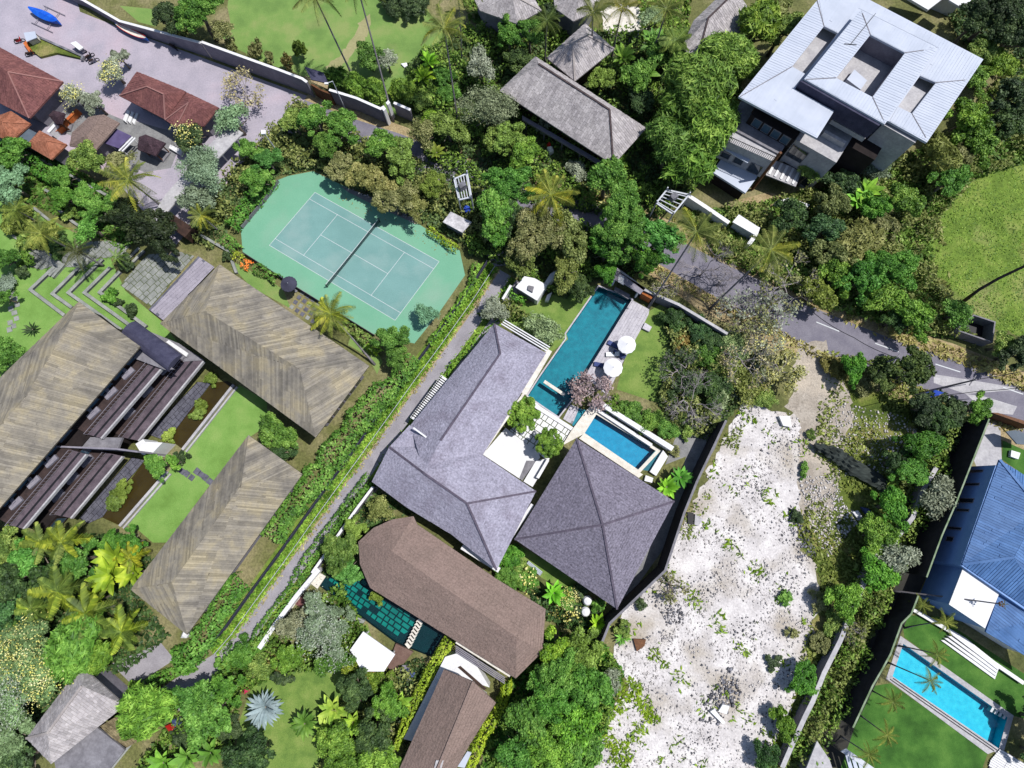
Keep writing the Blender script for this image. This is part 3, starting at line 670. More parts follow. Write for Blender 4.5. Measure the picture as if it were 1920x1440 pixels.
def pool(px, label, mf, mw, depth=1.3, wl=-.14, water=None, cop=None, copm=None, cophole=True):
    pw = [p[:2] for p in PP(px)]; c = centroid(pw); r = thing('swimming_pool', label, 'pool', (c[0], c[1], 0), None)
    if area2(pw) < 0: pw = pw[::-1]
    m_ = len(pw)
    b = MB(); b.v = [(x, y, .003) for x, y in pw] + [(x, y, -depth) for x, y in pw]
    b.f = [(i, i + m_, (i + 1) % m_ + m_, (i + 1) % m_) for i in range(m_)]; b.build('pool_wall', mw, r)
    b = MB(); b.v = [(x, y, -depth) for x, y in pw]; b.f = [tuple(range(m_))]; b.build('pool_floor', mf, r)
    b = MB(); b.v = [(x, y, wl) for x, y in pw]; b.f = [tuple(range(m_))]; b.build('water_surface', water or M_water, r)
    if cop:
        q = inset(pw, -cop); b = MB(); b.v = [(*p, .045) for p in pw] + [(*p, .045) for p in q] + [(*p, -.06) for p in pw] + [(*p, 0) for p in q]
        for i in range(m_):
            j = (i + 1) % m_; b.f += [(i, j, j + m_, i + m_)[::-1], (i, i + 2 * m_, j + 2 * m_, j)[::-1], (i + m_, j + m_, j + 3 * m_, i + 3 * m_)[::-1]]
        b.build('coping', copm or M_cream, r)
    return r
# sheets (level k lies k*4 mm above the ground)
sheet('park_lawn', rag([(300, -60)] + Z(2, (-170, -30), (-160, 160)) + [(395, 60), (480, 112), (565, 140), (640, 175), (740, 215), (790, 215), (830, 170), (850, 110), (830, 50), (800, 20), (740, -10), (730, -60)], 2.5, 12, 41), 1, M_lawn)
sheet('worn_path', rag(Z(2, (540, 480), (640, 400), (740, 260), (800, 150), (860, 100), (860, 200), (820, 300), (740, 380), (620, 520), (540, 560)), 2, 6, 42), 2, M_path)
sheet('park_lawn', Z(1, (860, 40), (1150, 70), (1120, 190), (1000, 160)), 1, M_lawn)
sheet('courtyard_paving', [(-60, -60), (128, -60), (150, 22), (225, 52), (480, 145), (590, 185), (640, 215), (600, 260), (520, 245), (470, 290), (395, 380), (330, 460), (290, 420), (210, 330), (100, 285), (-60, 220)], 1, M_pave)
sheet('inner_court_paving', Z(1, (880, 860), (1010, 880), (1250, 950), (1310, 1010), (1230, 1210), (1040, 1240), (700, 1100), (520, 980), (240, 860), (300, 720), (500, 700)), 2, M_paveg)
ROADC = [(-60, 20), (120, 60), (300, 105), (440, 150), (560, 205), (640, 240), (740, 275), (850, 320), (960, 360), (1060, 395), (1160, 425), (1250, 470), (1340, 520), (1430, 565), (1530, 618), (1650, 668), (1770, 708), (1880, 752), (1990, 800)]
ribbon('sandy_verge', ROADC[4:], [7, 8, 8, 8, 8, 9, 9, 10, 12, 12, 12, 11, 11.5, 11.5, 11.5], 1.2, M_sand)
ribbon('asphalt_road', ROADC[4:], [4, 4.6, 5, 5, 5, 5, 5, 5.2, 5.6, 6, 6.4, 6.8, 6.8, 6.8, 6.8], 2.2, M_road)
for i, (a, b) in enumerate([(Z(8, (425, 955))[0], Z(8, (590, 1022))[0]), (Z(8, (848, 1108))[0], Z(8, (1018, 1170))[0]), (Z(8, (1283, 1258))[0], Z(8, (1462, 1315))[0]), (Z(12, (1770, 62))[0], Z(12, (1915, 112))[0])]):
    ribbon('lane_dash', [a, b], .16, 3.2, M_line)
# tennis court
COURT = [(520, 338), (540, 330), (587, 321), (652, 352), (690, 372), (782, 418), (862, 470), (872, 516), (822, 588), (777, 644), (700, 626), (560, 540), (455, 472), (451, 425), (500, 368)]
sheet('tennis_court_surround', COURT, 1, M_court_out)
CQ = Z(6, (463, 22), (1357, 520), (1040, 943), (135, 403))
sheet('tennis_court', CQ, 2, M_court_in)
cA, cB, cC, cD = [Vector(P(*q)[:2]) for q in CQ]
def cpt(s, t): return cA.lerp(cB, s).lerp(cD.lerp(cC, s), t)
def cline(s0, t0, s1, t1, w=.06):
    a, b = cpt(s0, t0), cpt(s1, t1); d = (b - a).normalized(); nn = Vector((-d.y, d.x)) * w / 2; a = a - d * w / 2; b = b + d * w / 2; return [a + nn, a - nn, b - nn, b + nn]
b = MB(); sg = 1.37 / 10.97; sv = 5.485 / 23.77; lv = 0
for (s0, t0, s1, t1) in ((0, 0, 1, 0), (0, 1, 1, 1), (0, 0, 0, 1), (1, 0, 1, 1), (0, sg, 1, sg), (0, 1 - sg, 1, 1 - sg), (sv, sg, sv, 1 - sg), (1 - sv, sg, 1 - sv, 1 - sg), (sv, .5, 1 - sv, .5)):
    q = cline(s0, t0, s1, t1); zz = .012 + lv * .0006; lv += 1; b.add([(p.x, p.y, zz) for p in q], [(0, 1, 2, 3)])
o = b.build('court_lines', M_line); o.location.z = o.location.z; o['kind'] = 'structure'
# net
a, b_ = cpt(.5, -.085), cpt(.5, 1.085); mid = cpt(.5, .5)
r = thing('tennis_net', 'black tennis net with white top tape stretched across the green court between two posts', 'tennis net', (mid.x, mid.y, 0))
dn = (b_ - a).normalized(); L_ = (b_ - a).length
def neth(s): return .93 + .14 * abs(2 * s - 1) ** 1.5
bb = MB()
for i in range(100):
    s = (i + .5) / 100; p = a.lerp(b_, s); bb.bar((p.x, p.y, .03), (p.x, p.y, neth(s) - .03), .012)
for k in range(14):
    f = (k + .5) / 14
    for i in range(16):
        s0, s1 = i / 16, (i + 1) / 16; p, q = a.lerp(b_, s0), a.lerp(b_, s1); bb.bar((p.x, p.y, neth(s0) * f), (q.x, q.y, neth(s1) * f), .012)
bb.build('net_mesh', M_netcol, r)
bb = MB()
for i in range(16):
    s0, s1 = i / 16, (i + 1) / 16; p, q = a.lerp(b_, s0), a.lerp(b_, s1); bb.bar((p.x, p.y, neth(s0)), (q.x, q.y, neth(s1)), .06)
bb.build('top_tape', M_line, r)
for p in (a, b_): part('post', lambda b: b.lathe((p.x, p.y, 0), [(.09, 0), (.07, .05), (.06, 1.12), (.02, 1.15)], 10), M_black, r)
# strips round the court, lane, verges
sheet('court_path', Z(6, (640, -30), (1230, 190), (1190, 250), (900, 120), (700, 20)), 2, M_paveg)
LANE_L = [(948, 512), (905, 578), (850, 655), (796, 728), (748, 795), (700, 862), (652, 928), (600, 1000), (550, 1070), (500, 1138), (452, 1205), (420, 1242), (385, 1275), (330, 1320)]
def off(px, d):
    out = []
    for i, q in enumerate(px):
        a = Vector(px[max(i - 1, 0)]); b = Vector(px[min(i + 1, len(px) - 1)]); t = (b - a).normalized(); out.append((q[0] + t.y * -d, q[1] + t.x * d))
    return out
ribbon('grass_bank', off(LANE_L[:12], 26), 3.8, 1.6, M_field)
ribbon('sandy_edge', off(LANE_L[:12], 14), .7, 2.6, M_sand)
ribbon('lane_verge', off(LANE_L[:11], -18), 3.4, 1.8, M_field)
ribbon('lane_track', LANE_L, [2.0, 2.1, 2.1, 2.1, 2.1, 2.2, 2.4, 2.3, 2.4, 2.5, 2.6, 3.6, 5, 6], 3.0, M_lane)
ribbon('lane_track', off(LANE_L[:7], -33), [1.6, 1.5, 1.5, 1.4, 1.4, 1.2, .6], 3.0, M_lane)
sheet('lane_mouth', [(925, 500), (965, 495), (1000, 470), (960, 440), (900, 460)], 1.9, M_lane)
sheet('lower_yard', Z(13, (800, 690), (1160, 540), (1240, 640), (1240, 670), (960, 850)), 3.4, M_lane)
sheet('lower_yard', Z(13, (1150, 870), (1400, 720), (1560, 640), (1600, 640), (1420, 900), (1290, 1030)), 3.8, M_lane)
# lawns
sheet('courtyard_lawn', Z(9, (1720, 45), (1920, 160), (1930, 330), (1800, 420), (1500, 780), (1290, 1060), (1200, 1180), (1100, 1180), (960, 1060), (900, 1060), (1210, 675), (1330, 520)), 1, M_lawn_left)
sheet('terrace_lawn', [(-40, 350), (35, 375), (110, 420), (200, 470), (235, 545), (300, 600), (340, 650), (150, 640), (100, 740), (-40, 740)], 1, M_lawn_left)
sheet('court_side_lawn', Z(5, (1660, 545), (1700, 530), (1920, 650)) + Z(6, (0, 560), (230, 720), (290, 860), (0, 700)), 2, M_lawn)
sheet('court_side_lawn', Z(6, (720, 1060), (900, 1150), (950, 1240), (910, 1330), (840, 1200), (700, 1120)), 2, M_lawn)
sheet('villa_lawn', Z(7, (20, 940), (130, 850), (420, 720), (690, 690), (470, 1040), (480, 1080), (350, 1180), (250, 1080)), 1, M_lawn_villa)
sheet('villa_lawn', Z(7, (1060, 880), (1140, 830), (1620, 1060), (1500, 1440), (1300, 1560), (1100, 1530), (830, 1440), (900, 1180), (1000, 1000)), 1, M_lawn_villa)
sheet('villa_lawn', Z(11, (100, 1190), (200, 1240), (640, 1500), (560, 1560), (300, 1440), (150, 1330)), 1, M_lawn_villa)
sheet('garden_lawn', Z(14, (-80, 1100), (60, 700), (300, 700), (560, 700), (800, 420), (840, 400), (960, 800), (1100, 950), (700, 1440), (-120, 1440)), 1, M_lawn_villa)
sheet('right_lawn', Z(16, (1040, 380), (1100, 340), (1300, 350), (1980, 800), (1980, 1100), (1830, 1060), (1060, 500)), 1, M_lawn_dark)
sheet('right_lawn', Z(16, (830, 850), (960, 830), (1660, 1330), (1600, 1500), (560, 1500), (620, 1280)), 1, M_lawn_dark)
sheet('right_lawn', Z(12, (1770, 430), (1930, 480), (1930, 700), (1760, 580)), 1, M_lawn_dark)
sheet('open_field', rag([(1735, 420), (1800, 350), (1900, 300), (1990, 260), (1990, 640), (1880, 620), (1800, 570), (1745, 520)], 3, 10, 31), 1, M_field)
sheet('vacant_lot_grass', rag([(1545, 655), (1700, 690), (1745, 745), (1740, 840), (1700, 960), (1660, 1050), (1560, 1200), (1480, 1440), (1420, 1440), (1540, 1090), (1495, 1000), (1525, 850), (1500, 700)], 3, 10, 31), 1, M_scrubgrass)
sheet('vacant_lot_dirt', rag(Z(12, (330, -140), (480, -150), (640, 60), (700, 250), (620, 500), (560, 700), (560, 900), (400, 1100), (300, 900), (300, 500), (330, 300), (200, 200), (300, 50)), 3, 8, 21), 2.4, M_dirtpale)
LOT = [(1392, 750), (1440, 770), (1490, 775), (1520, 835), (1512, 900), (1500, 960), (1490, 1010), (1535, 1075), (1540, 1110), (1510, 1240), (1480, 1340), (1420, 1460), (1100, 1460), (1130, 1350), (1180, 1290), (1150, 1230), (1172, 1140), (1232, 1060), (1300, 950), (1345, 850)]
sheet('white_rubble_lot', rag(LOT, 3.5, 9), 2, M_rubble)
sheet('dirt_track', rag([(1500, 640), (1550, 640), (1560, 700), (1590, 760), (1580, 850), (1570, 930), (1545, 1010), (1500, 960), (1515, 850), (1500, 780), (1485, 700)], 3, 8, 9), 2.8, M_dirtpale)
sheet('side_passage', Z(11, (1330, 240), (1450, 200), (1640, 230), (1540, 500), (1400, 740), (1300, 960), (1150, 1250)) + Z(15, (830, 330), (640, 640), (690, 480), (900, 100)) + Z(11, (1240, 880), (1330, 560), (1180, 620), (1240, 460)), 1.5, M_paveg)
sheet('boundary_lane', Z(12, (1440, 200), (1680, 240), (1440, 900), (1220, 1420)) + Z(16, (1020, 500), (700, 1150), (600, 1440), (330, 1440), (700, 600), (1000, 0)) + Z(12, (1150, 900)), 1.5, M_shadeground)
sheet('house_forecourt', Z(12, (1670, 310), (1750, 340), (1760, 580), (1700, 680), (1590, 660), (1560, 590)), 2, M_conc)
sheet('roadside_apron', Z(8, (1270, 1330), (1700, 1400), (1920, 1440)) + Z(12, (1500, 110), (1270, 30)), 2.6, M_conc)
sheet('roadside_apron', Z(12, (1500, 110), (1640, 130), (1870, 200), (1840, 260), (1650, 240)), 2.6, M_conc)
sheet('cream_courtyard', rag(Z(3, (700, 80), (800, 20), (1000, 60), (1080, 240), (960, 330), (820, 290), (740, 220)), 2, 8, 51), 1, M_cream)
# pools
pool(POOL_LONG, 'long narrow turquoise swimming pool beside the pale deck with white umbrellas', M_teal, M_tealw, cop=.22, copm=M_deck)
pool(POOL_SMALL, 'small bright blue rectangular pool north of the square grey roof', M_blue, M_tealw, cop=.5, copm=M_cream)
gp = pool(POOL_TILED, 'dark green pool with chequered stone slabs along the curved brown roof', M_gjoint, M_gjoint, depth=.75)
pool(POOL_RIGHT, 'bright aqua swimming pool between two lawns behind the blue roofed house', M_aqua, M_aqua, cop=.7, copm=M_conc)
# ---------------------------------------------------------------- buildings
SHK = dict(w=.27, l=5.5, h=(.015, .06), gap=.02, jit=.5, name='shake_strips')
ROWS = dict(w=.42, l=.9, h=(.015, .045), gap=.03, jit=.1, name='shingle_rows', down=False)
TILE = dict(w=.36, l=.7, h=(.02, .06), gap=.035, jit=.12, name='tile_rows')
def bthing(name, label, cpx, z=0, cat='house', group=None):
    c = centroid(PP(cpx, z)); return thing(name, label, cat, (c[0], c[1], 0), group)
G_WING = 'resort buildings with weathered shake roofs'
# -- three resort roofs with shakes
c = [(412, 496), (692, 686), (592, 820), (300, 607)]
r = bthing('resort_pavilion', 'long resort building with weathered timber shake roof beside the tennis court umbrella', c, 6, 'building', G_WING)
V, Fc, cp = hip(c, [(385, 586), (563, 693)], 6.0, 9.4)
V[4] = (385, 584, 9.2); V[5] = (562, 692, 9.2)
roof(r, V, Fc, M_shakeu, board=SHK, bm=M_shake, dirs=[(100, -52), (100, -60), (-20, 100), (-20, 100)], name='roof'); walls(r, c, 6, 1.6, 0, M_wallgrey)
pw = inset([P(*q, 6)[:2] for q in c], 1.6)
for i in range(6): opening(r, pw[1], pw[2], .08 + i * .15, .19 + i * .15, .3, 2.6, 'window', M_darkwood)
for i in range(8): opening(r, pw[3], pw[2], .05 + i * .12, .13 + i * .12, .3, 2.6, 'window', M_darkwood) if False else None
c = [(466, 816), (567, 889), (351, 1190), (245, 1105)]
r = bthing('resort_pavilion', 'resort building with weathered timber shake roof between the courtyard lawn and the lane hedge', c, 5, 'building', G_WING)
V, Fc, cp = hip(c, [(453, 908), (323, 1092)], 5.5, 8.4)
roof(r, [*[(*q, 5.5) for q in c], (453, 908, 8.4), (323, 1092, 8.4)], [(0, 1, 4), (1, 2, 5, 4), (2, 3, 5), (3, 0, 4, 5)], M_shakeu, board=SHK, bm=M_shake, dirs=[(100, -75), (100, 22), (30, 100), (35, 100)]); walls(r, c, 5.5, 1.4, 0, M_wallgrey)
# wing with stepped balconies
c = [(148, 566), (263, 649), (0, 952), (-130, 900), (-60, 790), (0, 716)]
r = bthing('resort_wing', 'three storey resort wing with weathered shake roof and stepped balconies over the lily pond', c, 9, 'building', G_WING)
V = [(148, 566, 9), (263, 650, 9), (0, 952, 9), (-100, 1067, 9), (-120, 870, 9), (102, 628, 9), (142, 656, 12.4), (-60, 870, 12.4)]
roof(r, [(148, 566, 9), (263, 650, 9), (-100, 1067, 9), (-200, 960, 9), (0, 708, 9), (128, 610, 11.5), (50, 742, 11.9), (-80, 890, 11.9)],
     [(0, 1, 5), (1, 2, 7, 6, 5), (2, 3, 7), (3, 4, 6, 7), (4, 0, 5, 6)], M_shakeu, board=SHK, bm=M_shake, dirs=[(100, -75), (100, 34), None, (10, 100), (10, 100)])
def slab(name, px, z0, z1, m, sub=None, root=None): 
    q = [P(*p, z1)[:2] for p in px]; return MB().prism(q, z0, z1).build(name, m, root or r, sub)
def rail(px, z, m, h=.9, bars=26, w=.06, root=None, name='railing'):
    pw = PP(px, z); b = MB()
    for i in range(len(pw) - 1):
        a, c2 = Vector(pw[i]), Vector(pw[i + 1]); b.bar(a + Vector((0, 0, h)), c2 + Vector((0, 0, h)), w); b.bar(a + Vector((0, 0, .12)), c2 + Vector((0, 0, .12)), w * .7)
        for k in range(bars + 1): q = a.lerp(c2, k / bars); b.bar(q, q + Vector((0, 0, h)), .035)
    return b.build(name, m, root or r)
# body set back under the eave: three floors, each with a dark floor, lilac ledge, white rim and glass doors
def wline(l, z): return [P(*q, z)[:2] for q in l]
for (l, zt_, zb_) in (([(248, 648), (-25, 958)], 8.7, 6.2), ([(290, 674), (28, 985)], 5.78, 3.2), ([(330, 704), (75, 1004)], 2.78, .3)):
    a, b2 = [Vector(q) for q in wline(l, zt_)]; d = (b2 - a).normalized(); k = Vector((d.y, -d.x)); k = k if k.x < 0 else -k
    MB().prism([a, b2, b2 + k * 9, a + k * 9], max(0, zb_ - .4 if zb_ > 1 else 0), zt_).build('wall', M_deepshade, r)
    for j in range(10):
        s0 = .02 + j * .097
        if abs(s0 + .04 - .52) < .05: continue
        p, q = (a, b2) if Vector(((b2 - a).y, -(b2 - a).x)).dot(-k) > 0 else (b2, a)
        opening(r, p, q, s0, s0 + .085, zb_ + .05, zb_ + 2.2, 'glass_door', M_darkwood, M_glassblue)
for px, z in (([(303, 688), (188, 821)], 6.2), ([(160, 851), (42, 991)], 6.2), ([(380, 676), (258, 826)], 3.2), ([(228, 855), (131, 971)], 3.2)):
    w_ = 22 if z > 5 else 28
    inn = [(px[0][0] - w_, px[0][1] - 6), (px[1][0] - w_, px[1][1] - 6)]
    slab('balcony_floor', [inn[0], inn[1], (inn[1][0] - 55, inn[1][1] - 30), (inn[0][0] - 55, inn[0][1] - 30)], z - .35, z, M_brownfloor)
    slab('ledge', [inn[0], px[0], px[1], inn[1]], z - .35, z + .02, M_ledge)
    slab('ledge_slot', [(inn[0][0] + 9, inn[0][1] + 3), (inn[0][0] + 13, inn[0][1] + 4), (inn[1][0] + 13, inn[1][1] + 4), (inn[1][0] + 9, inn[1][1] + 3)], z + .021, z + .04, M_black)
    slab('white_edge', [px[0], (px[0][0] + 2.2, px[0][1] + 1.8), (px[1][0] + 2.2, px[1][1] + 1.8), px[1]], z - .4, z + .12, M_conc)
    rail(inn, z, M_wallgrey, .95, 24, .05)
    for j in range(3):
        f = .2 + .28 * j; q = (inn[0][0] + (inn[1][0] - inn[0][0]) * f - 16, inn[0][1] + (inn[1][1] - inn[0][1]) * f - 8); w2 = P(*q, z)
        part('daybed', lambda b: (b.box((w2[0], w2[1], z + .01), 1.9, .8, .35, .8), b.box((w2[0] - .3, w2[1] + .3, z + .36), .5, .7, .15, .8)), M_wallgrey, r)
# stone divider block between balcony runs, sunlit top
slab('stair_wall', Z(9, (975, 470), (1030, 435), (1045, 455), (1170, 460), (1080, 555), (1020, 545)), 0, 3.4, M_white)
slab('divider_wall', Z(9, (400, 482), (840, 500), (990, 520), (990, 532), (840, 512), (400, 494)), 0, 6.8, M_wallgrey)
slab('divider_roof', Z(9, (620, 420), (880, 425), (850, 500), (560, 500)), 5.2, 5.6, M_concd)
# upper link: dark barrel canopy, skylight, blue grey flat roof
slab('flat_roof', Z(5, (1010, 1140), (960, 1215), (1190, 1300), (1255, 1295)), 6.6, 6.9, M_concd)
b = MB(); A, B = Vector(P(243, 618, 6.6)), Vector(P(330, 682, 6.6)); d = (B - A).normalized(); nn = Vector((-d.y, d.x, 0))
prof = [(1.5 * math.cos(t), 1.1 * math.sin(t)) for t in [math.pi * i / 10 for i in range(11)]]
b.v = [tuple(q + nn * x + Vector((0, 0, z))) for q in (A, B) for x, z in prof]
b.f = [(i, i + 1, i + 12, i + 11) for i in range(10)] + [tuple(range(11))[::-1], tuple(range(11, 22)), (0, 11, 21, 10)]
b.build('barrel_canopy', M_fencecloth, r)
slab('skylight', Z(5, (1215, 1085), (1355, 1180), (1340, 1205), (1195, 1100)), 3.4, 3.6, M_white); slab('link_roof', Z(5, (960, 975), (1290, 1110), (1470, 1230), (1320, 1240), (1200, 1130)), 2.9, 3.3, M_concd)
# ponds
for px, lab in ((POND_A, 'brown lily pond with tufted plants beside the upper half of the resort wing'), (POND_B, 'brown lily pond beside the lower half of the resort wing')):
    q = [p[:2] for p in PP(px)]; c = centroid(q); t = thing('lily_pond', lab, 'pond', (c[0], c[1], 0), None)
    MB().prism(q, .01, .05).build('pond_bed', M_pond, t)
    b = MB(); b.v = [(*p, .16) for p in q]; b.f = [tuple(range(len(q)))] if area2(q) > 0 else [tuple(range(len(q)))[::-1]]; b.build('water_surface', M_waterdark, t)
    k_ = PP([px[-2], px[-1]] if False else ([px[2], px[3]] if len(px) > 5 else [px[1], px[2]])); part('kerb', lambda b: (wallstrip(b, k_, .4, 0, .4)), M_conc, t)
    k2 = [(p[0] + 0, p[1]) for p in ([px[2], px[3]] if len(px) > 5 else [px[1], px[2]])]; k2 = PP([(p[0] + 6, p[1] + 4) for p in k2]); part('kerb', lambda b: (wallstrip(b, k2, .25, 0, .3)), M_conc, t)
# -- grey shingle villa
r = bthing('grey_shingle_villa', 'large villa with long grey shingle roof and hipped rear wing beside the long pool', [(927, 607), (1028, 655), (1005, 921), (930, 1068), (697, 903)], 4, 'house')
ze = 4.2; zt = 6.8
V1 = [(927, 607, ze), (1024, 662, ze), (905, 853, ze), (768, 798, ze), (936, 664, 6.3), (824, 827, 6.3), (800, 886, 6.5), (843, 716, ze)]
roof(r, [(927, 607, ze), (1024, 662, ze), (905, 853, ze), (795, 887, 7.0), (770, 797, ze), (938, 663, 7.2), (826, 826, 7.2)],
     [(0, 1, 5), (1, 2, 6, 5), (2, 3, 6), (3, 4, 6), (4, 0, 5, 6)], M_shing, board=ROWS, bm=M_shing, caps=[(5, 6), (0, 5)], capm=M_cap, name='roof')
roof(r, [(697, 903, 4.6), (730, 838, 4.6), (768, 797, 4.6), (826, 838, 4.9), (905, 853, 4.6), (1005, 921, 4.6), (931, 1069, 4.6), (906, 1049, 4.6), (845, 1001, 4.6), (762, 951, 4.6), (795, 887, 8.0), (876, 944, 8.0)],
     [(0, 1, 10), (1, 2, 3, 10), (3, 4, 10), (4, 11, 10), (4, 5, 11), (5, 6, 11), (6, 7, 11), (7, 8, 11), (8, 9, 10, 11), (9, 0, 10)], M_shing, board=ROWS, bm=M_shing, caps=[(10, 11), (1, 10), (11, 5), (11, 6)], capm=M_cap)
walls(r, [(927, 607), (1024, 662), (905, 853), (770, 797)], ze, .9, 0, M_white); walls(r, [(697, 903), (768, 797), (905, 853), (1005, 921), (931, 1069)], 4.6, .9, 0, M_white)
# white parapet trellis along the top and east side, gutter on the roof
def beam(px, z, w, h, m, name, root): 
    pw = PP(px, z); return part(name, lambda b: wallstrip(b, pw, w, z - h, z), m, root)
for k in range(3): beam([(946 - 3 * k, 600 + 3.4 * k), (1031 - 3 * k, 651 + 3.4 * k)], 4.4, .16, .3, M_white, 'trellis_beam', r)
beam([(1030, 656), (982, 738)], 4.2, .9, .3, M_cream, 'balcony_slab', r); beam([(982, 738), (905, 849)], 4.2, .35, .25, M_cream, 'roof_gutter', r)
beam([(775, 802), (820, 835)], 6.0, .22, .3, M_white, 'parapet_cap', r); beam([(820, 837), (806, 857)], 6.3, .10, .10, M_metal, 'roof_pipe', r)
beam(Z(10, (1520, 1210), (1790, 1380)), 2.9, .7, .3, M_white, 'ledge', r); beam(Z(11, (225, 905), (45, 1180)), 3.6, .5, .5, M_white, 'ledge', r)
pwv = inset([P(*q, ze)[:2] for q in [(927, 607), (1024, 662), (905, 853), (770, 797)]], .9)
for k in range(6): opening(r, pwv[2], pwv[1], .05 + k * .155, .18 + k * .155, .3, 2.6, 'glass_door')
for k in range(3): slab('vent_block', [(a, b_) for a, b_ in Z(11, (60 + k * 60, 1130 - 95 * k), (85 + k * 60, 1100 - 95 * k), (75 + k * 60, 1085 - 95 * k), (45 + k * 60, 1120 - 95 * k))], 2.0, 2.9, M_black, root=r)
# side trellis ladder strip
b = MB(); A, B = Vector(P(*Z(10, (1405, 0))[0], 2.6)), Vector(P(*Z(10, (1185, 300))[0], 2.6)); d = (B - A).normalized(); nn = Vector((-d.y, d.x, 0))
b.bar(A + nn * .7, B + nn * .7, .12); b.bar(A - nn * .7, B - nn * .7, .12)
o = b.build('pergola_rail', M_white, r)
for k in range(22):
    q = A.lerp(B, (k + .5) / 22); MB().bar(q - nn * .85, q + nn * .85, .5, .12).build('pergola_slat', M_white, r)
# -- square pavilion roof
c = [(1081, 822), (1264, 940), (1157, 1142), (965, 1011)]
r = bthing('square_pavilion', 'square pavilion with dark grey pyramid shingle roof beside the small blue pool', c, 4.4, 'house')
roof(r, [*[(*q, 4.4) for q in c], (1130, 984, 8.6)], [(0, 1, 4), (1, 2, 4), (2, 3, 4), (3, 0, 4)], M_shing2, board=ROWS, bm=M_shing2, caps=[(0, 4), (1, 4), (2, 4), (3, 4)], capm=M_cap); walls(r, c, 4.4, 1.3, 0, M_white)
pw = inset([P(*q, 4.4)[:2] for q in c], 1.3)
for k in range(4): opening(r, pw[3], pw[0], .06 + k * .23, .25 + k * .23, .3, 2.8, 'glass_door')
# -- curved brown roof
oc = [(775, 968), (782, 983), (930, 1085), (1023, 1142), (1017, 1222), (967, 1272), (842, 1194), (694, 1102), (675, 1058), (672, 1016), (700, 990), (735, 974)]
r = bthing('brown_roof_villa', 'villa with broad rounded brown shingle roof over the dark green pool', oc, 4.6, 'house')
rg0, rg1 = (735, 1034, 6.9), (968, 1195, 6.9)
roof(r, [(*q, 4.6) for q in oc] + [rg0, rg1], [(0, 1, 12), (1, 2, 13, 12), (2, 3, 13), (3, 4, 13), (4, 5, 13), (5, 6, 13), (6, 7, 12, 13), (7, 8, 12), (8, 9, 12), (9, 10, 12), (10, 11, 12), (11, 0, 12)], M_brown, board=ROWS, bm=M_brown, name='roof'); walls(r, oc, 4.6, 1.7, 0, M_cream)
beam(Z(14, (1480, 530), (1870, 775)), 4.0, .45, .5, M_cream, 'terrace_beam', r)
for k in range(4): beam(Z(14, (1475, 560 + 14 * k), (1830, 790 + 14 * k)), 3.5 - k * .1, .12, .12, M_wallgrey, 'pergola_slat', r)
# -- lower brown roof
c = Z(14, (1392, 730), (1602, 818), (1765, 970), (1590, 1165), (1400, 1520), (1010, 1560), (1240, 1100))
r = bthing('brown_roof_house', 'small house with brown gabled roof and shaded white terrace at the bottom edge', c, 5, 'house')
e0, e1, e2_, e3_, e4_, e5_ = c[0], c[1], c[2], (884, 1368), (835, 1460), (742, 1460)
roof(r, [(*e0, 5), (*e1, 7.4), (*e2_, 5), (878, 1400, 5), (840, 1470, 5), (812, 1462, 7.4), (740, 1462, 5)], [(0, 1, 5, 6), (1, 2, 3, 4, 5)], M_brown, board=ROWS, bm=M_brown, caps=[(1, 5)], capm=M_brown)
MB().prism(inset([P(*q, 5)[:2] for q in (e0, e2_, (878, 1400), (840, 1470), (740, 1462))], 1.0), 0, 4.7).build('wall', M_white, r)
slab('terrace', Z(14, (1400, 640), (1500, 610), (1590, 640), (1720, 860), (1600, 820), (1500, 780), (1390, 740), (1240, 1090), (1170, 1250), (1100, 1230)), 0, 2.2, M_white, root=r)
slab('terrace_inset', Z(14, (1490, 715), (1510, 705), (1700, 870), (1680, 880)), 2.2, 2.26, M_darkwood, root=r)
slab('chimney', Z(14, (1335, 1385), (1390, 1385), (1375, 1440), (1320, 1440)), 5.5, 7.3, M_conc, root=r)
slab('side_canopy', Z(14, (1560, 1320), (1590, 1330), (1540, 1440), (1490, 1430)), 2.8, 3.0, M_metal, root=r)
# -- thatched stone-tile houses, top
G_ST = 'houses with pale stone tile roofs'
c = [(937, 170), (1000, 112), (1215, 238), (1150, 309)]
r = bthing('tiled_house', 'long house with pale stone tile hip roof left of the tall bamboo', c, 5.5, 'house', G_ST)
V, Fc, cp = hip([(937, 170), (1004, 106), (1212, 240), (1150, 309)], [(1008, 118), (1143, 206)], 5.5, 8.6)
roof(r, [(937, 170, 5.5), (1004, 106, 5.5), (1212, 240, 5.5), (1150, 309, 5.5), (1010, 120, 8.3), (1143, 206, 8.3)], [(0, 1, 4), (1, 2, 5, 4), (2, 3, 5), (3, 0, 4, 5)], M_tileflat, board=TILE, bm=M_tile, caps=[(4, 5), (3, 5)], capm=M_dark); walls(r, c, 5.5, 2.0, 0, M_darkwood)
slab('veranda_beam', Z(3, (150, 830), (720, 1160), (700, 1180), (150, 860)), 2.8, 3.1, M_wallgrey, root=r)
for k in range(5):
    q = P(*Z(3, (180 + 130 * k, 860 + 75 * k))[0], 2.8); part('veranda_post', lambda b: b.box((q[0], q[1], 0), .25, .25, 2.8), M_concd, r)
c = [(1028, 112), (1095, 48), (1150, 90), (1075, 150)]
r = bthing('tiled_house', 'smaller stone tile roof joined behind the long house, shaded by a palm', c, 5.5, 'house', G_ST)
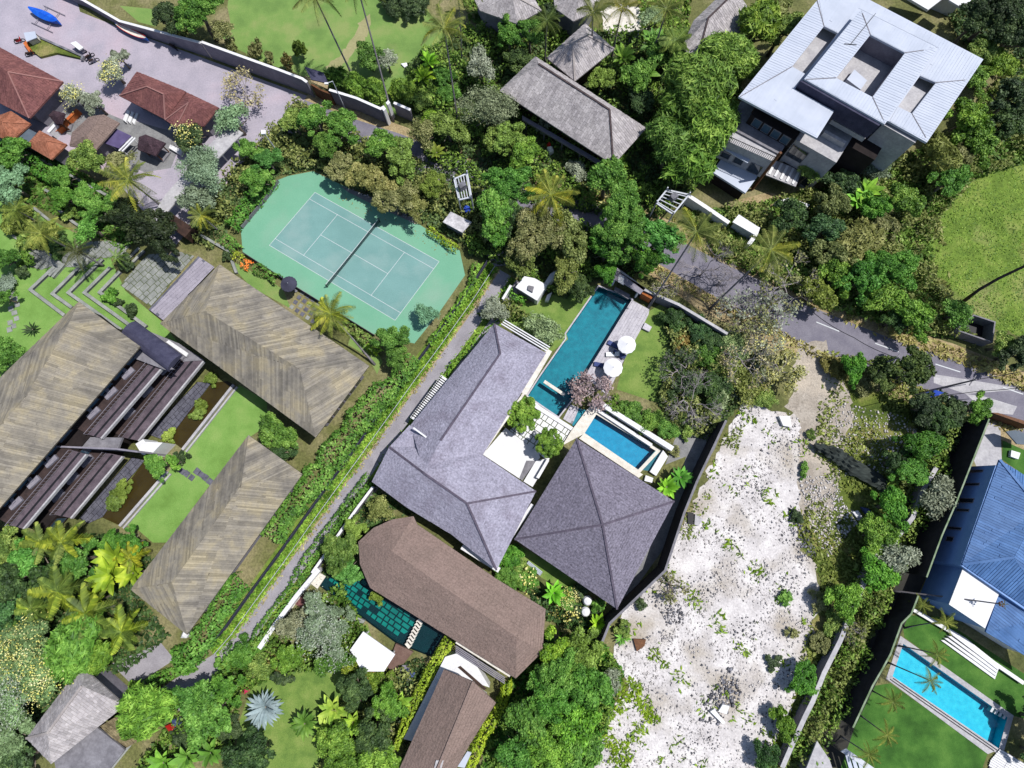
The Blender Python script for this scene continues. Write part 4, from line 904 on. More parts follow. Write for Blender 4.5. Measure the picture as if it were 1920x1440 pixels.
roof(r, [(1025, 108, 5.6), (1097, 44, 5.6), (1152, 92, 5.6), (1078, 152, 5.6), (1074, 82, 7.6), (1100, 66, 7.6)], [(0, 1, 5, 4), (1, 2, 5), (2, 3, 4, 5), (3, 0, 4)], M_tileflat, board=TILE, bm=M_tile, caps=[(4, 5), (3, 4), (2, 5)], capm=M_tileflat); walls(r, c, 5.5, 1.2, 0, M_darkwood)
c = [(1285, 90), (1375, -20), (1410, 30), (1300, 118)]
r = bthing('tiled_house', 'stone tile roof at the top edge beside the white roofed building', c, 5.5, 'house', G_ST)
roof(r, [(1280, 88, 5.6), (1300, 40, 5.6), (1372, -30, 5.6), (1412, 28, 5.6), (1365, 90, 5.6), (1305, 118, 5.6), (1328, 34, 7.8), (1365, -2, 7.8)], [(0, 1, 6), (1, 2, 7, 6), (2, 3, 7), (3, 4, 6, 7), (4, 5, 6), (5, 0, 6)], M_tileflat, board=TILE, bm=M_tile, caps=[(6, 5), (6, 7)], capm=M_dark); walls(r, c, 5.5, 1.2, 0, M_wallgrey)
for lab, c, rd in (('stone tile roof cut by the top edge behind the bright green tree', [(870, -40), (985, -30), (1015, 20), (970, 45), (900, 20)], (960, -10)), ('stone tile roof at the top edge between the coconut palms', [(1035, -40), (1150, -40), (1110, 25), (1075, 40), (1040, 15)], (1090, -15))):
    r = bthing('tiled_house', lab, c, 5.5, 'house', G_ST); roof(r, [(*q, 5.5) for q in c] + [(*rd, 7.5)], [(i, (i + 1) % 5, 5) for i in range(5)], M_tileflat, board=TILE, bm=M_tile, caps=[(2, 5)], capm=M_tileflat); walls(r, c, 5.5, 1.2, 0, M_wallgrey)
# bottom left stone house
c = Z(13, (590, 720), (890, 990), (400, 1400), (190, 1220))
r = bthing('tiled_house', 'stone tile house with worn pale roof at the bottom left by the yellow flowering tree', c, 5, 'house', G_ST)
roof(r, [(*Z(13, (575, 715))[0], 5), (*Z(13, (620, 740))[0], 5), (*Z(13, (900, 990))[0], 5), (*Z(13, (370, 1410))[0], 5), (*Z(13, (190, 1225))[0], 5), (*Z(13, (590, 850))[0], 7.2), (*Z(13, (345, 1185))[0], 7.2)], [(0, 1, 5), (1, 2, 5), (2, 3, 6, 5), (3, 4, 6), (4, 0, 5, 6)], M_tileflat, board=TILE, bm=M_tile, caps=[(5, 6), (6, 4)], capm=M_tileflat); walls(r, c, 5, 1.1, 0, M_wallgrey)
c = Z(13, (700, 1150), (900, 1310), (700, 1560), (400, 1440), (390, 1390))
r = bthing('flat_roof_annex', 'annex with flat grey roof beside the worn stone tile house', c, 3.5, 'building')
slab('flat_roof', c, 3.2, 3.5, M_concd, root=r); MB().prism(inset([P(*q, 3.2)[:2] for q in c], .5), 0, 3.2).build('wall', M_white, r)
c = Z(13, (720, 1140), (820, 1060), (900, 1030), (1080, 1200), (900, 1300))
r = bthing('thatched_lean_to', 'brown thatched lean-to between the flat annex and the feathery green tree', c, 3, 'shed')
roof(r, [(*c[0], 3.8), (*c[2], 3.6), (*c[3], 2.6), (*c[4], 2.8)], [(0, 1, 2, 3)], M_tan_roof, board=dict(w=.25, l=.8, h=(.02, .1), name='thatch_rows'), bm=M_tan_roof); walls(r, [c[0], c[2], c[3], c[4]], 3, .4, 0, M_darkwood, zt=2.3)
# -- maroon and orange roofs upper left
G_RED = 'maroon tiled roofs by the paved courtyard'
r = bthing('maroon_roof_house', 'large maroon hip roof house at the left edge of the paved courtyard', Z(1, (0, 350), (460, 590), (215, 850), (0, 740)), 4, 'house', G_RED)
roof(r, [(*Z(1, (-30, 325))[0], 4), (*Z(1, (455, 590))[0], 4), (*Z(1, (212, 852))[0], 4), (*Z(1, (-200, 640))[0], 4), (*Z(1, (60, 520))[0], 6.4), (*Z(1, (-90, 430))[0], 6.4)], [(0, 1, 4, 5), (1, 2, 4), (2, 3, 5, 4), (3, 0, 5)], M_red, board=TILE, bm=M_red, caps=[(4, 1), (4, 2)], capm=M_redcap, capw=.2); walls(r, Z(1, (-30, 325), (455, 590), (212, 852), (-200, 640)), 4, 1, 0, M_wallgrey)
c = Z(1, (985, 515), (1340, 660), (1190, 860), (860, 690))
r = bthing('maroon_roof_house', 'maroon hip roof house in two joined sections above the white steps', c, 4, 'house', G_RED)
roof(r, [(*q, 4) for q in c] + [(*Z(1, (1060, 625))[0], 5.9), (*Z(1, (1180, 680))[0], 5.9)], [(0, 1, 5, 4), (1, 2, 5), (2, 3, 4, 5), (3, 0, 4)], M_red, board=TILE, bm=M_red, caps=[(4, 5), (4, 3), (5, 2)], capm=M_redcap, capw=.2); walls(r, c, 4, .9, 0, M_wallgrey)
c2 = Z(1, (1345, 665), (1575, 775), (1465, 910), (1270, 915), (1190, 865))
roof(r, [(*q, 3.95) for q in c2] + [(*Z(1, (1360, 740))[0], 5.5), (*Z(1, (1450, 790))[0], 5.4)], [(0, 1, 6, 5), (1, 2, 6), (2, 3, 6), (3, 4, 5, 6), (4, 0, 5)], M_red, board=TILE, bm=M_red, caps=[(5, 4), (5, 3)], capm=M_redcap, capw=.2); walls(r, c2, 3.9, .9, 0, M_wallgrey)
c = Z(1, (640, 842), (745, 825), (860, 885), (690, 1080), (500, 1050), (520, 955))
r = bthing('brown_roof_pavilion', 'small brown hip roofed pavilion beside the purple awning', c, 3.6, 'pavilion', G_RED)
roof(r, [(*q, 3.6) for q in c] + [(*Z(1, (690, 900))[0], 4.9), (*Z(1, (620, 980))[0], 4.9)], [(0, 1, 6), (1, 2, 6), (2, 3, 7, 6), (3, 4, 7), (4, 5, 7), (5, 0, 6, 7)], M_brown, board=TILE, bm=M_brown, capw=.2); walls(r, c, 3.6, .8, 0, M_wallgrey)
for lab, c, rd in (('larger orange tiled roof at the left edge', Z(1, (80, 800), (222, 892), (75, 1022), (-60, 960), (-60, 850)), Z(1, (20, 880))[0]), ('smaller orange tiled roof right of the slate panel', Z(1, (285, 940), (482, 1042), (370, 1150), (190, 1045)), Z(1, (330, 1010))[0])):
    r = bthing('orange_roof_hut', lab, c, 3.4, 'hut', 'orange tiled huts'); k = len(c)
    roof(r, [(*q, 3.4) for q in c] + [(*rd, 4.6)], [(i, (i + 1) % k, k) for i in range(k)], M_orange, board=TILE, bm=M_orange, caps=[(1, k), (2, k)], capm=M_orange, capw=.18); walls(r, c, 3.4, .6, 0, M_wallgrey)
r = bthing('slate_lean_to', 'dark slate lean-to roof between the two orange tiled huts', Z(1, (190, 920), (262, 955), (195, 1055), (105, 1010)), 3, 'shed'); slab('roof', Z(1, (190, 920), (262, 955), (195, 1055), (105, 1010)), 2.8, 3.0, M_ash, root=r); walls(r, Z(1, (190, 920), (262, 955), (195, 1055), (105, 1010)), 3, .3, 0, M_wallgrey)
r = bthing('purple_awning', 'purple awning with white edge boards beside the small brown pavilion', Z(1, (840, 930), (950, 980), (860, 1070), (745, 1030)), 2.6, 'awning')
roof(r, [(*Z(1, (840, 928))[0], 2.9), (*Z(1, (945, 978))[0], 2.5), (*Z(1, (855, 1068))[0], 2.5), (*Z(1, (745, 1028))[0], 2.9)], [(0, 1, 2, 3)], M_purple, t=.08, name='canopy')
for q in Z(1, (940, 985), (860, 1065), (770, 1020), (840, 940)): w_ = P(*q, 2.4); part('post', lambda b: b.box((w_[0], w_[1], 0), .12, .12, 2.4), M_white, r)
for k in range(2): beam(Z(1, (955 + 18 * k, 985 + 6 * k), (855 + 22 * k, 1085 + 5 * k)), 2.5, .22, .12, M_white, 'edge_board', r)
for lab, c in (('black palm fibre shrine roof on the grey court beside the frangipani', Z(1, (1000, 985), (1050, 968), (1190, 1028), (1115, 1122), (990, 1075))), ('low black palm fibre shrine roof beside the orange brick wall', Z(1, (350, 830), (385, 795), (465, 815), (440, 890), (400, 895)))):
    r = bthing('shrine_pavilion', lab, c, 2.8, 'shrine', 'black roofed shrines'); k = len(c); cc = centroid(c)
    roof(r, [(*q, 2.6) for q in c] + [(*cc, 3.5)], [(i, (i + 1) % k, k) for i in range(k)], M_ijuk, t=.3, board=dict(w=.2, l=.5, h=(.01, .05), name='fibre_rows'), bm=M_ijuk)
    for q in inset([P(*p, 2.6)[:2] for p in c], .5): part('post', lambda b: b.box((*q, .3), .14, .14, 2.2), M_brownwall, r)
    MB().prism(inset([P(*p, 2.6)[:2] for p in c], .35), .008, .3).build('plinth', M_concd, r)
# covered walkway
r = bthing('covered_walkway', 'flat pale roofed walkway running down beside the frangipani to the dark gate wall', [(430, 240), (300, 410)], 3, 'walkway')
slab('flat_roof', [(428, 232), (456, 249), (330, 378), (297, 418), (283, 408), (310, 365)], 2.9, 3.1, M_conc, root=r)
slab('end_wall', Z(5, (1165, 225), (1230, 170), (1390, 275), (1330, 345)), 0, 2.4, M_darkwood, root=r)
for k in range(5):
    q = (440 - 30 * k, 252 + 31 * k); w_ = P(*q, 2.9); part('post', lambda b: b.box((w_[0], w_[1], 0), .2, .2, 2.9), M_white, r)
# -- white roofed modern building
r = bthing('white_roof_building', 'modern concrete building with white metal pinwheel roof and three open light wells', [(1385, 180), (1560, -34), (1842, 111), (1738, 266)], 10, 'building')
zl, zu = 12.6, 14.2
low = [(1385, 181), (1562, -36), (1844, 111), (1738, 267), (1666, 227), (1640, 226), (1508, 148), (1490, 167), (1564, 208), (1532, 259)]
O1 = [(1545, 49), (1571, 62), (1510, 139), (1485, 125)]; O3 = [(1725, 142), (1755, 155), (1710, 213), (1684, 200)]; OC = [(1632, 65), (1697, 99), (1636, 182), (1568, 146)]; UP = [(1614, 18), (1759, 91), (1659, 233), (1508, 148)]
def holed(name, outer, hs, z0, z1, m, zc=None):
    loops = [[Vector((*P(*q, z1)[:2], 0)) for q in lp] for lp in [outer] + hs]; T = tessellate_polygon(loops); V = [v for lp in loops for v in lp]; N_ = len(V); b = MB()
    b.v = [(v.x, v.y, z1) for v in V] + [(v.x, v.y, z0) for v in V]
    for t in T:
        a, c, d = (V[i] for i in t); t = t if (c.x - a.x) * (d.y - a.y) - (c.y - a.y) * (d.x - a.x) > 0 else t[::-1]
        b.f += [t, tuple(i + N_ for i in t[::-1])]
    k = 0
    for lp in loops:
        for i in range(len(lp)): j = k + (i + 1) % len(lp); b.f.append((k + i, k + i + N_, j + N_, j))
        k += len(lp)
    return b.build(name, m, r)
ro = holed('roof', low, [O1, O3, [(1630, 58), (1700, 95), (1640, 186), (1566, 150)]], zl - .35, zl, M_metal)
ru = holed('upper_roof', UP, [OC], zu - .3, zu, M_metal)
def seams(px, dirp, z, par, step=.42):
    pts = [P(*q, z) for q in px]; q0 = P(900, 700, z); q1 = P(900 + dirp[0], 700 + dirp[1], z); b = MB()
    strips(b, pts, (q1[0] - q0[0], q1[1] - q0[1], 0), step, 60, h=(.03, .036), gap=.045, jit=.02); o = b.build('metal_sheets', M_metal, r, par); o['kind'] = 'stuff'
SD, SE_ = (-60, 84), (100, 51)
seams([(1388, 181), (1485, 125), (1510, 139), (1490, 167), (1563, 208), (1532, 256)], SD, zl, ro); seams([(1388, 179), (1485, 124), (1545, 49), (1535, 0), (1562, -32)], SE_, zl, ro)
seams([(1562, -33), (1536, 0), (1545, 48), (1571, 61), (1609, 15), (1760, 90), (1725, 141), (1755, 154), (1810, 150), (1841, 111)], SD, zl, ro)
seams([(1841, 112), (1811, 150), (1755, 156), (1711, 214), (1734, 262), (1739, 265)], SE_, zl, ro); seams([(1738, 264), (1733, 258), (1710, 214), (1683, 200), (1668, 227)], SD, zl, ro)
for qd, dd in (([(1615, 20), (1757, 91), (1697, 98), (1632, 64)], SD), ([(1757, 92), (1659, 231), (1637, 182), (1698, 99)], SE_), ([(1658, 231), (1510, 148), (1568, 147), (1636, 183)], SD), ([(1510, 147), (1613, 20), (1631, 65), (1567, 145)], SE_)): seams(qd, dd, zu, ru)
MB().prism([P(*q, 11)[:2] for q in [(1405, 165), (1562, -20), (1820, 112), (1722, 252)]], 10.6, 11.0).build('inner_floor', M_conc, r)
full = [(1385, 181), (1562, -36), (1844, 111), (1738, 267)]
MB().prism(inset([P(*q, zl)[:2] for q in full], 2.6), 0, 10.6).build('wall', M_wallgrey, r)
for px in ([(1500, 152), (1508, 150), (1655, 228), (1648, 236)], [(1660, 228), (1758, 90), (1754, 88), (1655, 224)]): slab('clerestory_wall', px, 11.0, 13.9, M_fencecloth)
holed('light_well_wall', [(1635, 60), (1700, 92), (1641, 188), (1562, 148)], [OC], 11.0, 13.9, M_wallgrey)
slab('hatch', Z(4, (700, 500), (790, 580), (745, 645), (645, 570)), 11.0, 11.8, M_metal)
b = MB(); q0, q1 = P(1642, 25, 14.3), P(1594, 84, 14.3); b.bar(q0, q1, .07); b.bar(P(1583, 82, 14.3), P(1606, 84, 14.3), .07); b.build('antenna', M_black, r)
for pa, pb, z in (((1388, 181), (1485, 125), zl), ((1532, 0), (1545, 49), zl), ((1755, 155), (1810, 150), zl), ((1710, 213), (1736, 258), zl), ((1568, 146), (1512, 149), zu), ((1632, 65), (1617, 25), zu), ((1697, 99), (1732, 94), zu), ((1636, 182), (1656, 224), zu)): MB().bar(P(*pa, z + .04), P(*pb, z + .04), .12, .05).build('hip_flashing', M_concd, r, ro if z == zl else ru)
# storeys below the roof on the side that faces the road
def storey(name, la, lb, z0, z1, m, depth=7.0, sub=None):
    a, b2 = Vector(P(*la, z1)[:2]), Vector(P(*lb, z1)[:2]); d = (b2 - a).normalized(); k = Vector((-d.y, d.x)); k = k if k.y > 0 else -k
    MB().prism([a, b2, b2 + k * depth, a + k * depth], z0, z1).build(name, m, r, sub); return a, b2
def win(a, b2, s0, s1, z0, z1, kind='window', fr=None, pane=None, out=.06):
    if Vector(((b2 - a).y, -(b2 - a).x)).y > 0: a, b2, s0, s1 = b2, a, 1 - s1, 1 - s0
    opening(r, a, b2, s0, s1, z0, z1, kind, fr or M_concd, pane, out)
a, b2 = storey('middle_storey', (1354, 260), (1450, 303), 3.7, 8.2, M_conc)
for s in (.12, .38): win(a, b2, s, s + .18, 4.4, 6.0)
win(a, b2, .68, .92, 3.9, 6.2, 'glass_door')
storey('window_hood', (1349, 274), (1402, 306), 6.35, 6.5, M_metal, 2.4); storey('floor_slab', (1335, 322), (1398, 362), 3.3, 3.69, M_metal, 5); storey('garage', (1340, 318), (1398, 356), 0, 3.29, M_deepshade, 5)
storey('balcony_floor', (1362, 236), (1462, 290), 8.21, 8.5, M_concd, 6)
pw = PP([(1352, 256), (1452, 301)], 9.3); bb = MB(); qa, qb = Vector((a.x, a.y, 8.25)), Vector((b2.x, b2.y, 8.25))
for k in range(30): q = qa.lerp(qb, k / 29); bb.bar(q, q + Vector((0, 0, 1)), .05)
bb.bar(qa + Vector((0, 0, 1)), qb + Vector((0, 0, 1)), .08); bb.build('railing', M_black, r)
a3, b3 = storey('upper_storey', (1408, 215), (1490, 262), 8.51, 10.5, M_deepshade, 6)
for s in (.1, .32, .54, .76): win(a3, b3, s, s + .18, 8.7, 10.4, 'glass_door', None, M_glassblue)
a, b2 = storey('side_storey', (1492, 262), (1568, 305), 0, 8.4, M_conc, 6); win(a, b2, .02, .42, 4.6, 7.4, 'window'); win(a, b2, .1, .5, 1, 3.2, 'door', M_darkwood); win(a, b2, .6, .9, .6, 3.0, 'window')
storey('roof_beam', (1560, 225), (1622, 260), 9.6, 10.4, M_conc, 1.2); storey('open_frame', (1545, 248), (1585, 270), 8.41, 9.4, M_conc, .5); storey('recess_shade', (1530, 240), (1640, 300), 0, 8.3, M_deepshade, 5)  # last block is solid; its dark colour paints the shade of a recess
a, b2 = storey('plain_wall', (1655, 233), (1716, 268), 0, 12.0, M_conc, 8); storey('wall_cap', (1640, 233), (1652, 224), 12.01, 12.4, M_white, 1)
for q in ((1453, 300), (1412, 212)): w_ = P(*q, 8.6); MB().box((w_[0], w_[1], 0 if q[0] > 1430 else 8.5), .35, .35, 10.5 if q[0] > 1430 else 2.2, .5).build('column', M_brownwall, r)
storey('porch_slab', (1436, 328), (1492, 350), 2.9, 3.1, M_conc, 3)
for k in range(5): storey('skylight_bar', (1440 + 11 * k, 325 + 4.6 * k), (1444 + 11 * k, 327 + 4.6 * k), 3.11, 3.25, M_white, 2.6)
# neighbour corner, top right
r = bthing('white_villa', 'white villa corner at the top edge right of the metal roof', Z(4, (1080, 0), (1350, -50), (1500, 0), (1230, 70)), 4, 'house')
slab('flat_roof', Z(4, (1060, -30), (1160, -120), (1400, -60), (1230, 70)), 3.8, 4.2, M_white, root=r); slab('flat_roof', Z(4, (1380, 0), (1470, -80), (1560, -20), (1480, 60)), 5, 5.3, M_white, root=r)
MB().prism([P(*q)[:2] for q in Z(4, (1090, -20), (1180, -110), (1500, -60), (1380, 120), (1240, 60))], 0, 3.7).build('wall', M_white, r)
# -- blue tiled house, right
r = bthing('blue_roof_house', 'white house with blue tiled hip roof and flat white terrace beside the aqua pool', [(1875, 860), (2050, 960), (2000, 1250), (1805, 1060)], 6, 'house')
zb = 6.5
A_, S_, = (1874, 862), (1804, 1058)
roof(r, [(*A_, zb), (2080, 990, zb), (2000, 1190, zb), (*S_, zb), (1950, 955, 8.2), (1900, 1045, 8.2)], [(0, 1, 4), (1, 2, 5, 4), (2, 3, 5), (3, 0, 4, 5)], M_bluetile, board=dict(w=.36, l=8, h=(.03, .07), gap=.06, jit=.05, name='tile_ribs'), bm=M_bluetile, caps=[(0, 4), (3, 5)], capm=M_bluetile, capw=.35)
roof(r, [(1806, 1062, 6.3), (1900, 1050, 7.6), (1990, 1150, 6.6), (1990, 1270, 4.9), (1848, 1185, 4.9), (1873, 1112, 5.6)], [(0, 1, 2, 5), (5, 2, 3, 4)], M_bluetile, board=dict(w=.36, l=8, h=(.03, .07), gap=.06, jit=.05, name='tile_ribs', down=False), bm=M_bluetile)
MB().prism([P(*q, zb)[:2] for q in [(1868, 872), (2070, 985), (1990, 1190), (1802, 1060)]], 0, 6.4).build('wall', M_blueshade, r)
slab('terrace_wall', Z(16, (1480, 5), (1745, 175), (1640, 435), (1380, 262)), 0, 5.8, M_blueshade, root=r); slab('terrace_top', Z(16, (1480, 5), (1745, 175), (1640, 435), (1380, 262)), 5.801, 5.9, M_white, root=r); slab('lower_wing_wall', Z(16, (1760, 190), (1980, 320), (1980, 640), (1660, 440)), 0, 4.6, M_white, root=r)
wa, wb = P(1868, 872, zb)[:2], P(1802, 1060, zb)[:2]
def wslot(s0, s1, z0, z1, pane=None):
    a, b2 = Vector(wa), Vector(wb)
    if (b2 - a).y < 0 and Vector(((b2 - a).y, -(b2 - a).x)).x < 0: opening(r, a, b2, s0, s1, z0, z1, 'window', M_wallgrey, pane)
    else: opening(r, b2, a, 1 - s1, 1 - s0, z0, z1, 'window', M_wallgrey, pane)
for s0, s1, z0, z1 in ((.04, .07, 2.2, 4.6), (.18, .21, 2.0, 4.8), (.34, .39, 1.8, 4.8), (.45, .48, 2.2, 4.6), (.64, .67, 1.8, 4.4), (.74, .79, 2.2, 3.6)): wslot(s0, s1, z0, z1)  # slots: windows, and dark openings standing in for beam shadows
slab('wall_lamp', Z(12, (1395, 1270), (1450, 1270), (1440, 1310), (1390, 1310)), 1.5, 1.9, M_concd, root=r)
# ---------------------------------------------------------------- walls, fences, outdoor objects
# street wall, upper left: grey face to the road, pale top
G_BW = 'grey street wall sections'
wall('street_wall', 'long grey street wall with pale coping running from the top edge past the blue boat', Z(1, (380, -90), (600, 0), (860, 150), (1300, 268), (1445, 306)), .3, (1.6, 1.7, 1.8, 3.0, 3.4), M_wallgrey, M_white, group=G_BW)
wall('street_wall', 'grey street wall section from the step in the coping to the brown gateway', Z(1, (1450, 300), (1920, 470)) + Z(2, (200, 500), (370, 565), (405, 590)), .3, 3.7, M_wallgrey, M_white, group=G_BW)
wall('street_wall', 'grey street wall section between the brown gateway and the double white pillar', Z(2, (565, 645), (760, 705), (935, 782), (962, 765)), .3, 3.4, M_wallgrey, M_white, group=G_BW)
wall('street_wall', 'short low street wall stub right of the double white pillar', Z(2, (1030, 738), (1150, 790)), .3, 3.0, M_wallgrey, M_white, group=G_BW)
r = bthing('gateway', 'brown timber gateway with dark blue roof panel set in the street wall', Z(2, (380, 480), (520, 520), (590, 640), (430, 600)), 3, 'gate')
slab('roof_panel', Z(2, (385, 478), (525, 522), (560, 600), (435, 572)), 3.3, 3.45, M_fencecloth, root=r); slab('front_canopy', Z(2, (432, 574), (560, 602), (552, 640), (440, 590)), 3.2, 3.29, M_sand, root=r)
slab('gate_leaf', Z(2, (438, 600), (505, 640), (500, 650), (433, 610)), .1, 2.9, M_brownwall, root=r); slab('gate_leaf', Z(2, (508, 642), (575, 668), (570, 678), (503, 652)), .1, 2.9, M_brownwall, root=r)
r = bthing('gate_pillar', 'pair of tall white gate pillars at the foot of the second coconut palm', Z(2, (945, 780), (985, 725), (1015, 860), (1000, 890)), 3, 'gate pillar')
for q in (Z(2, (945, 785), (960, 765), (975, 780), (958, 800)), Z(2, (972, 740), (990, 720), (1005, 738), (988, 756))): slab('pillar', q, 0, 3.8, M_white, root=r)
# tennis court edging fence, dark cloth fence by the lane
def meshfence(label, px, h, m, cat='fence', name='fence', post=2.6, cloth=True, group=None, postm=None):
    pw = PP(px, h); c = centroid(pw); r = thing(name, label, cat, (c[0], c[1], 0), group)
    if cloth: part('cloth_panel', lambda b: wallstrip(b, pw, .05, .05, h - .06), m, r)
    b = MB()
    for i in range(len(pw) - 1): b.bar(pw[i], pw[i + 1], .06)
    b.build('top_rail', postm or m, r)
    for i in range(len(pw) - 1):
        a, c2 = Vector(pw[i]), Vector(pw[i + 1]); k = max(1, round((c2 - a).length / post))
        for j in range(k + (i == len(pw) - 2)):
            q = a.lerp(c2, j / k); MB().box((q.x, q.y, 0), .09, .09, h + .05).build('post', postm or m, r)
    return r
FE = [(q[0] - 27, q[1] - 4) for q in off(LANE_L[:12], 8)]
FE = off(LANE_L[:12], 42)
meshfence('tall dark cloth fence running the whole length of the lane on its hedge side', FE, 1.25, M_fencecloth)
meshfence('thin steel rail on low posts along the grassy bank beside the lane', off(LANE_L[:12], 24), .5, M_steel, cloth=False, name='guard_rail', cat='railing', post=6)
meshfence('low grey kerb fence on the upper left side of the tennis court', [(452, 424), (500, 366), (520, 337)], .8, M_concd, name='court_fence')
meshfence('low dark fence along the lower left side of the tennis court beside the umbrella', [(455, 473), (520, 515), (560, 541), (640, 590), (700, 627)], 1.0, M_fencecloth, name='court_fence')
meshfence('dark wire fence above the tennis court under the dry brown trees', Z(6, (680, -50), (900, 60), (1230, 215)), 1.6, M_black, name='court_fence', cloth=False)
# boundary walls on the villa plot
wall('garden_wall', 'long pale topped wall between the villa garden and the road, behind the bare shrubs', Z(7, (790, 545), (905, 625), (1030, 720), (1280, 830), (1630, 1040)), .3, 2.6, M_wallgrey, M_conc)
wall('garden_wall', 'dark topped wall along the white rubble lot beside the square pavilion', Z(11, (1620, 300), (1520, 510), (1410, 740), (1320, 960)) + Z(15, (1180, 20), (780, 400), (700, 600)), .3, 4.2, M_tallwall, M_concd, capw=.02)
wall('garden_wall', 'pale broken wall beside the trimmed hedge left of the rounded brown roof', Z(10, (880, 780), (760, 940), (660, 1080), (560, 1230), (440, 1400)), .25, 1.8, M_wallgrey, M_white)
wall('garden_wall', 'white wall topped with sunlit coping left of the green tiled pool', Z(14, (490, 10), (330, 200), (180, 400), (60, 580)), .5, 1.6, M_white, M_white)
wall('garden_wall', 'white garden wall at the upper left corner of the long pool by the lane mouth', Z(7, (70, 690), (10, 790)), .25, 2.0, M_white, M_white)
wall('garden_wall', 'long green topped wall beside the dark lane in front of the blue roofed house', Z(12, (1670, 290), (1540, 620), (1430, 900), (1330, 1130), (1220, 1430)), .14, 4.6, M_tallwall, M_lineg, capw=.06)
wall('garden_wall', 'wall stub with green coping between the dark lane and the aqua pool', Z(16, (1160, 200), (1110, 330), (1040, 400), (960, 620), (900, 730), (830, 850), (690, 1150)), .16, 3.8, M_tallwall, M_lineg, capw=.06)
wall('garden_wall', 'weathered blockwork wall between the vacant lot and the dark lane', Z(12, (1290, 640), (1180, 830), (1120, 1000)) + Z(16, (790, 60), (680, 320), (600, 520), (480, 760), (400, 960), (340, 1080), (240, 1300), (180, 1440)), .5, 2.0, M_wallgrey, M_conc)
for px, lab in ((Z(5, (0, 265), (170, 390), (430, 560)), 'long thin kerb wall down to the stepped corner of the terraced lawn'), (Z(1, (0, 1000), (220, 1110), (520, 1270), (760, 1400)), 'pale kerb wall below the orange huts'), (Z(5, (320, 0), (480, 95)), 'short kerb wall between hedges at the left'), (Z(5, (240, 130), (400, 260)), 'kerb wall beside the upper lawn of the terraces'), (Z(5, (390, 120), (520, 230), (650, 320)), 'kerb wall with stepping stones beside it at the upper left'), (Z(5, (1430, 320), (1640, 440), (1700, 600)), 'pale kerb wall between the stone plaza and the court path')):
    wall('garden_kerb', lab, px, .3, .5, M_wallgrey, M_stone, group='garden kerb walls', cat='kerb wall')
# low walls of the terraced lawn (V shaped)
for i, (px, lab) in enumerate((
    (Z(5, (390, 555), (215, 720), (460, 905)), 'outermost V shaped ledge of the terraced lawn'), (Z(5, (580, 545), (375, 750), (515, 850)), 'second V shaped ledge of the terraced lawn from the left'),
    (Z(5, (735, 500), (490, 742), (870, 1010)), 'middle V shaped ledge of the terraced lawn'), (Z(5, (790, 560), (605, 742), (930, 975)), 'fourth V shaped ledge of the terraced lawn'), (Z(5, (860, 590), (715, 740), (1050, 985)), 'innermost V shaped ledge beside the bushes of the terraced lawn'))):
    wall('lawn_ledge', lab, px, .38, .5, M_stoned, M_stone, group='ledges of the terraced lawn', cat='ledge')
for i, (px, lab) in enumerate(((Z(5, (240, 430), (400, 560), (330, 620)), 'upper garden stair tread left of the terraced lawn'), (Z(5, (270, 425), (425, 550), (350, 620)), 'middle garden stair tread left of the terraced lawn'), (Z(5, (300, 425), (450, 545), (375, 630)), 'lower garden stair tread left of the terraced lawn'))):
    wall('garden_step', lab, px, .3, .3 + .12 * i, M_stone, M_stone, group='garden stair treads', cat='step')
for i, (x0, y0, x1, y1) in enumerate(((930, 400, 830, 500), (1000, 420, 900, 520), (1035, 440, 935, 540))):
    wall('plaza_step', ('upper', 'middle', 'lower')[i] + ' narrow stone step at the edge of the jointed plaza', Z(5, (x0, y0), (x1, y1)), .3, .2 + .1 * i, M_stoned, M_stone, group='plaza edge steps', cat='step')
def pavers(root, px, m, dirp, w, l, z, h=.03, gap=.05, jit=.15, name='paving_stone', world=False):
    """individual stones as parts laid in rows over a pixel polygon"""
    pts = [P(*q, z) for q in px]; q0 = P(900, 700, z); q1 = P(900 + dirp[0], 700 + dirp[1], z); b = MB()
    strips(b, pts, (q1[0] - q0[0], q1[1] - q0[1], 0), w, l, h=(h * .7, h * 1.3), gap=gap, jit=jit, minA=w * l * .12)
    # split the collected prisms into objects
    used = 0; cur = None; org = ORG[root.name]; fi = 0; out = []
    while fi < len(b.f):
        top = b.f[fi]; k = len(top); base = min(top) - k; vs = b.v[base:base + 2 * k]; fs = [tuple(i - base for i in f) for f in b.f[fi:fi + k + 1]]
        me = raw(name, [(p[0] - org.x, p[1] - org.y, p[2] - org.z) for p in vs], fs, m); out.append(link(name, me, root)); fi += k + 1
    return out
# plaza and deck
px = Z(5, (1330, 440), (1365, 480), (1310, 530), (1395, 500), (1080, 845), (870, 690), (1100, 450))
px = Z(5, (1060, 470), (1300, 450), (1400, 480), (1085, 845), (868, 690)); c = centroid(PP(px))
t = thing('stone_plaza', 'jointed stone plaza between the terraced lawn and the lilac deck', 'plaza', (c[0], c[1], 0)); slabp = MB().prism([p[:2] for p in PP(px)], .009, .06).build('bed', M_joint, t); pavers(t, px, M_stone, (58, -60), .95, 1.1, .06, h=.05, gap=.10, jit=.25)
px = Z(5, (1085, 872), (1440, 490), (1545, 560), (1180, 945)); c = centroid(PP(px))
t = thing('lilac_deck', 'lilac boarded deck along the end of the resort pavilion roof', 'deck', (c[0], c[1], 0)); MB().prism([p[:2] for p in PP(px)], .013, .5).build('frame', M_stoned, t); pavers(t, PP(px) and px, M_lilacdeck, (-62, 62), .55, 3.2, .5, h=.03, gap=.03, name='board')
px = Z(5, (1345, 450), (1425, 490), (1330, 600), (1305, 540)); px2 = Z(5, (200, 460), (290, 430), (400, 545), (300, 580), (215, 560))
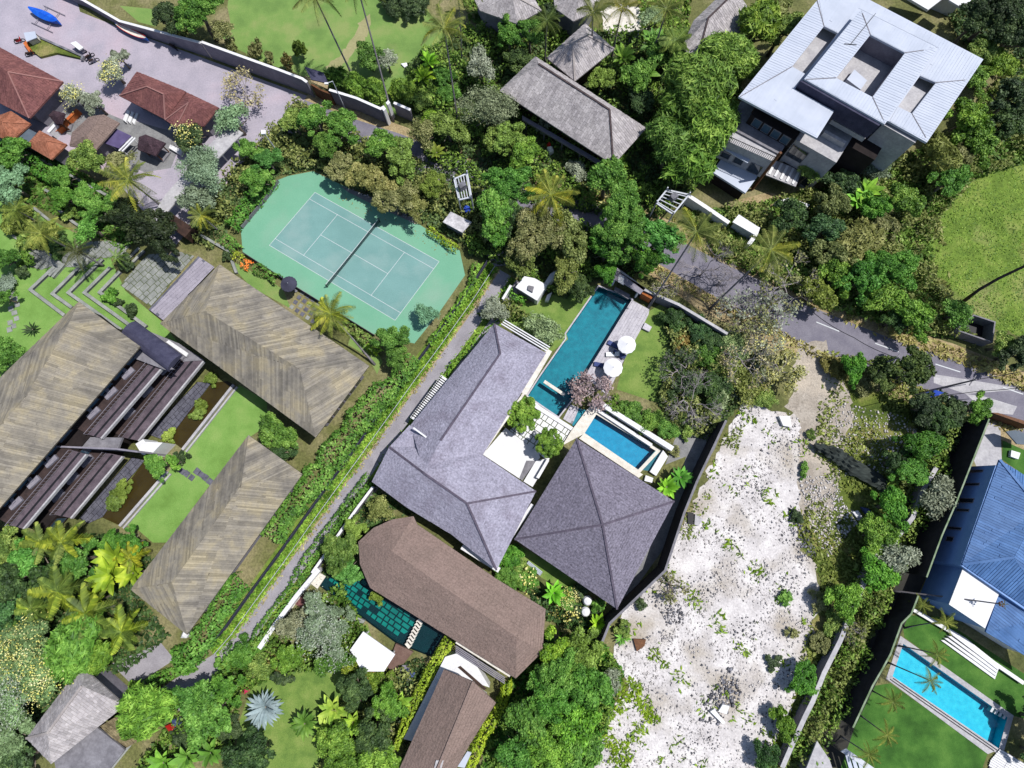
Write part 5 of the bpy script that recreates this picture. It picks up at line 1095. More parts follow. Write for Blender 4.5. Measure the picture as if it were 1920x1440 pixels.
c = centroid(PP(px2)); t = thing('stone_landing', 'small stone landing at the left foot of the garden stair', 'paving', (c[0], c[1], 0)); MB().prism([p[:2] for p in PP(px2)], .009, .04).build('bed', M_joint, t); pavers(t, px2, M_stone, (58, -60), .8, .8, .04, h=.05, gap=.08)
px2 = Z(5, (450, 480), (600, 380), (780, 370), (920, 400), (900, 480), (700, 500), (600, 560), (440, 560))
c = centroid(PP(px2)); t = thing('stone_terrace', 'stone terrace in the shade of the dark mango tree', 'paving', (c[0], c[1], 0)); MB().prism([p[:2] for p in PP(px2)], .009, .04).build('bed', M_joint, t); pavers(t, px2, M_stone, (58, -60), .9, 1.0, .04, h=.05, gap=.08)
px2 = Z(10, (-20, 1), (-20, 2)) and Z(9, (1425, 30), (1515, 40), (1262, 365), (1085, 400)); c = centroid(PP(px2))
for px2, lab in ((Z(9, (1425, 25), (1520, 32), (1260, 372), (1180, 440), (1070, 400)), 'dark volcanic stone terrace between the resort wing and the upper lily pond'), (Z(9, (955, 565), (1040, 590), (870, 800), (740, 995), (640, 1040), (575, 1005)), 'dark volcanic stone terrace between the resort wing and the lower lily pond')):
    c = centroid(PP(px2)); t = thing('stone_terrace', lab, 'paving', (c[0], c[1], 0)); MB().prism([p[:2] for p in PP(px2)], .009, .25).build('bed', M_black, t); pavers(t, px2, M_stoned, (-60, 70), .62, 1.0, .25, h=.05, gap=.06, name='stone')
G_SS = 'square stepping stones'
ORD = ['first', 'second', 'third', 'fourth', 'fifth', 'sixth', 'seventh', 'eighth', 'ninth', 'tenth', 'eleventh', 'twelfth']
def stones(pts, s, m, lab, rot, group, h=.06, name='stepping_stone', jit=.1):
    for i, q in enumerate(pts):
        w = P(*q); o = MB().box((w[0], w[1], .008), s * random.uniform(1 - jit, 1 + jit), s * random.uniform(1 - jit, 1 + jit), h, rot + random.uniform(-.05, .05)).build(name, m); tag(o, ORD[i] + ' ' + lab, 'stepping stone', group)
stones(Z(9, (1310, 665), (1345, 685), (1380, 712), (1420, 668), (1450, 690), (1480, 712), (1512, 740)), .85, M_stoned, 'stone from the lily pond in the dark stepping stones across the courtyard lawn', -.6, 'stepping stones across the courtyard lawn')
stones(Z(5, (455, 170), (500, 165), (470, 200), (520, 195), (560, 180), (560, 215), (600, 195), (630, 200)), .6, M_stone, 'stone from the left among pale stepping stones in the upper left planting', .3, 'pale stepping stones at the upper left')
stones(Z(5, (30, 690), (65, 720), (90, 755), (60, 780), (110, 790), (125, 830), (80, 860), (105, 890), (120, 930), (75, 960), (100, 985), (70, 1010)), .8, M_stone, 'stone from the top in the winding pale path at the left edge', .3, 'winding stepping stone path at the left edge')
for cx_ in range(5):
    for cy_ in range(4):
        q = Z(6, (375 + cx_ * 38 - cy_ * 26, 745 + cx_ * 26 + cy_ * 34))[0]
        w = P(*q); tag(MB().box((w[0], w[1], .012), .62, .62, .06, -.56).build('stepping_stone', M_stoned if (cx_ + cy_) % 3 else M_stone), ORD[cy_] + ' square down in the ' + ORD[cx_] + ' column of the grid beside the dark parasol', 'stepping stone', 'grid of dark paving squares by the tennis court')
# villa courtyard: white slab, square pavers, ledges
px = [(948, 802), (1010, 850), (1013, 858), (975, 898), (905, 852)]; c = centroid(PP(px)); t = thing('white_terrace', 'bright white terrace slab in the villa courtyard below the round trees', 'terrace', (c[0], c[1], 0)); MB().prism([p[:2] for p in PP(px, .25)], .0085, .25).build('slab', M_white, t)
MB().prism([p[:2] for p in PP(Z(11, (180, 590), (250, 590), (150, 735), (130, 715)), .3)], .2505, .28).build('shade_mat', M_concd, t)
px = Z(11, (290, 215), (505, 360), (440, 470), (330, 590), (60, 370), (120, 330)); c = centroid(PP(px)); t = thing('paver_court', 'grid of white square pavers with dark joints between the two round trees', 'paving', (c[0], c[1], 0)); MB().prism([p[:2] for p in PP(px)], .0085, .05).build('bed', M_joint, t); pavers(t, px, M_white, (100, 66), .95, .95, .05, h=.06, gap=.12, jit=.0, name='paver')
for lab, px, z, m in (('white raised walkway between the round tree and the grey villa', Z(11, (190, 125), (290, 205), (540, 365), (520, 385), (250, 215), (170, 150)), .3, M_white), ('white ledge between the two pools', Z(11, (610, 230), (650, 190), (690, 235), (590, 400), (440, 480), (500, 380)), .5, M_cream), ('white kerb strip along the square pavilion', Z(11, (250, 590), (350, 570), (225, 780), (160, 740)), .4, M_white), ('white coping strip below the small blue pool', Z(11, (590, 400), (1020, 690), (990, 715), (560, 430)), .35, M_cream), ('white planter wall above the small blue pool', Z(11, (690, 205), (1090, 470), (1075, 490), (680, 230)), .5, M_white), ('white block at the end of the small blue pool', Z(11, (1165, 515), (1200, 560), (1115, 700), (1070, 670)), .6, M_white), ('small white block beside the pool pump corner', Z(11, (1040, 695), (1095, 715), (1085, 750), (1030, 735)), .5, M_white), ('white balcony wall with rail above the small blue pool', Z(11, (700, 150), (1245, 490), (1225, 520), (680, 175)), 1.6, M_white), ('white wall head between the long pool deck and the small pool', Z(11, (680, 150), (720, 165), (690, 215), (655, 200)), 1.6, M_white), ('white bridging wall at the pavilion corner', Z(11, (330, 575), (345, 590), (270, 720), (250, 710)), 1.2, M_white)):
    c = centroid(PP(px)); o = MB().prism([p[:2] for p in PP(px, z)], .0095, z).build('low_wall', m); tag(o, lab, 'low wall', 'white ledges round the villa pools')
px = Z(11, (545, 190), (560, 215), (510, 330), (440, 290), (500, 200)); c = centroid(PP(px)); 
o = MB().prism([p[:2] for p in PP(Z(11, (1105, 520), (1165, 515), (1080, 665), (985, 655)), .02)], .0095, .03).build('pool_ledge', M_tealw); tag(o, 'dark tiled ledge at the end of the small blue pool', 'pool ledge')
o = MB().prism([p[:2] for p in PP(Z(11, (560, 215), (612, 228), (545, 350), (510, 335)), .1)], .0095, .12).build('water_channel', M_teal); tag(o, 'narrow teal water channel beside the white ledge', 'water channel')
a, b2 = PP(Z(11, (308, 20), (455, 118)), .3); o = MB().bar(a, b2, .5, .3).build('stone_beam', M_cream); tag(o, 'cream stone beam lying across the lower end of the long pool', 'beam')
# pool deck with parasols and loungers
px = Z(7, (945, 800), (1065, 865), (1060, 900), (1020, 980), (900, 1200), (800, 1400), (760, 1480), (600, 1350)); c = centroid(PP(px)); t = thing('pool_deck', 'pale boarded deck along the right side of the long pool', 'deck', (c[0], c[1], 0)); MB().prism([p[:2] for p in PP(px)], .0095, .08).build('frame', M_concd, t); pavers(t, px, M_deck, (-62, 100), .5, 4, .08, h=.03, gap=.025, name='board')
px = Z(11, (500, 185), (565, 215), (510, 330), (445, 290)); c = centroid(PP(px)); t = thing('pool_deck', 'small boarded deck at the lower end of the long pool beside the pink tree', 'deck', (c[0], c[1], 0)); MB().prism([p[:2] for p in PP(px)], .0095, .08).build('frame', M_concd, t); pavers(t, px, M_deck, (-62, 100), .5, 4, .08, h=.03, gap=.025, name='board')
def parasol(u, v, R, h, m, label, group=None, n=8, drop=.5, fr=None):
    x, y, _ = P(u, v, h); r = thing('parasol', label, 'parasol', (x, y, 0), group)
    part('pole', lambda b: b.tube([(x, y, .05), (x, y, h)], .04, 8), fr or M_steel, r); part('base', lambda b: b.lathe((x, y, .11), [(.3, 0), (.3, .08), (.08, .12)], 12), M_concd, r)
    b = MB(); top = (x, y, h + .05); k = n * 2; b.v = [top]
    for j in range(k):
        a = 2 * math.pi * j / k; rr = R if j % 2 == 0 else R * .955; b.v.append((x + rr * math.cos(a), y + rr * math.sin(a), h - drop + (0 if j % 2 == 0 else .04)))
    for j in range(k): a = 2 * math.pi * j / k; b.v.append((b.v[1 + j][0], b.v[1 + j][1], b.v[1 + j][2] - .18))
    b.f = [(0, 1 + j, 1 + (j + 1) % k) for j in range(k)] + [(1 + j, 1 + j + k, 1 + (j + 1) % k + k, 1 + (j + 1) % k) for j in range(k)]
    cn = b.build('canopy', m, r); part('finial', lambda b: b.lathe((x, y, h + .03), [(.05, 0), (.06, .1), (.01, .18)], 8), fr or M_steel, r)
    for j in range(n):
        a = 2 * math.pi * j / n; MB().bar((x, y, h - .02), (x + R * .97 * math.cos(a), y + R * .97 * math.sin(a), h - drop - .02), .03).build('rib', M_steel, r)
    return r
parasol(*Z(7, (907, 1113))[0], 1.42, 2.7, M_cloth, 'upper white parasol on the deck by the long pool', 'white parasols by the long pool', 12); parasol(*Z(7, (808, 1280))[0], 1.46, 2.7, M_cloth, 'lower white parasol on the deck next to the pink blossoming tree', 'white parasols by the long pool', 12)
parasol(*Z(6, (267, 676))[0], 1.28, 3.4, M_navy, 'dark round parasol between the tennis court and the shake roof', None, 16, drop=.35)
def lounger(u, v, rot, m, label):
    x, y, _ = P(u, v, .4); r = thing('sun_lounger', label, 'sun lounger', (x, y, 0), 'sun loungers on the pool deck'); co, si = math.cos(rot), math.sin(rot)
    def w(a, b_, z): return (x + co * a - si * b_, y + si * a + co * b_, z)
    part('frame', lambda b: (b.bar(w(-1, -.33, .35), w(1, -.33, .35), .06), b.bar(w(-1, .33, .35), w(1, .33, .35), .06), b.bar(w(-1, -.33, .35), w(-1, .33, .35), .06), b.bar(w(1, -.33, .35), w(1, .33, .35), .06)), M_darkwood, r)
    for a, b_ in ((-.9, -.33), (-.9, .33), (.9, -.33), (.9, .33)): MB().box((*w(a, b_, 0)[:2], .11), .06, .06, .24, rot).build('leg', M_darkwood, r)
    MB().prism([w(-1, -.34, 0)[:2], w(.35, -.34, 0)[:2], w(.35, .34, 0)[:2], w(-1, .34, 0)[:2]], .38, .48).build('mattress', m, r)
    b = MB(); b.v = [w(.36, -.34, .4), w(.36, .34, .4), w(1.0, .34, .8), w(1.0, -.34, .8)] + [w(.34, -.34, .5), w(.34, .34, .5), w(.96, .34, .9), w(.96, -.34, .9)]
    b.f = [(0, 1, 2, 3), (4, 7, 6, 5), (0, 4, 5, 1), (1, 5, 6, 2), (2, 6, 7, 3), (3, 7, 4, 0)]; b.build('backrest', m, r)
for (q, ro_, m, lab) in ((Z(7, (810, 1120))[0], -.5, M_cushion, 'blue cushioned sun lounger left of the upper white parasol'), (Z(7, (800, 1188))[0], 0, M_cloth, 'white sun lounger between the two white parasols'), (Z(7, (850, 1190))[0], -.5, M_cushion, 'blue cushioned sun lounger tucked between both white parasols'), (Z(7, (715, 1265))[0], -.2, M_cushion, 'blue cushioned sun lounger left of the lower white parasol')): lounger(*q, ro_, m, lab)
o = MB().prism([p[:2] for p in PP(Z(7, (1035, 960), (1085, 990), (1065, 1025), (1015, 1000)), .45)], .02, .45).build('bench', M_deck); tag(o, 'small square timber bench at the outer edge of the pool deck', 'bench')
# pump house, pool house wall
r = bthing('pump_house', 'small white flat roofed pump house on the lawn left of the long pool', Z(7, (105, 710), (190, 625), (350, 680), (250, 800)), 2.4, 'outbuilding')
slab('flat_roof', Z(7, (102, 705), (165, 625), (240, 640), (330, 690), (255, 800)), 2.35, 2.55, M_white, root=r); MB().prism(inset([P(*q, 2.5)[:2] for q in Z(7, (102, 705), (165, 625), (240, 640), (330, 690), (255, 800))], .15), 0, 2.35).build('wall', M_wallgrey, r)
slab('stair_wall', Z(7, (260, 800), (330, 690), (420, 590), (400, 580), (350, 610), (240, 790)), 0, 2.2, M_white, root=r); slab('roof_vent', Z(7, (195, 690), (235, 700), (225, 740), (190, 720)), 2.55, 2.9, M_concd, root=r); slab('step', Z(7, (330, 760), (365, 740), (340, 800), (315, 800)), 0, .9, M_white, root=r)
r = bthing('entrance_canopy', 'grey entrance canopy and steps across the top end of the long pool', Z(7, (770, 560), (900, 620), (1010, 760), (820, 640)), 2.6, 'canopy')
slab('roof_slab', Z(7, (800, 560), (905, 630), (1040, 710), (1000, 755), (900, 690), (790, 640)), 2.4, 2.6, M_wallgrey, root=r); slab('skylight', Z(7, (845, 615), (885, 625), (880, 690), (840, 665)), 2.6, 2.66, M_white, root=r); slab('lower_step', Z(7, (820, 700), (930, 760), (915, 790), (810, 730)), .02, .5, M_concd, root=r); slab('door_panel', Z(7, (1020, 735), (1090, 775), (1080, 790), (1010, 750)), .05, 2.1, M_orangew, root=r)
for q in Z(7, (815, 650), (985, 740)): w_ = P(*q, 2.4); part('column', lambda b: b.box((w_[0], w_[1], 0), .25, .25, 2.4), M_white, r)
# green pool details: stone slabs, stepping blocks, white sunshade terrace
def gtiles():
    """pale green slabs under the water of the tiled pool, as parts of that pool"""
    px = Z(14, (520, 110), (800, 40), (860, 160), (1210, 370), (1060, 500), (900, 400), (640, 200)); px = Z(10, (590, 1340), (770, 1365)) + Z(14, (860, 150), (1215, 372), (1150, 450), (1060, 495), (800, 300), (560, 120))
    pts = [P(*q, -.74) for q in px]; b = MB(); q0 = P(900, 700, 0); q1 = P(1000, 764, 0); strips(b, pts, (q1[0] - q0[0], q1[1] - q0[1], 0), .78, 1.05, h=(.08, .14), gap=.20, jit=.12, minA=.3)
    fi = 0; org = ORG[gp.name]
    while fi < len(b.f):
        k = len(b.f[fi]); base = min(b.f[fi]) - k
        link('slab', raw('slab', [(p[0] - org.x, p[1] - org.y, p[2] - org.z) for p in b.v[base:base + 2 * k]], [tuple(i - base for i in f) for f in b.f[fi:fi + k + 1]], M_gtile), gp); fi += k + 1
gtiles()
for k in range(8):
    a = Vector(P(*Z(14, (1222, 378))[0])); b2 = Vector(P(*Z(14, (1130, 565))[0])); q = a.lerp(b2, (k + .5) / 8); tag(MB().box((q.x, q.y, -.7), .85, .62, .78, .75 + math.pi / 2).build('stepping_stone', M_cream), ORD[k] + ' cream block from the brown roof in the row crossing the green pool', 'stepping stone', 'cream blocks across the green pool')
px = Z(14, (810, 458), (1040, 622), (960, 745), (800, 745), (745, 640), (715, 590)); r = bthing('white_canopy', 'bright white flat canopy partly covered by creeper beside the green pool', px, 2.8, 'canopy'); slab('roof', px, 2.6, 2.8, M_cloth, root=r)
for q in inset([P(*p, 2.6)[:2] for p in px], .4)[:4]: part('post', lambda b: b.box((*q, 0), .2, .2, 2.6), M_white, r)
for lab, px, z, m in (('brown timber platform at the corner of the green pool', Z(14, (1045, 545), (1170, 605), (1100, 690), (1060, 700), (1010, 740), (985, 710)), .5, M_brownwall2), ('grey landing with navy mat below the timber platform', Z(14, (1090, 700), (1130, 700), (1180, 760), (1150, 810), (1080, 780), (1060, 760)), .4, M_wallgrey), ('dark brown steps below the white canopy', Z(14, (1000, 700), (1060, 690), (1080, 760), (1040, 800), (985, 745)), .3, M_darkwood), ('pale kerb block at the left shoulder of the green pool', Z(14, (740, 340), (825, 380), (800, 410), (745, 385)), .5, M_stone), ('white paved strip at the head of the green pool', Z(14, (455, 10), (540, 60), (480, 150), (430, 110), (300, 290), (260, 270)), .3, M_cream), ('maroon doormat block on the white paved strip', Z(14, (370, 200), (410, 225), (370, 290), (320, 260)), .45, M_red)):
    c = centroid(PP(px)); o = MB().prism([p[:2] for p in PP(px, z)], .0095, z).build('platform', m); tag(o, lab, 'platform')
o = MB().prism([p[:2] for p in PP(Z(14, (1125, 720), (1185, 755), (1160, 810), (1110, 780)), .45)], .4005, .44).build('door_mat', M_cushion); tag(o, 'navy mat lying on the grey landing', 'mat')
# right pool: louvred drain strip, terrace steps, pool ladder steps
px = Z(16, (930, 800), (1000, 800), (1720, 1310), (1660, 1330)); c = centroid(PP(px)); t = thing('pool_gutter', 'pale louvred gutter strip along the lower side of the aqua pool', 'gutter', (c[0], c[1], 0)); MB().prism([p[:2] for p in PP(Z(16, (925, 795), (975, 780), (1745, 1305), (1660, 1340)), .06)], .009, .06).build('slab', M_conc, t)
for k in range(2):
    pw = PP(Z(16, (955 + 22 * k, 800 - 6 * k), (1705 + 22 * k, 1318 - 6 * k)), .07); part('slot', lambda b: wallstrip(b, pw, .14, .0605, .07), M_black, t)
t = bthing('garden_stairs', 'white stepped terrace in the dark lawn above the aqua pool', Z(16, (1320, 520), (1420, 480), (1740, 720), (1720, 790)), 0, 'steps')
for k in range(4): slab('step', Z(16, (1400 - 26 * k, 478 + 14 * k), (1424 - 26 * k, 478 + 14 * k), (1742 - 8 * k, 712 + 22 * k), (1735 - 8 * k, 735 + 22 * k)), .009, .75 - .17 * k, M_white, root=t)
wall('garden_wall', 'low white wall running diagonally below the blue roofed house', Z(16, (1125, 300), (1330, 420), (1500, 520), (1700, 680), (1920, 830)), .4, .6, M_white, M_white)
t = bthing('pool_steps', 'blue submerged pool steps in the right end of the aqua pool', Z(16, (1700, 990), (1820, 1060), (1780, 1090), (1690, 1040)), 0, 'steps')
for k in range(4): slab('tread', Z(16, (1700 + 30 * k, 990 + 17 * k), (1715 + 30 * k, 998 + 17 * k), (1690 + 30 * k, 1040 + 17 * k), (1675 + 30 * k, 1032 + 17 * k)), -.6, -.02, M_line, root=t)
r = bthing('white_deck', 'white louvred deck in the lower right corner below the aqua pool', Z(16, (1740, 1320), (1920, 1420)), 0, 'deck'); px = Z(16, (1750, 1300), (1930, 1410), (1960, 1500), (1660, 1440), (1680, 1380)); MB().prism([p[:2] for p in PP(px)], .009, .2).build('frame', M_concd, r); pavers(r, px, M_white, (100, 60), .3, 3, .2, name='board')
r = bthing('grey_roof_shed', 'grey roofed shed with white cap at the bottom edge beside the dark lane', Z(16, (340, 1440), (430, 1250), (520, 1400)), 2.5, 'shed'); slab('roof', Z(16, (430, 1245), (520, 1380), (560, 1500), (330, 1500)), 2.4, 2.6, M_conc, root=r); MB().prism(inset([P(*q, 2.5)[:2] for q in Z(16, (430, 1245), (520, 1380), (560, 1500), (330, 1500))], .3), 0, 2.4).build('wall', M_wallgrey, r)
r = bthing('glass_canopy', 'pale louvred canopy at the bottom edge beside the shed', Z(16, (640, 1300), (800, 1440), (650, 1440)), 2.5, 'canopy')
for k in range(5): slab('louvre', Z(16, (630 + 45 * k, 1330 + 28 * k), (655 + 45 * k, 1335 + 28 * k), (700 + 45 * k, 1480 + 20 * k), (670 + 45 * k, 1480 + 20 * k)), 2.3, 2.4, M_metal, root=r)
slab('frame', Z(16, (600, 1320), (640, 1300), (900, 1480), (860, 1490)), 2.41, 2.5, M_steel, root=r)
# patio details near blue house
r = bthing('carport', 'brown walled carport corner by the road above the blue roofed house', Z(12, (1690, 250), (1930, 340)), 2.5, 'carport'); slab('wall', Z(12, (1690, 245), (1730, 245), (1980, 320), (1980, 350)), 0, 2.4, M_brownwall, root=r); slab('roof', Z(12, (1790, 380), (1860, 370), (1990, 420), (1990, 480), (1870, 470)), 2.3, 2.5, M_ash, root=r)
o = MB().prism([p[:2] for p in PP(Z(12, (1830, 515), (1895, 535), (1880, 580), (1825, 560)), .5)], .02, .5).build('garden_table', M_white); tag(o, 'small white table on the lawn beside the blue roof', 'table')
# road sign / transformer frames
def pylon(px, z, label, s=1.0):
    q = [Vector(P(*p, z)) for p in px]; c = centroid(q); r = thing('transformer_frame', label, 'utility frame', (c[0], c[1], 0), 'white steel utility frames')
    for p in q: MB().tube([(p.x, p.y, 0), (p.x, p.y, z + .8)], .11, 7).build('post', M_steel, r)
    b = MB()
    for i in range(4): b.bar(q[i], q[(i + 1) % 4], .22)
    b.build('platform_frame', M_steel, r)
    for k in range(5): b = MB(); u1 = q[0].lerp(q[1], (k + .5) / 5); u2 = q[3].lerp(q[2], (k + .5) / 5); b.bar(u1, u2, .12).build('crossbar', M_steel, r)
    m_ = (q[0] + q[2]) / 2; part('transformer', lambda b: b.box((m_.x, m_.y, z), 1.1, .8, 1.1, .6), M_darkrock, r)
pylon(Z(7, (1115, 100), (1190, 5), (1350, 40), (1235, 180)), 4.5, 'white steel utility frame with transformer above the green trees by the white gate wall'); pylon(Z(2, (1465, 1290), (1560, 1250), (1590, 1420), (1500, 1440)), 5.0, 'white steel utility frame with transformer above the grey hut near the tennis court')
for (u, v, z, bu, bv, lab) in ((495, 249, 6.2, 0, 0, 'white court floodlight pole beside the top left of the tennis court'),):
    x, y, _ = P(u, v, z); r = thing('lamp_post', lab, 'lamp post', (x, y, 0)); part('pole', lambda b: b.tube([(x, y, 0), (x, y, z)], [.12, .08], 8), M_steel, r); part('lamp_head', lambda b: b.box((x, y, z), .7, .7, .25), M_white, r)
x, y, _ = P(*Z(2, (590, 585))[0], 7); r = thing('lamp_post', 'tall white street lamp with side arm rising behind the gateway', 'lamp post', (x, y, 0)); part('pole', lambda b: b.tube([(x, y, 0), (x, y, 7)], [.1, .06], 8), M_steel, r); q = P(*Z(2, (545, 600))[0], 7); part('arm', lambda b: b.bar((x, y, 7), q, .08), M_steel, r); part('lamp_head', lambda b: b.box((q[0], q[1], 6.9), .6, .3, .15), M_white, r)
r = bthing('metal_roof_hut', 'small grey hut with pale metal roof at the end of the court hedge', Z(6, (1385, 235), (1440, 165), (1590, 245), (1520, 310)), 2.6, 'hut'); slab('roof', Z(6, (1383, 235), (1440, 160), (1592, 235), (1525, 312)), 2.5, 2.65, M_concw, root=r); MB().prism(inset([P(*q, 2.5)[:2] for q in Z(6, (1383, 235), (1440, 160), (1592, 235), (1525, 312))], .3), 0, 2.5).build('wall', M_wallgrey, r)
x, y, _ = P(*Z(6, (1555, 135))[0], 1.6); o = MB().lathe((x, y, 0), [(.55, 0), (.6, .3), (.6, 1.4), (.4, 1.6)], 14).build('water_tank', M_bluepaint); tag(o, 'blue plastic water tank behind the metal roofed hut', 'water tank')
# white gate walls in front of the modern building
wall('gate_wall', 'white gate wall running from the utility frame down to the white gate block', Z(7, (1350, 45), (1480, 130), (1640, 240)), .5, 2.4, M_white, M_white)
wall('gate_wall', 'white return wall below the white gate block', Z(7, (1850, 270), (1830, 330), (1780, 400)), .5, 2.2, M_white, M_white)
r = bthing('gate_block', 'bright white flat roofed gate block in front of the modern building', Z(7, (1670, 240), (1720, 180), (1855, 280), (1820, 330)), 2.8, 'gatehouse'); slab('flat_roof', Z(7, (1665, 235), (1710, 180), (1858, 275), (1830, 330)), 2.6, 2.8, M_white, root=r); MB().prism(inset([P(*q, 2.6)[:2] for q in Z(7, (1665, 235), (1710, 180), (1858, 275), (1830, 330))], .25), 0, 2.6).build('wall', M_white, r)
o = MB().prism([p[:2] for p in PP(Z(8, (130, 90), (230, 60), (380, 110), (330, 160)), 1.5)], 0, 1.5).build('white_platform', M_white); tag(o, 'white terrace block half hidden by foliage below the modern building', 'platform')
px = Z(7, (1690, 80), (1920, 20), (2060, 60), (1900, 160)); sheet('brown_driveway', px, 2.4, M_sand)
# grey dark box by the field, drain net, hut by road
r = bthing('roadside_shed', 'dark roofless blockwork shed beside the open field', Z(8, (1560, 900), (1710, 950), (1690, 1100), (1430, 1010)), 2, 'shed'); pw = PP(Z(8, (1430, 1010), (1560, 905), (1712, 955), (1692, 1100), (1430, 1010)), 2.2); part('wall', lambda b: wallstrip(b, pw, .2, 0, 2.2), M_concd, r); MB().prism([p[:2] for p in PP(Z(8, (1450, 1010), (1560, 920), (1690, 960), (1680, 1080)))], .01, .1).build('floor', M_black, r)
px = Z(12, (400, 480), (560, 545), (660, 620), (860, 735), (980, 830), (1105, 895)); pw = PP(px, .5); c = centroid(pw); r = thing('shade_net', 'crumpled dark green shade net strung across the vacant lot', 'net', (c[0], c[1], 0)); b = MB(); wd = [.9, 2.2, 2.4, 2.2, 1.9, .8]
rows = []
NR = 44
for i in range(NR + 1):
    t_ = i / NR * 5; k = min(4, int(t_)); f = t_ - k; p = Vector(pw[k]).lerp(Vector(pw[k + 1]), f); d = (Vector(pw[k + 1]) - Vector(pw[k])).normalized(); nn = Vector((-d.y, d.x, 0)); w_ = (wd[k] + (wd[k + 1] - wd[k]) * f)
    crump = 1.0 if t_ < 2.2 else .35
    for j in range(9): s = j / 8 - .5; b.v.append(tuple(p + nn * (s * w_ + crump * .12 * math.sin(i * 1.9 + j)) + Vector((0, 0, .25 + .5 * (1 - 4 * s * s) + crump * (.16 * math.sin(j * 3.1 + i * .3) + .14 * random.uniform(-1, 1))))))
for i in range(NR):
    for j in range(8): a = i * 9 + j; b.f.append((a, a + 1, a + 10, a + 9))
b.build('net_cloth', M_net, r); 
for q in (px[0], px[3], px[5]): w_ = P(*q); part('stake', lambda b: b.tube([(w_[0], w_[1], 0), (w_[0], w_[1], 1.1)], .05, 6), M_bark, r)
# boats, carts, planter at upper left
def boat(px, wid, h, hull, inner, label, tarp=None, stripe=None, outr=True):
    a, b2 = Vector(P(*px[0], .6)), Vector(P(*px[1], .6)); L_ = (b2 - a).length; d = (b2 - a).normalized(); nn = Vector((-d.y, d.x, 0)); m_ = (a + b2) / 2; r = thing('outrigger_boat', label, 'boat', (m_.x, m_.y, 0), 'fishing boats pulled up on the paving')
    N_ = 14; hb = MB()
    for i in range(N_ + 1):
        t_ = i / N_; w_ = wid / 2 * max(.04, math.sin(math.pi * t_)) ** .55; sh = h + .35 * abs(2 * t_ - 1) ** 3; c_ = a + d * (t_ * L_)
        for (s, z) in ((1, sh), (.8, sh * .45), (.1, .12), (-.1, .12), (-.8, sh * .45), (-1, sh)): hb.v.append((c_.x + nn.x * w_ * s, c_.y + nn.y * w_ * s, z))
    for i in range(N_):
        for j in range(5): q = i * 6 + j; hb.f.append((q, q + 6, q + 7, q + 1))
    hb.f += [(0, 1, 2, 3, 4, 5), tuple(N_ * 6 + j for j in range(6))[::-1]]
    hb.build('hull', hull, r); db = MB()
    for i in range(N_ + 1):
        t_ = i / N_; w_ = wid / 2 * max(.04, math.sin(math.pi * t_)) ** .55; sh = h + .35 * abs(2 * t_ - 1) ** 3; c_ = a + d * (t_ * L_); up = .05 + (.28 * math.sin(math.pi * t_) + .08 * math.sin(i * 2.2) if tarp else -.25)
        for s, z in ((1.05 if tarp else .9, sh + .02 if tarp else sh - .08), (0, sh + up), (-1.05 if tarp else -.9, sh + .02 if tarp else sh - .08)): db.v.append((c_.x + nn.x * w_ * s, c_.y + nn.y * w_ * s, z))
    for i in range(N_):
        for j in range(2): q = i * 3 + j; db.f.append((q, q + 1, q + 4, q + 3)[::-1])
    db.build('tarpaulin' if tarp else 'deck', tarp or inner, r)
    if stripe:
        for s in (1, -1):
            sb = MB(); prev = None
            for i in range(1, N_):
                t_ = i / N_; w_ = wid / 2 * max(.04, math.sin(math.pi * t_)) ** .55 + .02; c_ = a + d * (t_ * L_); q = Vector((c_.x + nn.x * w_ * s, c_.y + nn.y * w_ * s, h + .35 * abs(2 * t_ - 1) ** 3))
                if prev is not None: sb.bar(prev, q, .09)
                prev = q
            sb.build('gunwale', stripe, r)
    if outr:
        for s in (1, -1): MB().tube([a + d * (L_ * .15) + nn * s * 1.9 + Vector((0, 0, -.4)), b2 - d * (L_ * .1) + nn * s * 1.9 + Vector((0, 0, -.4))], .06, 6).build('outrigger_float', M_wallgrey, r)
        for f in (.3, .72): c_ = a + d * (L_ * f); MB().bar(c_ + nn * 1.9 + Vector((0, 0, -.25)), c_ - nn * 1.9 + Vector((0, 0, -.25)), .07).build('outrigger_arm', M_wallgrey, r)
boat(Z(1, (225, 72), (432, 168)), 1.5, .9, M_tarp, M_tarp, 'outrigger boat covered by a bright blue tarpaulin at the top left', tarp=M_tarp, outr=True)
boat(Z(1, (845, 185), (1065, 288)), .95, .8, M_boatblue, M_cream, 'slim blue hulled boat with red rim beside the long street wall', stripe=M_redpaint, outr=False)
def cart(px, z, m, label, m2, rot=0.4):
    q = P(*px, .5); r = thing('motorbike', label, 'motorbike', (q[0], q[1], 0), 'motorbikes parked on the paving'); co, si = math.cos(rot), math.sin(rot)
    def w(a, b_, z): return (q[0] + co * a - si * b_, q[1] + si * a + co * b_, z)
    for s in (-.62, .62):
        b = MB(); k = 16
        for j in range(k):
            a0 = 2 * math.pi * j / k; a1 = 2 * math.pi * (j + 1) / k; b.bar(w(s + .29 * math.cos(a0), 0, .3 + .29 * math.sin(a0)), w(s + .29 * math.cos(a1), 0, .3 + .29 * math.sin(a1)), .1)
        b.build('wheel', M_black, r)
    part('body', lambda b: (b.bar(w(-.55, 0, .5), w(.3, 0, .45), .28, .3), b.bar(w(.3, 0, .45), w(.5, 0, .95), .3, .12)), m, r); part('seat', lambda b: b.bar(w(-.6, 0, .78), w(.15, 0, .74), .26, .1), m2, r); part('handlebar', lambda b: b.bar(w(.45, -.35, 1.0), w(.45, .35, 1.0), .04), M_black, r)
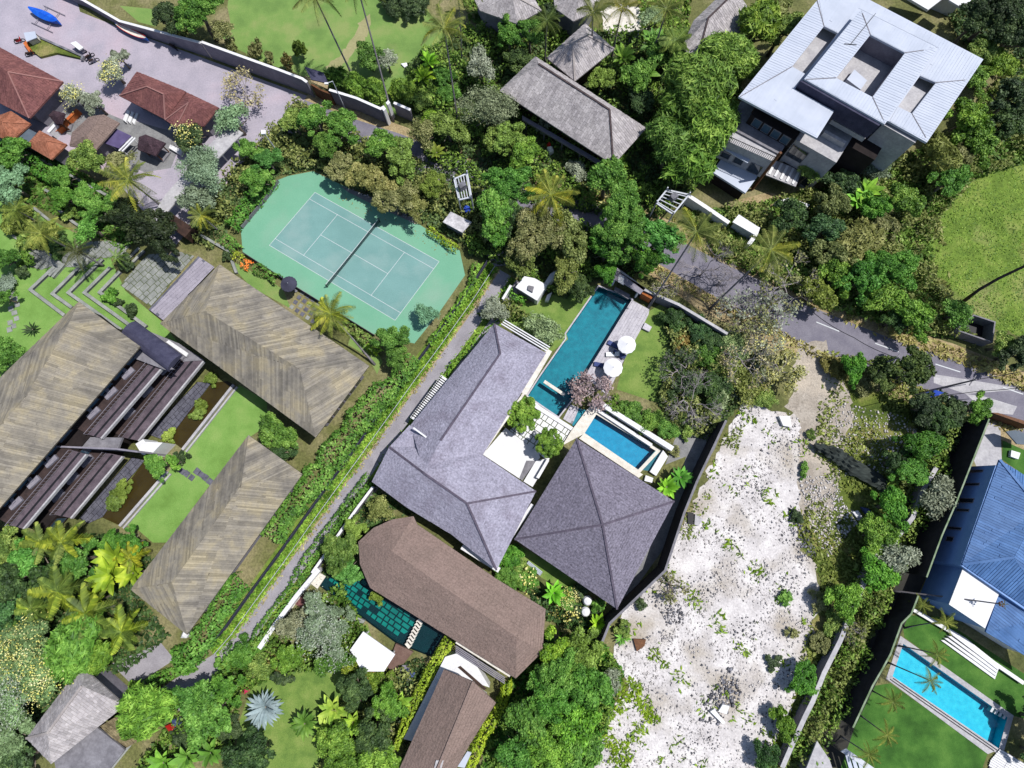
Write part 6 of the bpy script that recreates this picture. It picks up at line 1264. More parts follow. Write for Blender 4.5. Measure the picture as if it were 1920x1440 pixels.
for px, m, lab, ro_ in ((Z(1, (1245, 335))[0], M_black, 'black motorbike parked at the foot of the street wall', -.6), (Z(1, (640, 405))[0], M_black, 'black motorbike at the lower end of the grass planter', .8), (Z(1, (670, 435))[0], M_wallgrey, 'grey motorbike beside the yellow flowering tree planter', .5), (Z(1, (135, 290))[0], M_redpaint, 'red motorbike at the corner of the orange brick planter', .3), (Z(1, (215, 385))[0], M_black, 'black motorbike below the orange brick planter', .3)): cart(px, 0, m, lab, M_darkwood, ro_)
px = Z(1, (200, 330), (270, 270), (610, 420), (600, 445), (420, 405), (300, 435), (240, 390)); c = centroid(PP(px)); r = thing('brick_planter', 'raised planter of grass edged with orange brick on the lilac paving', 'planter', (c[0], c[1], 0)); pw = [p[:2] for p in PP(px)]; MB().prism(inset(pw, .3), .005, .45).build('soil', M_scrubgrass, r); part('edging', lambda b: wallstrip(b, [(*p, 0) for p in pw[1:4]], .35, .005, .55), M_darkrock, r); part('brick_edging', lambda b: wallstrip(b, [(*p, 0) for p in [pw[-1], pw[0], pw[1]]], .5, .005, .6), M_brick, r)
px = Z(1, (170, 235), (250, 225), (265, 270), (190, 300)); r = bthing('market_cart', 'pale blue covered cart beside the orange brick planter', px, 1.6, 'cart'); slab('roof', px, 1.5, 1.62, M_metal, root=r); MB().prism(inset([P(*q, 1.6)[:2] for q in px], .2), .3, 1.2).build('body', M_cream, r)
for q in inset([P(*p, 1.6)[:2] for p in px], .15): part('leg', lambda b: b.box((*q, .01), .08, .08, 1.5), M_darkwood, r)
px = Z(1, (505, 310), (545, 295), (600, 340), (570, 360)); r = bthing('parked_cart', 'white covered hand cart on the paving above the planter', px, 1.2, 'cart'); slab('cover', px, 1.0, 1.2, M_white, root=r); MB().prism(inset([P(*q, 1.2)[:2] for q in px], .12), .3, 1.0).build('body', M_wallgrey, r)
for q in inset([P(*p, 1.1)[:2] for p in px], .2)[::2]: part('wheel', lambda b: b.lathe((q[0], q[1], .01), [(.2, 0), (.22, .15), (.2, .3)], 10), M_black, r)
for k in range(3):
    px = Z(1, (885 + 33 * k, 860 + 8 * k), (915 + 33 * k, 790 + 10 * k), (935 + 30 * k, 800 + 10 * k), (905 + 30 * k, 880 + 8 * k)); o = MB().prism([p[:2] for p in PP(px, .5 - .12 * k)], .013, .5 - .12 * k).build('entry_step', M_white); tag(o, ('left', 'middle', 'right')[k] + ' tread of the white steps below the maroon roof', 'step', 'white entry steps')
px = Z(1, (440, 905), (545, 780)); wall('brick_wall', 'orange brick wall end between the small shrine and the brown pavilion', Z(1, (375, 955), (440, 905), (480, 860), (555, 785)), .35, 1.1, M_brick, M_brick); wall('garden_wall', 'white topped wall left of the orange brick wall', Z(1, (345, 950), (400, 890)), .4, 1.8, M_white, M_white)
o = MB().prism([p[:2] for p in PP(Z(1, (1225, 1040), (1320, 1085), (1300, 1115), (1215, 1065)), .6)], .013, .6).build('stone_bench', M_white); tag(o, 'white stone bench under the frangipani by the shrine roof', 'bench')
# red, blue and white things
def pile(px, m, h, label, nm='tarpaulin', cat='tarpaulin'):
    pw = PP(px, h); c = centroid(pw); b = MB(); k = len(pw); b.v = [(c[0], c[1], h)] + [(p[0], p[1], h * random.uniform(.5, .8)) for p in pw] + [(p[0], p[1], .02) for p in pw]; b.f = [(0, 1 + i, 1 + (i + 1) % k) for i in range(k)] + [(1 + i, 1 + i + k, 1 + (i + 1) % k + k, 1 + (i + 1) % k) for i in range(k)]; o = b.build(nm, m); tag(o, label, cat); return o
pile(Z(13, (1165, 1155), (1240, 1120), (1300, 1160), (1270, 1195), (1200, 1190)), M_redpaint, 1.4, 'bright red cloth heap beside the feathery green tree at the bottom left'); pile(Z(13, (1215, 1105), (1245, 1100), (1280, 1140), (1240, 1150)), M_cushion, 1.7, 'blue and white cloth on top of the red heap'); pile(Z(13, (1730, 900), (1770, 865), (1795, 885), (1750, 915)), M_pinkp, .8, 'small pink cloth on the hedge at the bottom left'); pile(Z(13, (1285, 480), (1310, 460), (1345, 480), (1320, 515), (1285, 510)), M_cloth, 1.8, 'white dish shaped cover at the lower corner of the shake roof'); pile(Z(2, (1080, 455), (1120, 445), (1128, 465), (1105, 480)), M_cloth, .4, 'small white and purple cloth lying on the park lawn'); pile(Z(3, (330, 1010), (355, 1005), (362, 1030), (340, 1035)), M_redpaint, 2.2, 'small red cloth in front of the long tiled house'); pile(Z(3, (330, 1040), (370, 1035), (380, 1060), (350, 1075)), M_cloth, 2.0, 'white cloth bundle below the red cloth by the long tiled house'); pile(Z(12, (765, 925), (815, 935), (840, 965), (800, 975)), M_cushion, 1.0, 'crumpled blue and white sheet in the vacant lot'); pile(Z(12, (690, 960), (730, 950), (765, 1000), (720, 1000)), M_cloth, .5, 'white cloth scrap beside the blue sheet'); pile(Z(12, (1180, 150), (1215, 125), (1240, 160), (1200, 195)), M_cloth, 1.2, 'white sack in the dark bushes by the road'); pile(Z(12, (1190, 110), (1300, 75), (1370, 95), (1290, 130), (1210, 130)), M_bluepaint, 1.6, 'dark blue tarpaulin over stalls beside the road'); pile(Z(12, (1340, 325), (1420, 300), (1440, 325), (1380, 350)), M_cloth, 1.8, 'white scrap sheet in the bushes beside the dark lane'); pile(Z(12, (1350, 130), (1400, 125), (1425, 150), (1380, 160)), M_steel, 1.3, 'pale blue car bonnet cover by the road')
for (px, lab) in ((Z(15, (620, 235))[0], 'upper of two white round lanterns below the square pavilion'), (Z(15, (605, 315))[0], 'lower of two white round lanterns below the square pavilion')):
    x, y, _ = P(*px, 1.0); r = thing('garden_lantern', lab, 'garden lantern', (x, y, 0), 'white round lanterns'); part('globe', lambda b: b.lathe((x, y, .5), [(.1, 0), (.5, .15), (.68, .45), (.5, .8), (.1, .95)], 18), M_cloth, r); part('stem', lambda b: b.tube([(x, y, 0), (x, y, .52)], .08, 8), M_concd, r)
px = Z(11, (165, 1345), (205, 1335), (290, 1410), (270, 1425)); r = bthing('garden_bench', 'pale blue slatted garden bench on the lawn between the roofs', px, .5, 'bench'); a, b2 = Vector(P(*Z(11, (180, 1335))[0], .5)), Vector(P(*Z(11, (280, 1415))[0], .5)); d = (b2 - a).normalized(); nn = Vector((-d.y, d.x, 0))
for k in range(4): MB().bar(a + nn * (.17 * k), b2 + nn * (.17 * k), .12, .05).build('slat', M_metal, r)
for q in (a, b2): MB().bar(q + Vector((0, 0, -.28)) + nn * 0, q + nn * .5 + Vector((0, 0, -.28)), .1, .42).build('leg', M_concd, r)
# rubble lot: rocks, slabs
def rocks(name, px, n_, smin, smax, m, seed, label=None, pw_=2.2, cl=None):
    rg = np.random.default_rng(seed); pw = PP(px); X0, X1 = min(p[0] for p in pw), max(p[0] for p in pw); Y0, Y1 = min(p[1] for p in pw), max(p[1] for p in pw); X = rg.uniform(X0, X1, n_ * 2); Y = rg.uniform(Y0, Y1, n_ * 2); ok = inpoly(pw, X, Y)
    if cl: ok &= clumpy(X, Y, seed, cl[0]) + rg.normal(size=len(X)) * .12 > cl[1]
    X, Y = X[ok], Y[ok]; k = len(X)
    base = np.array([(1, 0, 0), (-1, 0, 0), (0, 1, 0), (0, -1, 0), (0, 0, .7), (0, 0, -.5)]); fc = np.array([(0, 2, 4), (2, 1, 4), (1, 3, 4), (3, 0, 4), (2, 0, 5), (1, 2, 5), (3, 1, 5), (0, 3, 5)])
    s = smin + (smax - smin) * rg.uniform(0, 1, k) ** pw_; an = rg.uniform(0, 6.28, k); V = base[None] * s[:, None, None] * rg.uniform(.6, 1.3, (k, 6, 1)); co, si = np.cos(an)[:, None], np.sin(an)[:, None]; x = V[:, :, 0] * co - V[:, :, 1] * si; y = V[:, :, 0] * si + V[:, :, 1] * co; cx_, cy_ = X.mean(), Y.mean()
    V = np.stack([x + X[:, None] - cx_, y + Y[:, None] - cy_, V[:, :, 2] + s[:, None] * .25 + .012], 2).reshape(-1, 3); Fx = (fc[None] + 6 * np.arange(k)[:, None, None]).reshape(-1, 3)
    me = bpy.data.meshes.new(name); me.vertices.add(len(V)); me.vertices.foreach_set('co', V.astype(np.float32).ravel()); me.loops.add(Fx.size); me.loops.foreach_set('vertex_index', Fx.astype(np.int32).ravel()); me.polygons.add(len(Fx)); me.polygons.foreach_set('loop_start', np.arange(0, Fx.size, 3, dtype=np.int32)); me.polygons.foreach_set('loop_total', np.full(len(Fx), 3, np.int32)); me.materials.append(m); me.update(calc_edges=True); o = link(name, me, None, (cx_, cy_, 0)); o['kind'] = 'stuff'; return o
rocks('limestone_rubble', LOT, 9000, .04, .22, M_rock, 11, pw_=3, cl=(2.6, .45)); rocks('dark_rubble', LOT, 4200, .05, .2, M_darkrock, 12, cl=(2.2, .62)); rocks('dark_rubble', LOT, 500, .05, .13, M_darkrock, 19); rocks('dark_rubble', Z(15, (1480, 920), (1650, 700), (1740, 850), (1700, 960), (1560, 1130), (1420, 1100)), 260, .08, .34, M_darkrock, 13); rocks('dark_rubble', Z(12, (230, 900), (340, 1000), (440, 1280), (300, 1330), (230, 1100)), 260, .06, .26, M_darkrock, 14); rocks('dark_rubble', Z(15, (1100, 260), (1300, 260), (1320, 400), (1200, 410)), 110, .06, .25, M_darkrock, 15); rocks('limestone_rubble', Z(12, (300, 700), (560, 700), (620, 900), (760, 1000), (500, 1300), (360, 1000)), 900, .05, .26, M_rock, 16); rocks('gravel', Z(12, (500, 150), (1200, 300), (900, 700), (560, 700)), 700, .05, .25, M_rock, 17); rocks('gravel', Z(6, (690, -20), (1230, 190), (1190, 260), (840, 60)), 500, .05, .2, M_rock, 18)
for i, (px, lab) in enumerate(((Z(11, (1340, 960), (1385, 965), (1385, 1050), (1345, 1045)), 'dark open pit lid on the rubble lot beside the boundary wall'), (Z(11, (1395, 975), (1450, 1010), (1420, 1060), (1390, 1050)), 'pale slab leaning next to the dark pit lid'), (Z(15, (950, 510), (1040, 515), (1030, 560), (975, 600)), 'brown broken slab near the left edge of the rubble lot'), (Z(15, (1590, 980), (1640, 990), (1620, 1050), (1560, 1030)), 'white broken slab beside the dark debris heap'), (Z(15, (1500, 1030), (1530, 1010), (1610, 1110), (1590, 1120)), 'long white broken beam beside the dark debris heap'), (Z(12, (150, 270), (230, 270), (240, 350), (180, 340)), 'large white boulder slab at the head of the rubble lot'))):
    o = MB().prism([p[:2] for p in PP(px, .3)], .02, .3 + .06 * i).build('broken_slab', (M_black, M_conc, M_brownwall, M_white, M_white, M_white)[i]); tag(o, lab, 'slab')
# driveway gate leaf and road cables
def cable(pts, label, rad=.05):
    V = []
    for i in range(len(pts) - 1):
        a, b2 = Vector(P(*pts[i][:2], pts[i][2])), Vector(P(*pts[i + 1][:2], pts[i + 1][2]))
        for k in range(8 + (i == len(pts) - 2)): t_ = k / 8; q = a.lerp(b2, t_); q.z -= 1.0 * 4 * t_ * (1 - t_) * .5; V.append(q)
    o = MB().tube(V, rad, 5).build('cable', M_black); tag(o, label, 'cable')
cable([(*Z(8, (395, 880))[0], 6.5), (*Z(8, (700, 1070))[0], 6.5), (*Z(8, (1010, 1215))[0], 6.5)], 'black overhead cable sagging along the road above the lane dashes')
cable([(*Z(12, (1130, 118))[0], 7), (*Z(12, (1560, 10))[0], 7), (*Z(12, (1950, -60))[0], 7)], 'upper black overhead cable crossing the road at the right edge'); cable([(*Z(12, (1270, 125))[0], 6.6), (*Z(12, (1600, 90))[0], 6.6), (*Z(12, (1950, 60))[0], 6.6)], 'lower black overhead cable crossing the road at the right edge')
cable([(*Z(8, (400, 1170))[0], 5), (*Z(8, (520, 1225))[0], 5)], 'short black cable end over the sandy track by the yellow flowered tree')
def pole(px, z, label):
    x, y, _ = P(*px, z); r = thing('utility_pole', label, 'utility pole', (x, y, 0), 'utility poles along the road'); part('pole', lambda b: b.tube([(x, y, 0), (x, y, z + .4)], [.16, .11], 8), M_concd, r); part('crossarm', lambda b: b.box((x, y, z - .3), 1.8, .12, .12, .9), M_concd, r)
pole(Z(12, (1560, 10))[0], 7, 'utility pole carrying the cables at the right end of the road'); pole(Z(8, (1010, 1215))[0], 6.5, 'utility pole in the dark bush below the third lane dash')
a, b2 = P(*Z(16, (930, 160))[0], .6), P(*Z(16, (1770, 262))[0], 5.6)
# ---------------------------------------------------------------- trees, palms, shrubs
BL_, BY_, OL_, DK_, LM_, GR_, EM_ = M_leaf, M_lime, M_olive, M_dkleaf, M_lime, M_greyleaf, M_emer
GT = {'broad': 'broadleaf trees', 'airy': 'thin leaved trees', 'feather': 'feathery bamboo clumps'}
def T(rows, grp):
    for row in rows:
        reg, x, y, rp, z, m, kind, lab = row[:8]; ex = row[8] if len(row) > 8 else {}
        q = Z(reg, (x, y))[0] if reg else (x, y)
        nm = ex.pop('name', {'feather': 'bamboo_clump'}.get(kind, 'broadleaf_tree'))
        tree(q[0], q[1], rp, z, lab, m, kind, name=nm, group=grp, **ex)
def SH(rows, grp):
    for row in rows:
        reg, x, y, rp, h, m, kind, lab = row[:8]; ex = row[8] if len(row) > 8 else {}
        q = Z(reg, (x, y))[0] if reg else (x, y); shrub(q[0], q[1], rp, h, lab, m, kind, group=grp, **ex)
T([ # upper left and park
 (0, 372, 22, 48, 6, EM_, 'broad', 'large bright green tree at the top edge just beyond the street wall'), (0, 318, 28, 34, 4.5, DK_, 'broad', 'dark tree at the top edge left of the large bright green one'),
 (0, 418, 60, 26, 3.5, OL_, 'airy', 'thin olive tree on the park side of the street wall coping step'), (1, 540, 700, 26, 3.2, GR_, 'airy', 'yellow flowering frangipani between the two maroon roofs', dict(bloom=M_bloomy)),
 (1, 680, 740, 24, 3.0, GR_, 'broad', 'grey green tree between the yellow frangipani and the brown pavilion'), (1, 810, 510, 28, 3.0, GR_, 'airy', 'pale flowering tree at the upper corner of the double maroon roof', dict(bloom=M_bloomy)), (1, 860, 410, 18, 2.6, GR_, 'broad', 'small grey green tree above the pale flowering tree by the planter'),
 (1, 1380, 970, 33, 3.2, DK_, 'broad', 'round frangipani full of cream flowers right of the black shrine roof', dict(bloom=M_bloomy)), (1, 1680, 860, 34, 4, GR_, 'airy', 'grey green leafy side of the big half bare tree by the road', dict(tint=(.8, 1.1, .8))),
 (1, 1450, 1230, 48, 5, GR_, 'airy', 'large grey green airy tree over the covered walkway', dict(tint=(.75, .95, .8))), (1, 620, 1150, 34, 4, BL_, 'broad', 'green tree in front of the small brown pavilion'), (1, 450, 1270, 26, 3.5, EM_, 'broad', 'bright tree beside the smaller orange hut'), (1, 110, 1100, 34, 3.5, EM_, 'broad', 'bright green tree at the left edge below the larger orange hut'), (1, 60, 1330, 38, 4, GR_, 'broad', 'grey green tree on the left edge beside the upper terrace', dict(tint=(.7, 1.1, .8))),
 (1, 860, 1180, 28, 3, OL_, 'airy', 'olive bushy tree just above the left coconut palm'), (1, 1850, 1300, 30, 3.5, EM_, 'broad', 'bright green tree at the upper left corner of the tennis court'), (1, 1790, 1080, 26, 3, BL_, 'broad', 'green tree beside the white floodlight pole', dict(tint=(.7, 1, .8))),
 (2, 300, 870, 24, 4, BL_, 'broad', 'leftmost crown of the green tree row along the road below the gateway'), (2, 470, 850, 34, 5, EM_, 'broad', 'tall green crown below the brown gateway'), (2, 650, 910, 36, 5, EM_, 'broad', 'broad green crown right of the tall one below the gateway'), (2, 560, 1040, 28, 4, BL_, 'broad', 'lower green crown in the tree row below the gateway', dict(tint=(.7, .9, .7))),
 (2, 120, 1150, 26, 3.2, BL_, 'broad', 'teal green tree right of the floodlight pole above the court', dict(tint=(.5, .9, .9))), (2, 940, 1030, 30, 4.5, BL_, 'broad', 'green tree below the double white gate pillar', dict(tint=(.7, .95, .7))), (2, 1080, 1150, 38, 4.5, OL_, 'broad', 'yellow green tree between the road and the court hedge', dict(tint=(.8, 1.2, .6))),
 (2, 1240, 960, 30, 4, OL_, 'airy', 'brownish thin tree where the road enters the woods'), (2, 1420, 920, 34, 4, OL_, 'broad', 'olive tree below the third coconut palm trunk', dict(tint=(.8, 1.1, .6))), (2, 1700, 780, 50, 5.5, GR_, 'airy', 'large greyish tree left of the long stone tiled house', dict(tint=(.8, .85, .65))), (2, 1660, 480, 34, 4.5, GR_, 'airy', 'pale grey tree above the large greyish one in the park corner'),
 (2, 1820, 1010, 34, 4.5, OL_, 'broad', 'olive green tree right of the road opening in the woods', dict(tint=(.8, 1.1, .6))), (2, 1320, 1330, 26, 3.5, OL_, 'broad', 'yellow green tree just left of the lower steel utility frame', dict(tint=(.9, 1.2, .5))), (2, 850, 400, 30, 3.4, BL_, 'broad', 'dark green park tree between the two leaning palm trunks', dict(tint=(.6, .8, .7))), (2, 980, 430, 24, 2.8, GR_, 'airy', 'grey green park bush crossed by the second palm trunk'),
 (3, 60, 120, 26, 5, EM_, 'broad', 'bright green tree overlapping the cut stone tile roof at the top'), (3, 210, 230, 30, 5, EM_, 'broad', 'second bright green tree below the cut stone tile roof'), (3, 60, 260, 30, 4.5, EM_, 'broad', 'third bright green tree at the lower left of the cut tile roof', dict(tint=(.8, .9, .8))), (3, 130, 430, 28, 4, DK_, 'broad', 'dark tree left of the long tiled house ridge', dict(tint=(1.3, 1.3, 1))), (3, 360, 90, 20, 4.5, DK_, 'broad', 'dark slim tree between the two cut tile roofs'),
 ], 'trees of the upper left and the park')
T([ # centre woods
 (3, 60, 1000, 36, 5, OL_, 'broad', 'yellow green tree below the left corner of the long tiled house', dict(tint=(.8, 1.2, .6))), (3, 170, 1120, 34, 5, BL_, 'broad', 'green tree between the long tiled house and the tall emerald one', dict(tint=(.8, 1, .6))), (3, 60, 1330, 46, 6.5, EM_, 'broad', 'tall emerald tree left of the yellow palm in the centre woods', dict(tint=(.7, .85, .8))), (6, 1760, 160, 42, 6.5, EM_, 'broad', 'large emerald tree right of the metal roofed hut'), (6, 1780, 300, 30, 5, EM_, 'broad', 'emerald tree directly above the lane mouth', dict(tint=(.6, .75, .6))),
 (3, 770, 1280, 42, 6.5, EM_, 'broad', 'bright green tree at the lower corner of the long tiled house'), (7, 860, 130, 48, 7, EM_, 'broad', 'large bright green tree in the middle of the centre woods'), (7, 900, 320, 52, 6.5, EM_, 'broad', 'largest bright green crown above the head of the long pool'), (7, 1130, 350, 44, 6, EM_, 'broad', 'bluish green crown at the right of the centre woods', dict(tint=(.7, .95, 1.1))), (7, 1040, 500, 34, 5, EM_, 'broad', 'bright crown hanging over the entrance canopy', dict(tint=(.9, 1, .7))), (7, 760, 600, 22, 4, EM_, 'broad', 'small green crown touching the top corner of the long pool', dict(tint=(.7, .9, .6))), (7, 760, 430, 34, 5, EM_, 'broad', 'darker green crown left of the largest bright crown', dict(tint=(.6, .8, .6))),
 (7, 260, 330, 56, 6.5, OL_, 'broad', 'broad olive tree between the lane mouth and the pool'), (7, 470, 320, 44, 6, OL_, 'broad', 'olive tree below the yellow palm', dict(tint=(.85, 1, .75))), (7, 150, 480, 36, 5, OL_, 'broad', 'lower left part olive tree above the pump house', dict(tint=(.8, 1, .6))), (7, 470, 560, 36, 4.5, OL_, 'broad', 'brown green tree between pump house and pool', dict(tint=(.7, .8, .5))), (7, 560, 720, 26, 3, DK_, 'broad', 'dark low tree on the lawn edge left of the long pool', dict(tint=(1.3, 1.3, 1))), (7, 60, 180, 34, 5.5, DK_, 'broad', 'dark tree between the emerald and olive trees', dict(tint=(1.1, 1.3, 1.1))),
 (6, 1040, 90, 34, 4, OL_, 'broad', 'brown green dry tree above the middle of the tennis court'), (6, 1180, 140, 26, 3.5, OL_, 'airy', 'dry tree above the right half of the tennis court', dict(tint=(1, 1, .8))), (2, 640, 1200, 28, 3.5, OL_, 'broad', 'dry olive tree behind the upper end of the tennis court'), (2, 800, 1270, 30, 3.5, OL_, 'broad', 'pale dry tree between the court and the road', dict(tint=(1.1, 1.05, .9))), (2, 950, 1350, 30, 3.5, OL_, 'broad', 'second pale dry tree towards the utility frame', dict(tint=(1, .95, .8))), (2, 1120, 1380, 26, 3, OL_, 'airy', 'third pale dry tree nearest the utility frame'),
 (6, 1010, 1070, 30, 4.2, BL_, 'broad', 'round dark green tree at the lower corner of the tennis court', dict(tint=(.6, .85, .7))), (6, 1050, 1190, 24, 3, BL_, 'broad', 'dark green tree below the round one by the court corner', dict(tint=(.55, .75, .6))), (6, 1270, 900, 22, 2.6, GR_, 'airy', 'thin grey green young tree inside the court fence', dict(tint=(.5, .9, .7))),
 (6, 1760, 870, 26, 2.8, GR_, 'airy', 'pale yellowish tree on the lane verge above the grey villa'), (7, 300, 1010, 34, 3, GR_, 'airy', 'sparse pale tree on the lawn at the grey villa corner', dict(tint=(.9, 1.05, .7))),
 (11, 150, 245, 36, 3.2, BL_, 'ball', 'left of the two round clipped trees in the villa courtyard', dict(tint=(.85, 1.0, .6), flat=.9)), (11, 337, 462, 28, 3.2, BL_, 'ball', 'right of the two round clipped trees in the villa courtyard', dict(tint=(.85, 1.0, .6), flat=.9)),
 (10, 930, 930, 24, 2.8, OL_, 'airy', 'pale sparse tree between the grey villa and the rounded brown roof', dict(tint=(1.1, 1.2, .9))), (10, 760, 1080, 22, 2.6, OL_, 'broad', 'yellow green small tree by the broken white wall', dict(tint=(.9, 1.3, .6))),
 (10, 640, 1260, 34, 4, BL_, 'broad', 'grey green tree left of the rounded brown roof', dict(tint=(.7, .8, .7))), (10, 700, 1380, 26, 3.5, BL_, 'broad', 'teal tinged tree leaning over the top of the green pool', dict(tint=(.5, .85, .8))),
 (10, 190, 400, 34, 4, BL_, 'broad', 'dark green tree between the two lower shake roofs', dict(tint=(.7, .9, .7))), (10, 200, 540, 24, 3.5, DK_, 'broad', 'dark tree under the corner of the lower shake roof', dict(tint=(1.2, 1.4, 1.2))),
 ], 'trees of the centre and the villas')
T([ # top middle to right
 (3, 1400, 640, 62, 8, BL_, 'feather', 'tallest bamboo clump between the long tiled house and the modern building', dict(tint=(.85, .95, .8))), (3, 1500, 900, 56, 7.5, BL_, 'feather', 'second bamboo clump below the tallest one', dict(tint=(.85, 1, .7))), (3, 1220, 1050, 42, 6.5, BL_, 'feather', 'bamboo clump at the right end of the long tiled house', dict(tint=(.6, .75, .65))), (3, 1300, 760, 44, 7, BL_, 'feather', 'bamboo clump in the middle of the bamboo stand', dict(tint=(.7, .85, .6))), (3, 1350, 1180, 44, 6, BL_, 'feather', 'lowest bamboo clump above the steel utility frame', dict(tint=(.7, .9, .6))), (3, 1640, 420, 48, 7, BL_, 'feather', 'pale bamboo clump beside the left corner of the metal roof', dict(tint=(1, 1.1, .9))), (3, 1840, 180, 44, 7, BL_, 'feather', 'bamboo clump along the upper left edge of the metal roof', dict(tint=(1.1, 1.15, .7))), (4, 100, 60, 30, 7, OL_, 'feather', 'tan bamboo clump cut by the top edge', dict(tint=(.9, 1, .8))),
 (4, 190, 200, 36, 6, BL_, 'broad', 'green tree hugging the upper left side of the metal roof'), (3, 1080, 130, 26, 4, GR_, 'airy', 'pale tree in the white courtyard at the top', dict(tint=(.9, 1.1, .8))), (3, 1130, 400, 34, 4.5, BL_, 'broad', 'leafy tree among banana plants right of the long tiled house', dict(tint=(.8, 1.1, .9))), (3, 980, 560, 34, 4.5, BL_, 'broad', 'green tree behind the ridge of the long tiled house', dict(tint=(.7, .95, .7))), (3, 720, 570, 26, 3.5, OL_, 'broad', 'yellow green shrub tree against the small tiled roof', dict(tint=(.9, 1.3, .6))), (3, 1000, 700, 30, 3.5, DK_, 'broad', 'dark tree in the shade behind the long tiled house', dict(tint=(1.2, 1.3, 1.2))),
 (4, 1750, 60, 46, 7, DK_, 'broad', 'very dark tree at the top right beside the white villa'), (4, 1880, 220, 52, 7, DK_, 'broad', 'very dark large tree at the right edge near the top'), (4, 1600, 130, 34, 6, DK_, 'broad', 'very dark tree right of the white villa corner'), (4, 1620, 380, 34, 5, BL_, 'broad', 'green tree near the right corner of the metal roof'), (4, 1730, 480, 34, 5, BL_, 'broad', 'yellow green tree right of the metal roof corner', dict(tint=(1, 1.1, .6))), (4, 1560, 560, 34, 5, BL_, 'broad', 'green tree halfway down the right side of the metal roof', dict(tint=(.8, 1, .7))), (4, 1850, 690, 44, 6, DK_, 'broad', 'dark tree at the right edge with bare grey twigs', dict(tint=(1.1, 1.1, 1.2))), (4, 1780, 900, 40, 5, DK_, 'broad', 'dark tree above the open field corner', dict(tint=(1.3, 1.4, 1.1))), (4, 1520, 850, 44, 5, BL_, 'broad', 'large green tree below the right side of the metal roof', dict(tint=(.9, 1.1, .6))), (4, 1600, 1030, 40, 4.5, BL_, 'broad', 'green tree between the metal roof and the field', dict(tint=(.7, .9, .6))), (4, 1480, 1120, 30, 4, OL_, 'broad', 'olive tree beside the plain shaded wall'), (4, 1400, 1280, 36, 4.5, EM_, 'broad', 'emerald tree at the upper left corner of the open field', dict(tint=(.8, .9, .8))), (4, 1320, 1130, 34, 4, OL_, 'feather', 'pale grass like thicket beside the plain shaded wall', dict(tint=(1, 1.1, .7))),
 (4, 830, 1220, 30, 3.5, GR_, 'airy', 'grey green tree against the foot of the plain shaded wall', dict(tint=(.7, .8, .7))), (4, 620, 1330, 34, 3.5, DK_, 'broad', 'dark tree at the foot of the modern building', dict(tint=(1.4, 1.5, 1.4))), (4, 380, 1240, 22, 4, BL_, 'airy', 'small sprig of a tree in front of the building wing'), (8, 540, 90, 34, 4, OL_, 'broad', 'olive tree right of the white terrace block', dict(tint=(.7, .8, .7))), (8, 260, 200, 36, 4, DK_, 'broad', 'dark tree below the white terrace block', dict(tint=(1.3, 1.5, 1.2))), (8, 480, 300, 36, 3.5, DK_, 'broad', 'dark blue green tree above the leafless roadside branches', dict(tint=(1.1, 1.4, 1.4))), (8, 1040, 80, 38, 4, BL_, 'broad', 'green tree left of the open field', dict(tint=(.7, .85, .6))), (8, 860, 130, 30, 4, EM_, 'broad', 'bright tree behind the banana leaves', dict(tint=(.8, .95, .7))),
 (8, 900, 230, 36, 3.5, OL_, 'broad', 'olive tree in the thicket left of the field'), (8, 720, 380, 38, 3.5, OL_, 'feather', 'tan green thicket in the middle of the roadside wood', dict(tint=(1.1, 1.1, .9))), (8, 560, 470, 36, 3.5, OL_, 'broad', 'dull olive tree beside the leafless branches', dict(tint=(.8, .9, .8))), (8, 600, 620, 34, 3.5, BL_, 'broad', 'green tree above the first lane dash', dict(tint=(.8, 1, .6))), (8, 760, 640, 42, 4.5, EM_, 'broad', 'dark emerald tree near the road above the dashes', dict(tint=(.6, .8, .7))), (8, 960, 580, 48, 4.5, EM_, 'broad', 'brightest emerald tree beside the open field', dict(tint=(.9, 1.05, .9))), (8, 880, 780, 38, 3.8, BL_, 'broad', 'green roadside tree above the second lane dash', dict(tint=(.9, 1.1, .7))), (8, 1120, 900, 40, 4, BL_, 'broad', 'large leafy roadside tree left of the blockwork shed', dict(tint=(.8, 1.1, .6))), (8, 1000, 940, 26, 3, DK_, 'broad', 'dark roadside tree between the green ones', dict(tint=(1.2, 1.5, 1))), (8, 1440, 900, 28, 3, BL_, 'airy', 'sparse green tree over the blockwork shed', dict(tint=(.7, 1, .8))), (8, 1770, 1120, 26, 3, BL_, 'broad', 'green tree right of the blockwork shed'), (8, 1880, 1180, 34, 4, DK_, 'broad', 'dark tree at the right edge above the road'), (8, 450, 760, 30, 3.5, OL_, 'broad', 'yellow green tree at the upper verge where the road emerges', dict(tint=(1, 1.2, .5))),
 ], 'trees of the right and top right')
